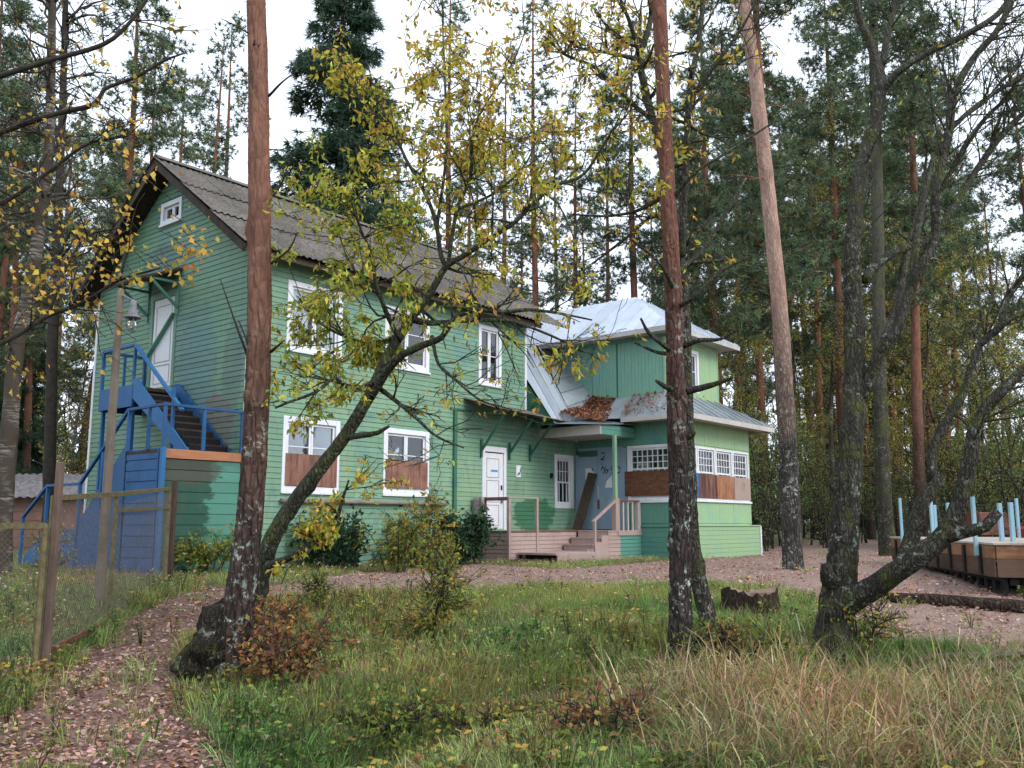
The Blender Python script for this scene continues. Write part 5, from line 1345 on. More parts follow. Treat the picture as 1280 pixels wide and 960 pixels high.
def spruce_proto(seed, H=18, r=3.2, nb=150, z0=.08, col=SCOL, dense=1.0):
    g = np.random.default_rng(seed); wt = TB(); cr = TB()
    wt.tube([(0, 0, -.4), (.05, .05, H * .5), (0, 0, H)], [.02 * H * .5, .011 * H * .5, .01], sides=9, seg=.6, rough=.03, seed=seed); C, A = [], []
    for i in range(nb):
        f = z0 + (1 - z0) * ((i + g.random()) / nb) ** .9; L = r * (1 - f) ** .85 * g.uniform(.7, 1.15) + .12; az = g.uniform(0, 6.28); d = np.array([math.cos(az), math.sin(az), 0])
        pts = [np.array([0, 0, f * H]) + d * L * q + [0, 0, -.42 * L * q ** 1.3 + .22 * L * max(0, q - .6)] for q in (0, .35, .7, 1.0)]
        wt.tube(pts, [.03, .02, .012, .006], sides=4, seg=9, seed=i)
        for j in range(int(60 * L * dense) + 6):
            q = g.uniform(.12, 1.0); a = min(2, int(q * 3)); b = pts[a] + (pts[a + 1] - pts[a]) * (q * 3 - a); s = np.cross(d, [0, 0, 1]) * g.normal(0, .26) * L * (1.1 - q * .5)
            C.append(b + s + [0, 0, -abs(g.normal(0, .10)) - .12 * abs(g.normal())]); A.append(unit(d * .7 + s * .6 + [0, 0, -.55]))
    needles(cr, np.array(C), np.array(A), g, 12, .26, .030, col, SW_, .55)
    return wt.mesh('trunk', BK['twig']), cr.mesh('crown', NEEDLE, False)
SPRUCES = [spruce_proto(21), spruce_proto(22, 17, 2.3, 120)]
YCOL = [(.42, .36, .065), (.31, .32, .065), (.19, .24, .06), (.48, .34, .075), (.36, .20, .06)]
GCOL = [(.14, .195, .07), (.19, .235, .08), (.11, .155, .06), (.29, .29, .085)]
def broad_proto(seed, H, spread_, nlimb, cols, wts, leaf=.085, per=2.2, stems=1, depth=2, bk='grey', r0=.09, keep=.9):
    g = np.random.default_rng(seed); wt = TB(); lv = TB(); ends = []
    for s in range(stems):
        a = g.uniform(0, 6.28); lean = (g.uniform(.1, .35) if stems > 1 else g.uniform(0, .1)); tip = np.array([math.cos(a) * lean * H, math.sin(a) * lean * H, H * g.uniform(.8, 1)])
        path = [np.array([math.cos(a) * .06 * stems, math.sin(a) * .06 * stems, -.2]), tip * .35 + g.normal(0, .04 * H, 3) * [1, 1, 0], tip * .7 + g.normal(0, .04 * H, 3) * [1, 1, 0], tip]
        R = [r0, r0 * .75, r0 * .45, .008]; wt.tube(path, R, sides=7, seg=.3, rough=.05, seed=seed + s)
        spawn(wt, path, R, g, ends, max(2, nlimb // stems), (.16 * H * spread_, .34 * H * spread_), .22, depth, .10)
    leaves_on(lv, ends, g, per, leaf, leaf * .55, cols, wts, .5, keep, .06)
    return wt.mesh('trunk', BK[bk]), lv.mesh('crown', LEAF, False)
BIRCHES = [broad_proto(31, 13, .75, 30, YCOL, [4, 3, 2, 2, .6], .10, 3.2, 1, 2, 'birch', .10), broad_proto(32, 10, .8, 26, YCOL, [3, 3, 4, 1, .5], .10, 3.2, 1, 2, 'birch', .09)]
BUSHES = [broad_proto(41, 3.6, 1.1, 36, GCOL, [4, 3, 3, 1.5], .085, 4.2, 5, 1, 'twig', .03), broad_proto(42, 4.6, 1.0, 40, GCOL, [4, 2, 4, 1], .09, 4.2, 6, 1, 'twig', .035), broad_proto(43, 3.0, 1.2, 34, GCOL, [4, 3, 3, 2], .08, 4.2, 6, 1, 'twig', .03)]
def copy_tree(name, proto, loc, sc, rz, label, cat, group, lean=0.0):
    e = empty(name, loc, rz); e.scale = (sc, sc, sc); e.rotation_euler = (lean * math.sin(rz), lean * math.cos(rz), rz); tag(e, label, cat, group)
    link('trunk', proto[0], e); c = link('crown', proto[1], e); c['kind'] = 'stuff'; return e

ORD = 'first second third fourth fifth sixth seventh eighth ninth tenth eleventh twelfth thirteenth fourteenth fifteenth sixteenth seventeenth eighteenth nineteenth twentieth twenty-first twenty-second twenty-third twenty-fourth twenty-fifth'.split()
def rank(L_): return sorted(L_, key=lambda t: t[0])
def bg(x_px, Y):
    X = (x_px - 640) / 1159.0 * Y; return (X, Y, float(gz(X, Y)) - .05)
g0 = np.random.default_rng(99)
# trunks that can be told apart, named by where they stand
for k, (x, Y, pi, sc, lab) in enumerate((
    (988, 31, 3, 1.15, 'red-barked pine standing just behind the pale leaning pine'),
    (1058, 37, 1, 1.0, 'pine with bright orange upper stem behind the old grey tree'),
    (1150, 33, 0, 1.05, 'pine with fissured dark foot beside the white birch'),
    (1168, 40, 2, 1.15, 'slim red pine close behind the white birch'),
    (560, 37, 6, 1.10, 'slim pine rising behind the slate roof above the middle window'),
    (626, 41, 5, 1.10, 'slender pine above the junction of slate roof and tin roof'),
    (673, 35, 6, 1.05, 'pine rising right behind the end of the slate roof'),
    (800, 40, 1, 1.0, 'pine rising behind the peak of the tin roof'),
    (262, 40, 5, 1.15, 'thin red pine left of the big foreground pine above the roof'),
    (122, 30, 0, 1.0, 'stout red pine rising behind the gable peak'))):
    copy_tree('pine_tree', PINES[pi], bg(x, Y), sc, g0.uniform(0, 6.28), lab, 'tree', 'pines of the wood behind the house', g0.normal(0, .012))
G1 = ('tall pine in the wood right of the house', 'pines in the wood at the side'); G2 = ('tall pine in the wood behind the house roof', 'pines in the wood beyond the roof'); G3 = ('tall pine in the wood beyond the gable', 'pines in the wood beyond the gable')
for i_, (x, Y, pi, sc) in enumerate(rank(((905, 38, 3, 1.05), (955, 40, 0, 1.1), (1030, 52, 0, 1.2), (1105, 42, 2, 1.1), (1125, 55, 1, 1.2), (1190, 50, 0, 1.1), (1275, 48, 4, 1.0), (1310, 40, 3, 1.0), (925, 52, 3, 1.2), (1018, 56, 3, 1.25), (1088, 58, 3, 1.3), (1205, 62, 3, 1.3), (1130, 72, 3, 1.35), (960, 68, 3, 1.35),
                     (870, 50, 0, 1.15), (885, 60, 3, 1.2), (1000, 62, 1, 1.3), (1060, 66, 3, 1.3), (1150, 64, 0, 1.3), (1350, 52, 1, 1.1), (1400, 46, 3, 1.0), (1230, 70, 3, 1.2)))):
    copy_tree('pine_tree', PINES[pi], bg(x, Y), sc * g0.uniform(.93, 1.07), g0.uniform(0, 6.28), '%s tall pine from the left in the wood right of the house' % ORD[i_], 'tree', G1[1], g0.normal(0, .012))
for i_, (x, Y, pi, sc) in enumerate(rank(((492, 46, 5, 1.0), (577, 49, 6, 1.1), (722, 43, 5, 1.05), (590, 52, 6, 1.1), (648, 56, 5, 1.1), (702, 47, 6, 1.05), (735, 56, 5, 1.1), (762, 46, 6, 1.0), (840, 47, 0, 1.05), (820, 60, 5, 1.1), (525, 60, 6, 1.05)))):
    copy_tree('pine_tree', PINES[pi], bg(x, Y), sc * g0.uniform(.93, 1.07), g0.uniform(0, 6.28), '%s tall pine from the left in the wood behind the house roof' % ORD[i_], 'tree', G2[1], g0.normal(0, .012))
for i_, (x, Y, pi, sc) in enumerate(rank(((-60, 30, 0, 1.0), (-25, 36, 3, .95), (5, 33, 4, .95), (188, 42, 4, 1.1), (215, 50, 0, 1.0), (-110, 40, 3, 1.0), (32, 42, 0, 1.0), (88, 46, 2, 1.1), (232, 37, 6, 1.05), (168, 38, 5, 1.1), (60, 56, 3, 1.1), (110, 58, 1, 1.1), (-160, 34, 1, 1.0), (-10, 60, 3, 1.1), (240, 60, 2, 1.1)))):
    copy_tree('pine_tree', PINES[pi], bg(x, Y), sc * g0.uniform(.93, 1.07), g0.uniform(0, 6.28), '%s tall pine from the left in the wood beyond the gable' % ORD[i_], 'tree', G3[1], g0.normal(0, .012))
sp0 = copy_tree('spruce_tree', SPRUCES[0], bg(408, 31), 1.3, .4, 'dark dense spruce towering behind the slate roof', 'tree', None); sp0.scale = (1.5, 1.5, 1.32)
for i_, (x, Y, sc, k) in enumerate(rank(((28, 44, .8, 1), (-30, 42, .9, 0), (1090, 60, .75, 0), (935, 56, .7, 1), (1040, 70, .9, 0), (1330, 60, .9, 1), (865, 72, .8, 0), (1180, 75, .9, 1)))):
    copy_tree('spruce_tree', SPRUCES[k], bg(x, Y), sc, g0.uniform(0, 6), '%s dark spruce from the left deep in the wood' % ORD[i_], 'tree', 'spruces deep in the wood')
copy_tree('birch_tree', BIRCHES[0], bg(1178, 36), 1.0, 1.0, 'white-stemmed birch among pines beyond the flat wagon', 'tree', None)
for i_, (x, Y, k, sc) in enumerate(rank(((915, 36, 1, .95), (1000, 48, 0, .9), (96, 38, 0, .85), (88, 46, 1, 1.0), (1255, 34, 1, .8), (1240, 42, 0, .9), (1120, 60, 0, 1.0), (-60, 48, 1, 1.0), (1290, 38, 1, .8), (745, 40, 1, .9), (940, 33, 1, .8), (1140, 40, 0, 1.0), (1205, 38, 1, 1.0), (1225, 34, 0, .8), (1100, 52, 1, 1.2), (1030, 45, 1, .9), (600, 44, 0, 1.0), (690, 52, 1, 1.2), (1275, 45, 0, 1.1), (1045, 36, 0, 1.2)))):
    copy_tree('birch_tree', BIRCHES[k], bg(x, Y), sc, g0.uniform(0, 6), '%s yellowing young birch from the left at the wood edge' % ORD[i_], 'tree', 'yellowing young birches')
for i_, (x, Y, k, sc) in enumerate(rank(((955, 33, 0, 1.1), (985, 38, 1, 1.0), (1020, 40, 2, 1.2), (1040, 34, 1, .8), (1075, 44, 0, 1.2), (1110, 50, 1, 1.3), (1200, 36, 0, 1.2), (1225, 31, 2, 1.2), (1262, 33, 0, 1.3), (1290, 30, 1, 1.1), (1150, 46, 2, 1.2), (945, 44, 1, 1.3), (1180, 56, 1, 1.5), (1240, 48, 0, 1.5), (1060, 58, 1, 1.5), (990, 60, 1, 1.5), (1330, 36, 0, 1.3),
                     (-20, 46, 1, 1.4), (40, 48, 0, 1.5), (80, 42, 1, 1.3), (105, 50, 1, 1.5), (-70, 40, 1, 1.3), (10, 52, 1, 1.6), (1370, 34, 1, 1.2), (968, 30, 1, .9)))):
    copy_tree('leafy_bush', BUSHES[k], bg(x, Y), sc, g0.uniform(0, 6), '%s yellow-green bush from the left at the foot of the wood' % ORD[i_], 'bush', 'undergrowth bushes')
# far wood closing the horizon
g = np.random.default_rng(77); tb = TB(); C, A = [], []
for i in range(11000):
    a = g.uniform(-.80, .80); R_ = g.uniform(85, 120); C.append((math.sin(a) * R_, math.cos(a) * R_, abs(g.normal(0, 5.5)) + g.random() * .5)); A.append((0, 0, 1.0))
needles(tb, np.array(C), np.array(A), g, 9, 1.2, .24, [(.050, .070, .045), (.070, .085, .045), (.11, .11, .045), (.04, .06, .04)], [3, 3, 1, 2], .9)  # tones lightened as well, in place of haze with distance
fw = tb.build('far_forest', NEEDLE, None, False); tag(fw, 'dark far-off wood closing the view between the trunks', 'forest', kind='stuff')

# ---- hero: big pine in front of the house
def pine_stubs(root, mt, P, R, g, n, Lr, t0, t1, up=.25, depth=0):
    Pc, Rc = catmull(P, R, .05); m = len(Pc); ends = []
    for _ in range(n):
        tb = TB(); i = int(g.uniform(t0, t1) * (m - 2)); az = g.uniform(0, 6.28); grow(tb, Pc[i], (math.cos(az), math.sin(az), up), g.uniform(*Lr), g.uniform(.008, .018), depth, g, ends, -.01, .16, (1, 2), .5); part(tb, 'dead_branch', mt, root)
def crown_on(root, p, sc, k):
    c = link('crown', PINES[k][1], root); H = 21
    c.location = Vector(p) - Vector(root.location) - Vector((0, 0, 9.5 * sc)); c.scale = (sc, sc, sc); c['kind'] = 'stuff'; return c
b = gpx(283, 852); Yb = b[1]; g = np.random.default_rng(5)
r1 = tree('pine_tree', 'big foreground pine with mossy burl at its foot beside the leaf path', b)
P, R = trace([(281, 868, 0, 33), (287, 830, 0, 23), (297, 770, 0, 19), (307, 690, 0, 16.5), (316, 600, 0, 15.6), (322, 480, 0, 15.2), (324, 350, 0, 14.8), (324, 200, 0, 13.8), (322, 60, 0, 12.6), (321, -60, 0, 12)], Yb)
top = P[-1]; P = np.vstack([P, top + [.0, .1, 2.5], top + [-.1, .3, 6], top + [0, .2, 10]]); R = np.append(R, [.10, .075, .03])
tb = TB(); tb.tube(P, R, sides=56, seg=.028, rough=.036, seed=3, knots=22); part(tb, 'trunk', BK['pine'], r1)
pine_stubs(r1, BK['twig'], P, R, g, 16, (.12, .45), .30, .62)
for (x, y), (x2, y2) in (((336, 120), (372, 88)), ((337, 250), (362, 200)), ((338, 330), (372, 290)), ((338, 440), (356, 425)), ((312, 452), (275, 348)), ((316, 455), (298, 400)), ((320, 70), (318, 50))):
    a_, c_ = at(x, y, Yb), at(x2, y2, Yb - .15); m_ = (a_ + c_) / 2 + g.normal(0, .03, 3); tb = TB(); tb.tube([a_, m_, c_], [.016, .011, .005], sides=6, seg=.05, rough=.08, seed=4); part(tb, 'dead_branch', BK['twig'], r1)

crown_on(r1, P[-2] + [0, 0, -1.5], .8, 0)
# mossy burl
BK['burl'] = bark('mossy_burl_bark', (.036, .030, .022), (.04, .033, .025), 0, 9, lichen=(.32, .36, .28), lich=.7, moss=.9, sc=1.6)
tb = TB(); c0 = at(266, 800, Yb + .02); c0[2] = b[2]
for k, (dx, dz, rad) in enumerate(((0, .0, .26), (-.02, .25, .22), (.04, .45, .19), (.10, .62, .13))):
    pass
tb.tube([c0 + [.02, 0, -.15], c0 + [.01, -.02, .16], c0 + [.04, -.02, .38], c0 + [.12, 0, .60], c0 + [.20, 0, .80]], [.23, .195, .19, .145, .05], sides=36, seg=.03, rough=.10, seed=12, knots=26)
part(tb, 'burl', BK['burl'], r1)['label'] = 'mossy burl with pale lichen on the side of the trunk'

# ---- hero: leaning cherry tree behind it, crown spread over the facade
Yc = Yb + 1.1; bc = gpx(318, 800); g = np.random.default_rng(8); r2 = tree('cherry_tree', 'leaning yellow-leaved tree arching across the green facade', (at(312, 780, Yc)[0], Yc, float(gz(at(312, 780, Yc)[0], Yc))))
limbs = [
 [(306, 800, 0, 12.65), (322, 735, 0, 11.32), (341, 672, 0, 10.32), (370, 625, -.05, 9.32), (398, 588, -.1, 8.66), (436, 538, -.15, 7.99), (465, 488, -.2, 7.33), (486, 442, -.25, 6.33), (515, 397, -.3, 5.33), (540, 363, -.3, 4.66), (557, 334, -.35, 4), (581, 319, -.4, 3.33), (615, 296, -.5, 3.06), (642, 279, -.6, 2.86), (669, 252, -.6, 2.66), (692, 232, -.7, 2.39), (729, 218, -.7, 2), (763, 168, -.8, 1.6), (786, 141, -.8, 1)],
 [(463, 497, -.2, 5.66), (494, 451, -.5, 5), (523, 434, -.7, 4.66), (552, 422, -.9, 4), (566, 400, -1.0, 3.33), (590, 388, -1.1, 3.19), (632, 390, -1.2, 2.93), (660, 387, -1.3, 2.39), (700, 392, -1.4, 1.67), (740, 400, -1.4, 1.06)],
 [(517, 400, -.3, 4), (540, 404, -.2, 3.66), (565, 402, -.1, 3.06), (600, 400, 0, 2.66), (640, 402, .1, 2.13), (690, 420, .2, 1.6), (730, 440, .2, 0.94)],
 [(557, 334, -.35, 3.33), (551, 319, -.3, 3.19), (544, 275, -.2, 2.8), (528, 235, -.1, 2.53), (507, 198, 0, 2.13), (491, 161, 0, 1.73), (470, 120, .1, 1.2), (460, 80, .1, 0.8)],
 [(560, 330, -.35, 2.66), (571, 262, -.5, 2.39), (588, 222, -.6, 2.13), (591, 168, -.7, 1.86), (605, 134, -.7, 1.47), (640, 80, -.8, 1.06), (660, 30, -.8, 0.67)],
 [(546, 285, -.2, 2.39), (558, 188, 0, 2), (556, 100, .1, 1.6), (554, 50, .1, 1.2), (552, -20, .1, 0.8)],
 [(500, 425, -.3, 3.33), (485, 395, -.5, 3), (470, 355, -.7, 2.66), (465, 320, -.8, 2.13), (450, 285, -.9, 1.47), (435, 240, -1, 0.94)],
 [(480, 470, -.2, 3.33), (440, 488, -.5, 2.8), (420, 472, -.7, 2.39), (395, 490, -.9, 2.13), (360, 503, -1.0, 1.73), (344, 510, -1.05, 1.33)],
 [(428, 548, -.12, 4), (450, 545, -.3, 3.6), (472, 541, -.4, 3.06), (486, 533, -.5, 1.73)],
 [(475, 486, -.2, 3.33), (500, 505, -.4, 2.66), (523, 525, -.5, 2.13), (545, 545, -.6, 1.6), (580, 560, -.7, 0.94)],
 [(540, 420, -.8, 2.66), (548, 455, -.9, 2), (570, 475, -1, 1.73), (600, 500, -1, 1.33), (640, 512, -1.1, 0.86)],
 [(330, 710, 0, 5.33), (365, 695, -.3, 4), (398, 673, -.5, 3.33), (418, 655, -.5, 2.66), (428, 625, -.6, 2), (436, 600, -.6, 1.06)],
 [(571, 262, -.5, 2), (620, 240, -.4, 1.73), (660, 200, -.3, 1.33), (675, 150, -.3, 0.94)],
 [(505, 415, -.3, 2.66), (470, 430, .2, 2.27), (430, 420, .4, 1.86), (395, 400, .5, 1.33), (372, 370, .6, 0.8)],
]
tw = TB(); tl = TB(); LP = []
for i, l in enumerate(limbs):
    P, R = trace(l, Yc); tw.tube(P, R, sides=18 if i == 0 else 9, seg=.06 if i == 0 else .09, rough=.05, seed=20 + i, knots=8 if i == 0 else 2); LP.append((P, R))
CH = [(.33, .37, .055), (.44, .41, .055), (.60, .48, .065), (.58, .37, .07), (.23, .30, .055), (.50, .25, .065)]
for i, n, Lr, t0, keep, w in ((0, 26, (.5, 1.2), .55, .62, [2, 3, 4, 2, 1, 1]), (1, 12, (.3, .8), .45, .28, [2, 3, 3, 2, 1, 1]), (2, 12, (.3, .9), .4, .20, [2, 3, 3, 2, 1, 1]), (3, 22, (.4, 1.1), .25, .75, [2, 3, 4, 2, 1, 1]), (4, 20, (.4, 1.1), .3, .75, [1, 2, 4, 3, .5, 2]),
                         (5, 20, (.4, 1.1), .2, .75, [1, 2, 4, 4, .5, 2]), (6, 26, (.35, 1.0), .15, .85, [4, 4, 2, .6, 3, .3]), (7, 9, (.25, .6), .3, .55, [4, 4, 2, .6, 3, .3]), (9, 8, (.3, .8), .2, .06, [2, 3, 3, 2, 1, 1]), (10, 9, (.3, .8), .2, .08, [2, 3, 3, 2, 1, 1]), (11, 12, (.25, .7), .35, .8, [2, 3, 4, 4, 2, 1]), (12, 14, (.4, 1.0), .2, .7, [1, 2, 4, 3, .5, 2]), (13, 26, (.35, .9), .15, .85, [4, 4, 2, .6, 3, .3])):
    ends = []; spawn(tw, LP[i][0], LP[i][1], g, ends, n, Lr, t0, 2, .03, nch=(2, 3), ratio=.5); leaves_on(tl, ends, g, 3.4, .084 if i != 11 else .070, .036, CH, w, 1.0, keep * .9, .035)
part(tw, 'trunk', BK['cherry'], r2); part(tl, 'crown', LEAF, r2, 'stuff', False)

# ---- hero: pine in the middle and the grey tree twisting behind it
b = gpx(850, 822); Ym = b[1]; g = np.random.default_rng(15)
r3 = tree('pine_tree', 'slim lichen-spotted pine with bare dead branches before the wing', b)
P, R = trace([(850, 835, 0, 18), (850, 800, 0, 14.5), (850, 700, 0, 13), (848, 600, 0, 12.2), (845, 500, 0, 11.6), (842, 380, 0, 11), (835, 250, 0, 10), (829, 120, 0, 9.2), (824, 0, 0, 9.5), (822, -60, 0, 9)], Ym)
top = P[-1]; P = np.vstack([P, top + [-.1, .1, 2.5], top + [-.1, .2, 6]]); R = np.append(R, [.07, .03])
tb = TB(); tb.tube(P, R, sides=48, seg=.028, rough=.040, seed=31, knots=24); part(tb, 'trunk', BK['pine_mid'], r3)
tb = TB()
for l in ([(858, 490, 0, 5), (880, 484, -.1, 4), (905, 476, -.2, 2.6), (916, 472, -.3, 1.6)], [(842, 488, 0, 4.5), (830, 482, -.2, 3.5), (820, 476, -.3, 2)], [(842, 440, 0, 4), (825, 428, -.2, 3), (810, 415, -.4, 2.4), (801, 398, -.5, 1.5)], [(838, 442, 0, 3), (820, 440, .2, 2.2), (793, 428, .3, 1.4)],
          [(855, 432, 0, 4), (875, 425, -.2, 3), (900, 424, -.3, 2.2), (920, 412, -.4, 1.4)], [(857, 548, 0, 4.5), (866, 544, -.05, 3.5), (868, 540, -.1, 2.5)], [(845, 385, 0, 3.5), (870, 370, -.3, 2.8), (900, 340, -.4, 2.2), (935, 322, -.5, 1.4)], [(848, 340, 0, 3), (880, 310, .3, 2.4), (905, 270, .4, 2), (940, 210, .5, 1.2)],
          [(840, 250, 0, 3), (870, 215, -.2, 2.4), (910, 190, -.3, 2.0), (968, 152, -.3, 1.2)], [(838, 240, 0, 3), (800, 262, .2, 2.4), (760, 270, .3, 1.8), (715, 268, .3, 1.2)], [(846, 370, 0, 3), (825, 330, -.3, 2), (790, 300, -.5, 1.4)]):
    P2, R2 = trace(l, Ym); tb = TB(); tb.tube(P2, R2, sides=8, seg=.05, rough=.08, seed=int(l[0][1])); part(tb, 'dead_branch', BK['grey'], r3)

crown_on(r3, P[-1] + [0, 0, -1.0], .6, 2)
r4 = tree('grey_willow_tree', 'grey crooked tree growing close behind the middle pine', gpx(885, 800)); Yg = Ym + .45
limbs = [[(893, 808, 0, 13.26), (882, 760, 0, 10.92), (868, 700, .1, 9.36), (862, 600, .2, 8.19), (858, 480, .3, 7.41), (856, 380, .4, 6.63), (845, 280, .5, 5.85), (826, 190, .5, 5.46), (806, 110, .5, 5.07), (800, 70, .5, 4.68), (812, 30, .5, 3.9), (818, -20, .5, 3.12)],
         [(800, 72, .5, 3.51), (790, 35, .3, 2.81), (776, 0, .2, 2.03), (770, -20, .2, 1.56)], [(852, 320, .4, 4.68), (858, 200, .2, 4.29), (862, 110, .1, 3.9), (872, 60, .1, 3.51), (880, 0, .1, 3.12), (884, -40, .1, 2.34)],
         [(856, 130, .2, 2.73), (895, 80, 0, 2.34), (930, 30, -.1, 1.72), (950, -10, -.2, 1.17)], [(815, 150, .5, 3.12), (780, 120, .3, 2.65), (745, 85, .2, 2.18), (706, 68, .1, 1.72), (680, 45, 0, 1.17)], [(800, 75, .5, 2.73), (760, 66, .3, 2.34), (720, 58, .2, 1.87), (690, 30, .1, 1.25)],
         [(850, 300, .4, 3.12), (820, 270, .2, 2.34), (780, 300, .1, 1.87), (740, 330, .1, 1.25)]]
tw = TB(); tl = TB(); LP = []
for i, l in enumerate(limbs):
    P, R = trace(l, Yg); tw.tube(P, R, sides=16 if i == 0 else 9, seg=.06 if i == 0 else .1, rough=.06, seed=50 + i, knots=5); LP.append((P, R))
for i, n, keep in ((0, 14, .5), (1, 9, .5), (2, 14, .42), (3, 10, .3), (4, 16, .75), (5, 14, .75), (6, 9, .5)):
    ends = []; spawn(tw, LP[i][0], LP[i][1], g, ends, n, (.35, .95), .3 if i else .55, 1, .04); leaves_on(tl, ends, g, 3.2, .092, .036, CH, [1, 2, 4, 3, .5, 2], .8, keep, .04)
part(tw, 'trunk', BK['grey'], r4); part(tl, 'crown', LEAF, r4, 'stuff', False)

# ---- hero: pale leaning pine at the track
b = gpx(991, 712); Yp = b[1]; g = np.random.default_rng(18)
r5 = tree('pine_tree', 'tall pale pine leaning over the dirt track beside the wing', b)
P, R = trace([(992, 722, 0, 15), (991, 700, 0, 12.5), (988, 620, 0, 11.5), (982, 500, 0, 10.6), (974, 380, 0, 10), (962, 260, 0, 9.4), (947, 120, 0, 8.6), (930, 0, 0, 8), (922, -60, 0, 7.5)], Yp)
d = unit(P[-1] - P[-2]); P = np.vstack([P, P[-1] + d * 3, P[-1] + d * 7]); R = np.append(R, [.14, .05])
tb = TB(); tb.tube(P, R, sides=30, seg=.08, rough=.022, seed=61, knots=14); part(tb, 'trunk', BK['pine_pale'], r5)
pine_stubs(r5, BK['pine_far'], P, R, g, 18, (.5, 1.8), .40, .80, .15, 1); crown_on(r5, P[-1] + [0, 0, -2], .9, 1)

# ---- hero: old many-stemmed grey tree at the right
b = gpx(1046, 812); Yo = b[1]; g = np.random.default_rng(25)
r6 = tree('old_willow_tree', 'old many-stemmed grey tree with a heavy limb leaning right', b)
limbs = [[(1040, 822, 0, 28), (1043, 785, 0, 21.7), (1050, 730, 0, 19.6), (1056, 660, 0, 16.8), (1064, 560, 0, 14), (1068, 468, 0, 12.95), (1067, 380, 0, 11.2), (1066, 300, 0, 10.15), (1078, 210, .1, 9.1), (1094, 150, .1, 8.4), (1100, 105, .1, 8.05), (1090, 60, .2, 5.6), (1074, 20, .2, 4.55), (1066, -30, .2, 3.5)],
         [(1098, 118, .1, 5.6), (1125, 88, -.1, 4.9), (1160, 66, -.2, 4.55), (1210, 42, -.3, 4.2), (1250, 15, -.3, 3.85), (1270, -20, -.4, 3.5)], [(1098, 112, .1, 4.9), (1108, 50, .3, 3.85), (1120, 0, .3, 3.5), (1126, -40, .3, 2.8)],
         [(1075, 500, 0, 8.4), (1088, 470, -.1, 7.7), (1100, 440, -.2, 7), (1122, 410, -.3, 6.65), (1135, 370, -.3, 6.3), (1150, 335, -.4, 5.95), (1168, 300, -.4, 5.6), (1170, 235, -.5, 5.25), (1186, 168, -.5, 5.25), (1192, 120, -.5, 4.9), (1215, 75, -.5, 4.55), (1245, 40, -.6, 4.2), (1262, 5, -.6, 4.2), (1270, -30, -.6, 3.5)],
         [(1080, 350, 0, 6.3), (1100, 328, .2, 5.6), (1125, 312, .3, 5.25), (1159, 300, .4, 4.9), (1182, 275, .4, 4.55), (1219, 215, .5, 4.2), (1253, 168, .5, 3.85), (1285, 138, .5, 3.5), (1320, 120, .5, 2.8)],
         [(1140, 358, -.3, 4.2), (1150, 270, -.1, 3.85), (1170, 190, 0, 3.5), (1200, 150, 0, 3.15), (1245, 115, .1, 2.8), (1290, 90, .1, 2.38)],
         [(1118, 415, -.3, 3.85), (1140, 300, .4, 3.5), (1180, 230, .6, 3.22), (1230, 150, .6, 2.8), (1290, 100, .6, 2.1)],
         [(1052, 755, -.05, 18.2), (1085, 738, -.3, 14), (1115, 718, -.5, 13.3), (1150, 695, -.7, 12.6), (1180, 668, -.8, 11.2), (1200, 625, -.9, 9.8), (1212, 570, -1, 8.75), (1222, 528, -1, 7.7), (1246, 495, -1.1, 7), (1285, 458, -1.2, 5.6), (1330, 430, -1.3, 4.2)],
         [(1178, 672, -.8, 8.4), (1205, 665, -.9, 7.7), (1232, 658, -1.0, 6.65), (1246, 640, -1.0, 5.6)], [(1128, 706, -.6, 9.8), (1140, 670, -.5, 9.1), (1150, 635, -.5, 8.4), (1165, 612, -.5, 7.7), (1176, 596, -.5, 5.6)],
         [(1166, 600, -.3, 5.6), (1166, 562, -.2, 5.6), (1190, 515, -.2, 5.25), (1206, 488, -.2, 4.9), (1223, 434, -.2, 4.55), (1250, 407, -.2, 4.2), (1256, 378, -.2, 3.85), (1285, 340, -.2, 3.5), (1320, 300, -.2, 2.8)],
         [(1223, 434, -.2, 3.5), (1262, 400, -.4, 3.15), (1300, 385, -.5, 2.8)], [(1100, 440, -.2, 4.2), (1120, 380, .2, 3.5), (1128, 330, .3, 2.8), (1150, 250, .4, 2.1), (1160, 180, .4, 1.4)], [(1052, 740, 0, 9.8), (1036, 722, -.15, 8.4), (1033, 706, -.2, 6.3)]]
tw = TB(); tl = TB(); LP = []
for i, l in enumerate(limbs):
    P, R = trace(l, Yo); tw.tube(P, R, sides=30 if i == 0 else 14, seg=.05 if i == 0 else .07, rough=.05, seed=70 + i, knots=10 if i in (0, 7) else 4); LP.append((P, R))
for i, n, Lr, dep in ((1, 12, (.5, 1.2), 2), (2, 8, (.4, 1.0), 1), (3, 16, (.5, 1.3), 2), (4, 16, (.5, 1.3), 2), (5, 12, (.4, 1.1), 2), (6, 10, (.4, 1.1), 2), (7, 8, (.4, 1.0), 1), (10, 10, (.4, 1.0), 1), (11, 6, (.3, .8), 1), (12, 6, (.3, .8), 1), (0, 8, (.3, .9), 1)):
    ends = []; spawn(tw, LP[i][0], LP[i][1], g, ends, int(n * 1.3), (Lr[0], Lr[1] * 1.15), .5, dep, .06, nch=(2, 3), wig=.13, r=.011, bias=(.3, 0, .5)); leaves_on(tl, ends, g, .5, .08, .03, YCOL, [3, 4, 3, 1, .3], .8, .22, .05)
part(tw, 'trunk', BK['grey'], r6); part(tl, 'crown', LEAF, r6, 'stuff', False)

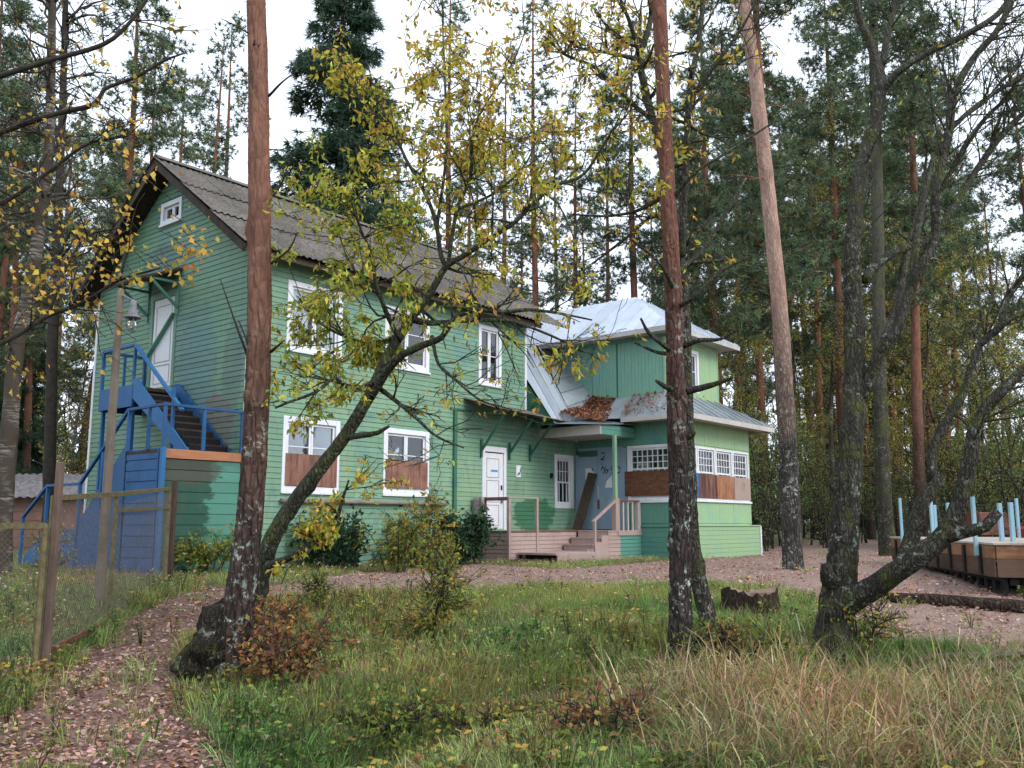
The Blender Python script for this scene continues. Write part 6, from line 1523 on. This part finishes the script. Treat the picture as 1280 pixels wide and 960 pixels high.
# ---- grey pine trunk behind it
b = gpx(1108, 695); g = np.random.default_rng(28)
r7 = tree('pine_tree', 'thick grey pine trunk behind the heavy leaning limb', b)
P, R = trace([(1110, 705, 0, 12.24), (1109, 680, 0, 10.08), (1104, 600, 0, 9), (1100, 480, 0, 8.28), (1098, 340, 0, 7.56), (1096, 200, 0, 6.84), (1092, 60, 0, 5.76), (1090, -60, 0, 5.04)], b[1])
tb = TB(); tb.tube(P, R, sides=20, seg=.12, rough=.03, seed=81, knots=6); part(tb, 'trunk', BK['grey'], r7); crown_on(r7, P[-1] + [0, 0, -3], 1.0, 3)

# ---- birch limbs hanging in from the left with yellow leaves
g = np.random.default_rng(35); Yl = 9.0
r8 = tree('birch_tree', 'birch at the left edge with dark limbs and yellow leaves before the gable', (-7.4, 9.0, float(gz(-7.4, 9.0))))
xb = -7.4
limbs = [[(-300, 800, 0, 12.48), (-285, 600, 0, 10.92), (-270, 400, 0, 9.36), (-262, 200, 0, 7.02), (-258, 20, 0, 5.46), (-255, -150, 0, 3.9)],
         [(-268, 300, 0, 5.46), (-160, 170, -.2, 4.68), (-60, 118, -.4, 3.9), (0, 95, -.5, 3.59), (60, 76, -.5, 3.28), (130, 55, -.5, 2.96), (165, 25, -.5, 2.5), (188, -8, -.5, 1.87)],
         [(-266, 330, 0, 5.46), (-150, 235, .2, 4.68), (-60, 190, .3, 3.9), (0, 166, .3, 3.74), (60, 145, .3, 3.43), (118, 130, .3, 3.12), (130, 112, .3, 2.81), (170, 96, .3, 2.34), (205, 76, .3, 1.87), (232, 66, .3, 1.09)],
         [(-262, 420, 0, 5.46), (-150, 430, .4, 4.68), (-60, 450, .6, 3.9), (10, 425, .7, 3.12), (60, 395, .8, 2.65), (100, 380, .8, 2.18), (150, 350, .8, 1.72), (200, 335, .8, 1.09)],
         [(-265, 350, 0, 4.68), (-120, 300, .6, 3.9), (0, 255, .9, 2.81), (60, 215, 1, 2.34), (110, 180, 1, 1.87), (160, 170, 1, 1.25)],
         [(60, 395, .8, 2.03), (85, 330, .9, 1.72), (110, 295, 1, 1.4), (150, 285, 1, 0.94)], [(205, 76, .3, 1.25), (205, 60, .3, 0.94), (204, 48, .3, 0.62)]]
tw = TB(); tl = TB(); LP = []
for i, l in enumerate(limbs):
    P, R = trace(l, Yl); tw.tube(P, R, sides=12 if i == 0 else 8, seg=.08, rough=.05, seed=90 + i, knots=3); LP.append((P, R))
BC = [(.58, .37, .06), (.66, .43, .08), (.46, .29, .05), (.34, .28, .05), (.50, .22, .05)]
for i, n, Lr, keep, t0 in ((1, 13, (.4, 1.0), .42, .4), (2, 16, (.4, 1.0), .45, .4), (3, 18, (.35, .9), .75, .45), (4, 16, (.35, .9), .6, .4), (5, 16, (.3, .7), .75, .1)):
    ends = []; spawn(tw, LP[i][0], LP[i][1], g, ends, n, Lr, t0, 1, -.02, r=.008); leaves_on(tl, ends, g, .85, .075, .058, BC, [3, 3, 2, 2, 1], .9, keep, .05)
# sprays of leaves hanging before the gable
for x, y in ((215, 250), (225, 300), (240, 315), (205, 340), (185, 350), (225, 345), (255, 310), (165, 345), (195, 230), (175, 290), (240, 290), (150, 265), (120, 300), (180, 220), (230, 335), (140, 340), (105, 350), (60, 330), (40, 380), (80, 270), (30, 300), (100, 230), (160, 195), (70, 180), (130, 160)):
    p0 = at(x - 30, y - 25, Yl + .8); p1 = at(x, y, Yl + .6 + g.normal(0, .1)); tw.tube([p0, (p0 + p1) / 2 + g.normal(0, .03, 3), p1], [.005, .004, .003], sides=4, seg=.1)
    leaves_on(tl, [(p1 + g.normal(0, .06, 3), unit(p1 - p0)) for _ in range(9)], g, 1.0, .078, .060, BC, [4, 4, 2, 1, 1], .8, 1.0, .07)
part(tw, 'trunk', BK['twig'], r8); part(tl, 'crown', LEAF, r8, 'stuff', False)

# ---- trunks at the far left
for nm, lab, pts, Y, bk, cn in (('birch_tree', 'leaning pale-barked birch trunk at the left edge behind the fence', [(2, 700, 0, 14), (4, 640, 0, 11), (12, 540, 0, 10), (20, 440, 0, 9.5), (34, 380, 0, 9), (50, 280, 0, 7.5), (60, 200, 0, 6.5), (64, 80, 0, 5.5), (66, -60, 0, 4)], 15.5, 'birch', None),
                                ('spruce_tree', 'very dark straight slim trunk between birch and blue stairs', [(60, 700, 0, 9), (61, 640, 0, 7.5), (63, 540, 0, 7), (66, 420, 0, 6.5), (72, 280, 0, 5.5), (78, 140, 0, 4.5), (82, 0, 0, 3.5), (84, -60, 0, 3)], 21.0, 'twig', None)):
    P, R = trace(pts, Y); r_ = tree(nm, lab, (P[0][0], Y, float(gz(P[0][0], Y)))); P[0][2] = min(P[0][2], r_.location.z - .1); g = np.random.default_rng(int(Y * 10)); tb = TB(); tl = TB(); ends = []
    tb.tube(P, R, sides=18, seg=.12, rough=.04, seed=int(Y), knots=4); spawn(tb, P, R, g, ends, 34, (.7, 1.8), .42, 2 if bk == 'birch' else 1, .02 if bk == 'birch' else -.05)
    if bk == 'birch': leaves_on(tl, ends, g, .55, .07, .05, [(.22, .15, .03), (.16, .13, .03), (.10, .09, .025), (.28, .14, .03)], [3, 3, 2, 1], .8, .5, .08)
    else: needles(tl, np.array([e[0] for e in ends]) + g.normal(0, .08, (len(ends), 3)), np.array([e[1] for e in ends]), g, 5, .16, .02, SCOL, SW_)
    part(tb, 'trunk', BK[bk], r_); part(tl, 'crown', LEAF if bk == 'birch' else NEEDLE, r_, 'stuff', False)
# ------------------------------------------------------------------ shrubs and saplings
def shrub(name, label, base, H, spread_, stems, nl, cols, wts, leaf, per, seed, keep=1.0, w=.5, depth=1, droop=.4, r0=.011, cat='shrub', group=None, bk='twig'):
    g = np.random.default_rng(seed); wt = TB(); lv = TB(); ends = []
    e = tag(empty(name, base), label, cat, group)
    for s in range(stems):
        a = g.uniform(0, 6.28); q = g.uniform(.15, 1) ** .7 * spread_; tip = np.array([math.cos(a) * q, math.sin(a) * q, H * g.uniform(.6, 1)]); st_ = np.array([math.cos(a), math.sin(a), 0]) * g.uniform(0, .25) * spread_
        path = [st_ + [0, 0, -.1], st_ * .7 + tip * .35 + [0, 0, .1], st_ * .3 + tip * .75, tip]; R = [r0, r0 * .8, r0 * .5, .003]
        wt.tube(path, R, sides=5, seg=.2, seed=seed + s); spawn(wt, path, R, g, ends, nl, (.12 * H + .1, .3 * H + .1), .25, depth, .06, r=.005)
    leaves_on(lv, ends, g, per, leaf, leaf * w, cols, wts, droop, keep, .05)
    link('stems', wt.mesh('stems', BK[bk], True), e); c = link('foliage', lv.mesh('foliage', LEAF, False), e); c['kind'] = 'stuff'; return e
DK = [(.035, .080, .038), (.052, .105, .045), (.075, .125, .05), (.028, .062, .032)]
YG = [(.18, .23, .045), (.26, .27, .05), (.38, .29, .05), (.11, .17, .045), (.42, .23, .055)]
OR = [(.30, .125, .055), (.22, .090, .050), (.36, .19, .06), (.16, .075, .045), (.28, .21, .06)]
def near_wall(u, v): p = hw(u, v); p[2] = float(gz(p[0], p[1])); return tuple(p)
shrub('wall_shrub', 'dark green shrub against the wall below the first boarded window', near_wall(1.6, -.75), 1.0, .9, 10, 9, DK, [3, 3, 2, 2], .12, 2.0, 101)
shrub('wall_shrub', 'dark green drooping shrub against the wall beside the porch', near_wall(5.2, -.75), 1.05, .85, 12, 10, DK, [3, 3, 2, 2], .13, 2.0, 102)
shrub('wall_shrub', 'low dark shrub below the second boarded window', near_wall(3.6, -.8), .75, .8, 9, 9, DK, [3, 3, 2, 2], .12, 2.0, 103)
shrub('yellow_shrub', 'yellowing leafy shrub before the first boarded window', near_wall(1.9, -2.2), 1.15, .9, 8, 8, YG, [4, 3, 3, 3, 1], .11, 1.3, 104, w=.42)
shrub('yellow_shrub', 'tall thin yellow shrub before the wall between the boarded windows', near_wall(2.9, -2.3), 1.75, .55, 4, 8, YG, [2, 3, 3, 1, 3], .12, .8, 105, w=.42)
shrub('yellow_shrub', 'green and yellow bush before the wall near the second window', near_wall(3.7, -1.5), .72, .65, 8, 8, YG, [4, 3, 1, 5, .3], .10, 1.3, 106)
shrub('yellow_shrub', 'low yellow-green bush at the foot of the green stair landing', near_wall(-.9, -.5), .75, .7, 8, 7, YG, [3, 3, 1, 3, .5], .10, 1.4, 107)
shrub('sapling', 'young yellow-green sapling standing on the grassy bank', tuple(gpx(536, 806)), 1.25, .42, 4, 13, YG, [3, 3, 3, 3, 1], .060, 1.6, 108, w=.6, cat='sapling', r0=.012)
shrub('sapling', 'small pale weed bush left of the sapling on the track edge', tuple(gpx(402, 770)), .55, .25, 4, 8, YG, [3, 3, 1, 3, .3], .05, 1.4, 109, cat='sapling')
shrub('red_shrub', 'rusty red bramble clump beside the big pine', tuple(gpx(365, 865)), .70, .60, 12, 6, OR, [3, 3, 3, 2, 3], .06, 1.3, 110, w=.6)
shrub('red_shrub', 'orange bramble spray at the foot of the big pine', tuple(gpx(330, 838)), .80, .34, 6, 6, OR, [3, 1, 4, .5, 4], .07, 1.1, 111, w=.6)
shrub('red_shrub', 'brown-red weeds low in the foreground grass', tuple(gpx(760, 935)), .40, .55, 9, 4, OR, [2, 3, 2, 3, 2], .05, 1.2, 112, w=.6)
shrub('weed_clump', 'yellow-leaved weeds at the foot of the old grey tree', tuple(gpx(1082, 812)), .6, .42, 7, 5, YG, [3, 3, 3, 1, 1], .06, .7, 113)
shrub('weed_clump', 'green weeds at the foot of the middle pine', tuple(gpx(868, 838)), .5, .5, 9, 5, YG, [3, 2, 1, 4, .5], .06, .7, 114)
shrub('weed_clump', 'yellow-green weeds behind the wire netting', tuple(gpx(62, 720)), .9, .4, 6, 8, YG, [2, 3, 3, 1, 1], .06, 1.0, 115)
shrub('weed_clump', 'leafy weeds in the foreground below the red brambles', tuple(gpx(480, 930)), .34, .62, 11, 4, YG, [4, 2, 1, 4, .3], .06, 1.1, 116, w=.6)
shrub('weed_clump', 'yellow and brown weeds at the near edge of the ditch', tuple(gpx(600, 925)), .34, .65, 10, 4, YG + OR[:2], [3, 3, 3, 2, 2, 1, 1], .055, 1.1, 117, w=.6)
shrub('weed_clump', 'orange-leaved weeds between stump and middle pine', tuple(gpx(925, 830)), .45, .55, 8, 4, OR + YG[:3], [1, 1, 2, 1, 2, 2, 2, 2], .05, 1.1, 118, w=.6)

# ------------------------------------------------------------------ grass, reeds, weeds and fallen leaves (uncountable: one object each)
def blade_mesh(name, n, L, w, bend, cols, wts, g, rad=.05, seg=3, mt=None):
    V, Q, T, Cc = [], [], [], []; k = 0
    cc = pick_cols(g, n, cols, wts, .22)
    for i in range(n):
        a = g.uniform(0, 6.28); b = np.array([math.cos(a), math.sin(a), 0]) * rad * g.random() ** .5; d = np.array([math.cos(a + g.normal(0, .7)), math.sin(a + g.normal(0, .7)), 0]); l = L * g.uniform(.5, 1.15); bn = bend * g.uniform(.3, 1.3); s = np.cross(d, [0, 0, 1.]); ww = w * g.uniform(.7, 1.2)
        for j in range(seg + 1):
            t = j / seg; ang = bn * t * t * .5; p = b + d * l * (t * .18 + math.sin(bn * t) * t * .5) + np.array([0, 0, l * t * math.cos(bn * t * .75)])
            if j < seg: V += [p - s * ww / 2 * (1 - t * .55), p + s * ww / 2 * (1 - t * .55)]; Cc += [cc[i], cc[i]]
            else: V.append(p); Cc.append(cc[i])
        for j in range(seg - 1): Q.append((k + 2 * j, k + 2 * j + 1, k + 2 * j + 3, k + 2 * j + 2))
        T.append((k + 2 * seg - 2, k + 2 * seg - 1, k + 2 * seg)); k += 2 * seg + 1
    tb = TB(); tb.put(np.array(V), np.array(Q), np.array(T), np.array(Cc)); return tb.mesh(name, mt or GRASSM, False)
GRASSM = foliage('grass_blade', None, .30, .42, True, .5, .35)
WEEDM = foliage('weed_leaf', None, .30, .35, True)
LITTER = foliage('fallen_leaf', None, .25, .15, False, .7, .3)

def scatter(name, P, Rz, S, tint, protos, label):
    """one object: prototype tufts instanced on points"""
    me = bpy.data.meshes.new(name); me.vertices.add(len(P)); me.vertices.foreach_set('co', np.ascontiguousarray(P, np.float32).ravel())
    g = np.random.default_rng(len(P))
    a = me.attributes.new('rot', 'FLOAT_VECTOR', 'POINT'); r = np.stack([g.normal(0, .10, len(P)), g.normal(0, .10, len(P)), Rz], -1).astype(np.float32); a.data.foreach_set('vector', r.ravel())
    a = me.attributes.new('scl', 'FLOAT', 'POINT'); a.data.foreach_set('value', np.asarray(S, np.float32))
    a = me.attributes.new('tint', 'FLOAT_COLOR', 'POINT'); c = np.ones((len(P), 4), np.float32); c[:, :3] = tint; a.data.foreach_set('color', c.ravel())
    a = me.attributes.new('pick', 'INT', 'POINT'); a.data.foreach_set('value', g.integers(0, len(protos), len(P)).astype(np.int32))
    col = bpy.data.collections.new(name + '_tufts')
    for i, m in enumerate(protos): o = bpy.data.objects.new('%s_tuft_%d' % (name, i), m); col.objects.link(o)
    ng = bpy.data.node_groups.new(name + '_scatter', 'GeometryNodeTree'); ng.interface.new_socket('Geometry', in_out='INPUT', socket_type='NodeSocketGeometry'); ng.interface.new_socket('Geometry', in_out='OUTPUT', socket_type='NodeSocketGeometry')
    N = ng.nodes; L_ = ng.links; gi = N.new('NodeGroupInput'); go = N.new('NodeGroupOutput'); ip = N.new('GeometryNodeInstanceOnPoints'); ci = N.new('GeometryNodeCollectionInfo'); ci.inputs['Collection'].default_value = col; ci.inputs['Separate Children'].default_value = True; ci.inputs['Reset Children'].default_value = True
    def na(n_, t): x = N.new('GeometryNodeInputNamedAttribute'); x.data_type = t; x.inputs['Name'].default_value = n_; return [o for o in x.outputs if o.enabled and o.name == 'Attribute'][0]
    L_.new(gi.outputs[0], ip.inputs['Points']); L_.new(ci.outputs[0], ip.inputs['Instance']); ip.inputs['Pick Instance'].default_value = True
    L_.new(na('pick', 'INT'), ip.inputs['Instance Index']); L_.new(na('rot', 'FLOAT_VECTOR'), ip.inputs['Rotation']); L_.new(na('scl', 'FLOAT'), ip.inputs['Scale']); L_.new(ip.outputs[0], go.inputs[0])
    o = link(name, me); md = o.modifiers.new('scatter', 'NODES'); md.node_group = ng; return tag(o, label, 'grass', kind='stuff')

gs = np.random.default_rng(55)
def cand(n, y0=4.6, y1=26, power=1.0):
    """random ground points over the view, denser close by"""
    u = gs.random(n); Y = (y0 ** (1 - power) + u * (y1 ** (1 - power) - y0 ** (1 - power))) ** (1 / (1 - power)) if power != 1 else y0 * (y1 / y0) ** u
    X = gs.uniform(-.72, .72, n) * Y; return X, Y
def outside_house(x, y):
    q = np.stack([x - HC[0], y - HC[1]], -1); u = q @ HU[:2]; v = q @ HV[:2]
    return ~(((u > -.05) & (u < UT) & (v > -.05)) | ((u > UT - .05) & (v > VT - .18) & (u < UT2 + .3)) | ((u > -1.7) & (u <= 0) & (v > 0) & (v < 5.5)) | ((u > 6.1) & (v > -2.4) & (u < UT)))
def masks(x, y):
    tr, lf, wet = zones(x, y); m = lambda P_, s: poly_mask(x, y, P_, s)
    return tr, lf, wet, m(LAWN, .8), m(LAWN2, .5), m(REEDS, .6), m(FENCED, .6)
GR = [(.27, .35, .09), (.34, .41, .105), (.20, .28, .08), (.42, .41, .14)]
BRN = [(.25, .18, .095), (.17, .125, .065), (.31, .24, .135), (.13, .09, .05)]
TAN = [(.48, .31, .18), (.36, .215, .125), (.58, .44, .28), (.22, .13, .075), (.24, .24, .085)]
lawn_p = [blade_mesh('lawn_tuft', 46, .125, .0065, 1.0, GR, [3, 3, 2, 1], gs, .13) for _ in range(5)]
rough_p = [blade_mesh('rough_tuft', 38, .225, .0075, 1.4, GR + BRN, [3, 2.6, 3, 2, 1.8, 1.2, 1.3, 1], gs, .13, 4) for _ in range(6)]
reed_p = [blade_mesh('reed_tuft', 28, .60, .0095, 2.1, TAN + GR[:2], [2.4, 3, 1.3, 2.4, 2.6, 2, 1.6], gs, .15, 5) for _ in range(6)]
dry_p = [blade_mesh('dry_tuft', 14, .20, .006, 1.5, BRN + GR[:1], [3, 2, 2, 2, 1.5], gs, .09, 4) for _ in range(4)]
def weed_mesh(name, n, cols, wts, ln, h):
    C, D = [], []
    for i in range(n):
        a = gs.uniform(0, 6.28); r = gs.random() ** .6 * .14; C.append((math.cos(a) * r * .4, math.sin(a) * r * .4, gs.uniform(.15, 1) * h)); D.append((math.cos(a), math.sin(a), gs.uniform(-.3, .5)))
    V, T = leaf_tris(np.array(C), np.array(D), ln * gs.uniform(.6, 1.2, n), ln * .55, gs, .18); tb = TB(); tb.put(V, None, T, np.repeat(pick_cols(gs, n, cols, wts, .2), 4, 0))
    for i in range(4): a = gs.uniform(0, 6.28); V2, Q2, T2 = tube([(0, 0, -.02), (math.cos(a) * .03, math.sin(a) * .03, h * .5), (math.cos(a) * .06, math.sin(a) * .06, h)], [.004, .003, .002], sides=4, seg=9); tb.put(V2, Q2, T2, np.tile([[.06, .07, .025]], (len(V2), 1)))
    return tb.mesh(name, WEEDM, False)
weed_p = [weed_mesh('weed', 22, YG, [4, 2, .8, 4, .3], .050, .20), weed_mesh('weed', 26, GR, [3, 3, 3, 1], .045, .15), weed_mesh('weed', 20, YG + OR[:1], [2, 3, 2, 2, 1, 1], .048, .24), weed_mesh('weed', 18, OR + YG[:2], [1, 1, 2, 1, 2, 2, 2], .042, .20)]
def put_scatter(name, X, Y, prob, protos, s0, s1, label, tint=(.9, 1.0, .9), tvar=.15):
    k = (gs.random(len(X)) < prob) & outside_house(X, Y); X, Y = X[k], Y[k]; n = len(X)
    P = np.stack([X, Y, gz(X, Y) - .01], -1); t = np.ones((n, 3)) * (1 + gs.normal(0, tvar, (n, 1))); patch = (fbm(X * .9, Y * .9) - .5)[:, None]; t = np.clip(t * (1 + patch * np.array([1.3, .35, .5])), .4, 1.7)
    return scatter(name, P, gs.uniform(0, 6.28, n), gs.uniform(s0, s1, n), t, protos, label)
X, Y = cand(30000, 8.0, 27, 1.2); tr, lf, wet, lawn, lawn2, reeds, fen_ = masks(X, Y)
put_scatter('lawn_grass', X, Y, np.clip(np.maximum(lawn, lawn2) * 1.0 + .22 * (1 - lawn) * (Y > 9), 0, 1) * (1 - .985 * tr) * (1 - lf) * (1 - .9 * reeds), lawn_p, .7, 1.4, 'short green lawn grass on the bank before the house')
X, Y = cand(19000, 4.6, 17, 1.35); tr, lf, wet, lawn, lawn2, reeds, fen_ = masks(X, Y); pn = fbm(X * .8 + 3, Y * .8)
put_scatter('rough_grass', X, Y, np.clip(.95 - .62 * lawn - .4 * reeds - .7 * lawn2, 0.02, 1) * (1 - tr) * (1 - .96 * lf) * (1 - .5 * fen_) * (1 - .85 * wet) * np.clip(pn * 1.7, .2, 1) * (Y < 13.5), rough_p, .55, 1.25, 'rough mixed green and brown grass round the ditch', tvar=.2)
X, Y = cand(9500, 4.6, 13, 1.35); tr, lf, wet, lawn, lawn2, reeds, fen_ = masks(X, Y)
put_scatter('dry_reeds', X, Y, np.clip(reeds * 1.1 - .15, 0, 1) * np.clip(fbm(X * 1.1, Y * 1.1) * 1.9 - .1, .1, 1), reed_p, .40, 1.20, 'tall dry tan reed grass across the foreground', tvar=.2)
X, Y = cand(12000, 4.6, 22, 1.25); tr, lf, wet, lawn, lawn2, reeds, fen_ = masks(X, Y)
put_scatter('dead_grass', X, Y, np.clip(.45 + .4 * fen_ - .35 * lawn, 0, 1) * (1 - tr) * (1 - .97 * lf), dry_p, .6, 1.3, 'withered brown grass between the green tufts')
X, Y = cand(9500, 4.6, 14, 1.35); tr, lf, wet, lawn, lawn2, reeds, fen_ = masks(X, Y)
put_scatter('ground_weeds', X, Y, np.clip(.9 - .75 * lawn - .45 * reeds - .5 * lawn2, 0, 1) * (1 - .99 * tr) * (1 - .96 * lf) * np.clip(fbm(X * .7 + 30, Y * .7) * 2.2 - .5, .05, 1), weed_p, .6, 1.35, 'low leafy weeds in yellow and green', tvar=.2)
# fallen leaves
LC = [(.46, .275, .235), (.33, .175, .138), (.56, .40, .345), (.21, .105, .084), (.48, .27, .09), (.40, .24, .195)]; LW = [3, 3.4, 1.2, 3, 1.5, 3]
X, Y = cand(150000, 4.6, 27, 1.5); X2, Y2 = cand(60000, 9, 30, .6); X = np.concatenate([X, X2]); Y = np.concatenate([Y, Y2]); tr, lf, wet, lawn, lawn2, reeds, fen_ = masks(X, Y); pn = np.clip(fbm(X * 1.5, Y * 1.5) * 2.6 - .75, .12, 1)
pr_ = np.clip(lf * (.35 + .65 * pn) + .55 * tr * pn + .17 + .10 * fen_, 0, 1); k = (gs.random(len(X)) < pr_) & outside_house(X, Y); X, Y = X[k], Y[k]; n = len(X)
P = np.stack([X, Y, gz(X, Y) + gs.uniform(.004, .03, n) + (pr_[k] < .30) * gs.uniform(.02, .12, n)], -1); D = np.stack([gs.normal(size=n), gs.normal(size=n), gs.normal(0, .25, n)], -1)
D = unit(D); S = unit(np.cross(D, np.stack([gs.normal(0, .35, n), gs.normal(0, .35, n), np.ones(n)], -1))); Nn = np.cross(S, D); ln = np.clip(gs.lognormal(-3.28, .36, n), .018, .10)[:, None]; m = P + D * ln * .45
V = np.stack([P, m + S * ln * .34 + Nn * ln * .12, P + D * ln + Nn * ln * .1, m - S * ln * .34 + Nn * ln * .12], 1).reshape(-1, 3); bq = np.arange(n)[:, None] * 4; T = np.concatenate([bq + [[0, 1, 2]], bq + [[0, 2, 3]]], 0)
tb = TB(); tb.put(V, None, T, np.repeat(pick_cols(gs, n, LC, LW, .25), 4, 0)); tag(tb.build('fallen_leaves', LITTER, None, False), 'brown and pinkish fallen leaves over path and track', 'leaves', kind='stuff')
# leaves drifted on the porch roof and in the tin valley
n = 1700; a = gs.random(n); q = gs.random(n)
u = 8.95 + a * 1.65; v = -.70 - q * 1.25 * (1 - .3 * a) + .25 * a; z = np.interp(v, [-2, -.1], [2.55, 3.0]) + .06 * (u - 9) + gs.random(n) * .10 * np.exp(-((u - 9.6) / .5) ** 2 - ((v + .85) / .35) ** 2) * 2 + .03
z = np.maximum(z, np.where(u > 9.62 + (-.7 - v) * .25, 2.78 + (u - 9.62 - (-.7 - v) * .25) * .69, 0) + gs.random(n) * .05)
P = np.array([hw(*c) for c in zip(u, v, z + Z0)]); V, T = leaf_tris(P, unit(gs.normal(size=(n, 3)) * [1, 1, .35]), gs.uniform(.06, .11, n), gs.uniform(.04, .07, n), gs); tb = TB(); tb.put(V, None, T, np.repeat(pick_cols(gs, n, [(.30, .125, .055), (.22, .085, .045), (.36, .19, .10), (.15, .06, .04)], [3, 3, 2, 2], .25), 4, 0))
n = 260; u = gs.uniform(9.95, 10.6, n); v = -1.9 - np.abs(gs.normal(0, .75, n)); z = np.interp(u, [9.92, 10.63], [2.79, 3.44]) + .02
P = np.array([hw(*c) for c in zip(u, v, z + Z0)]); V, T = leaf_tris(P, unit(gs.normal(size=(n, 3)) * [1, 1, .35]), gs.uniform(.05, .09, n), gs.uniform(.03, .06, n), gs); tb.put(V, None, T, np.repeat(pick_cols(gs, n, [(.30, .125, .055), (.22, .085, .045), (.36, .19, .10)], [3, 3, 2], .25), 4, 0))
tag(tb.build('drifted_leaves', LITTER, None, False), 'orange-brown leaves drifted in the valley of the porch roof', 'leaves', kind='stuff')
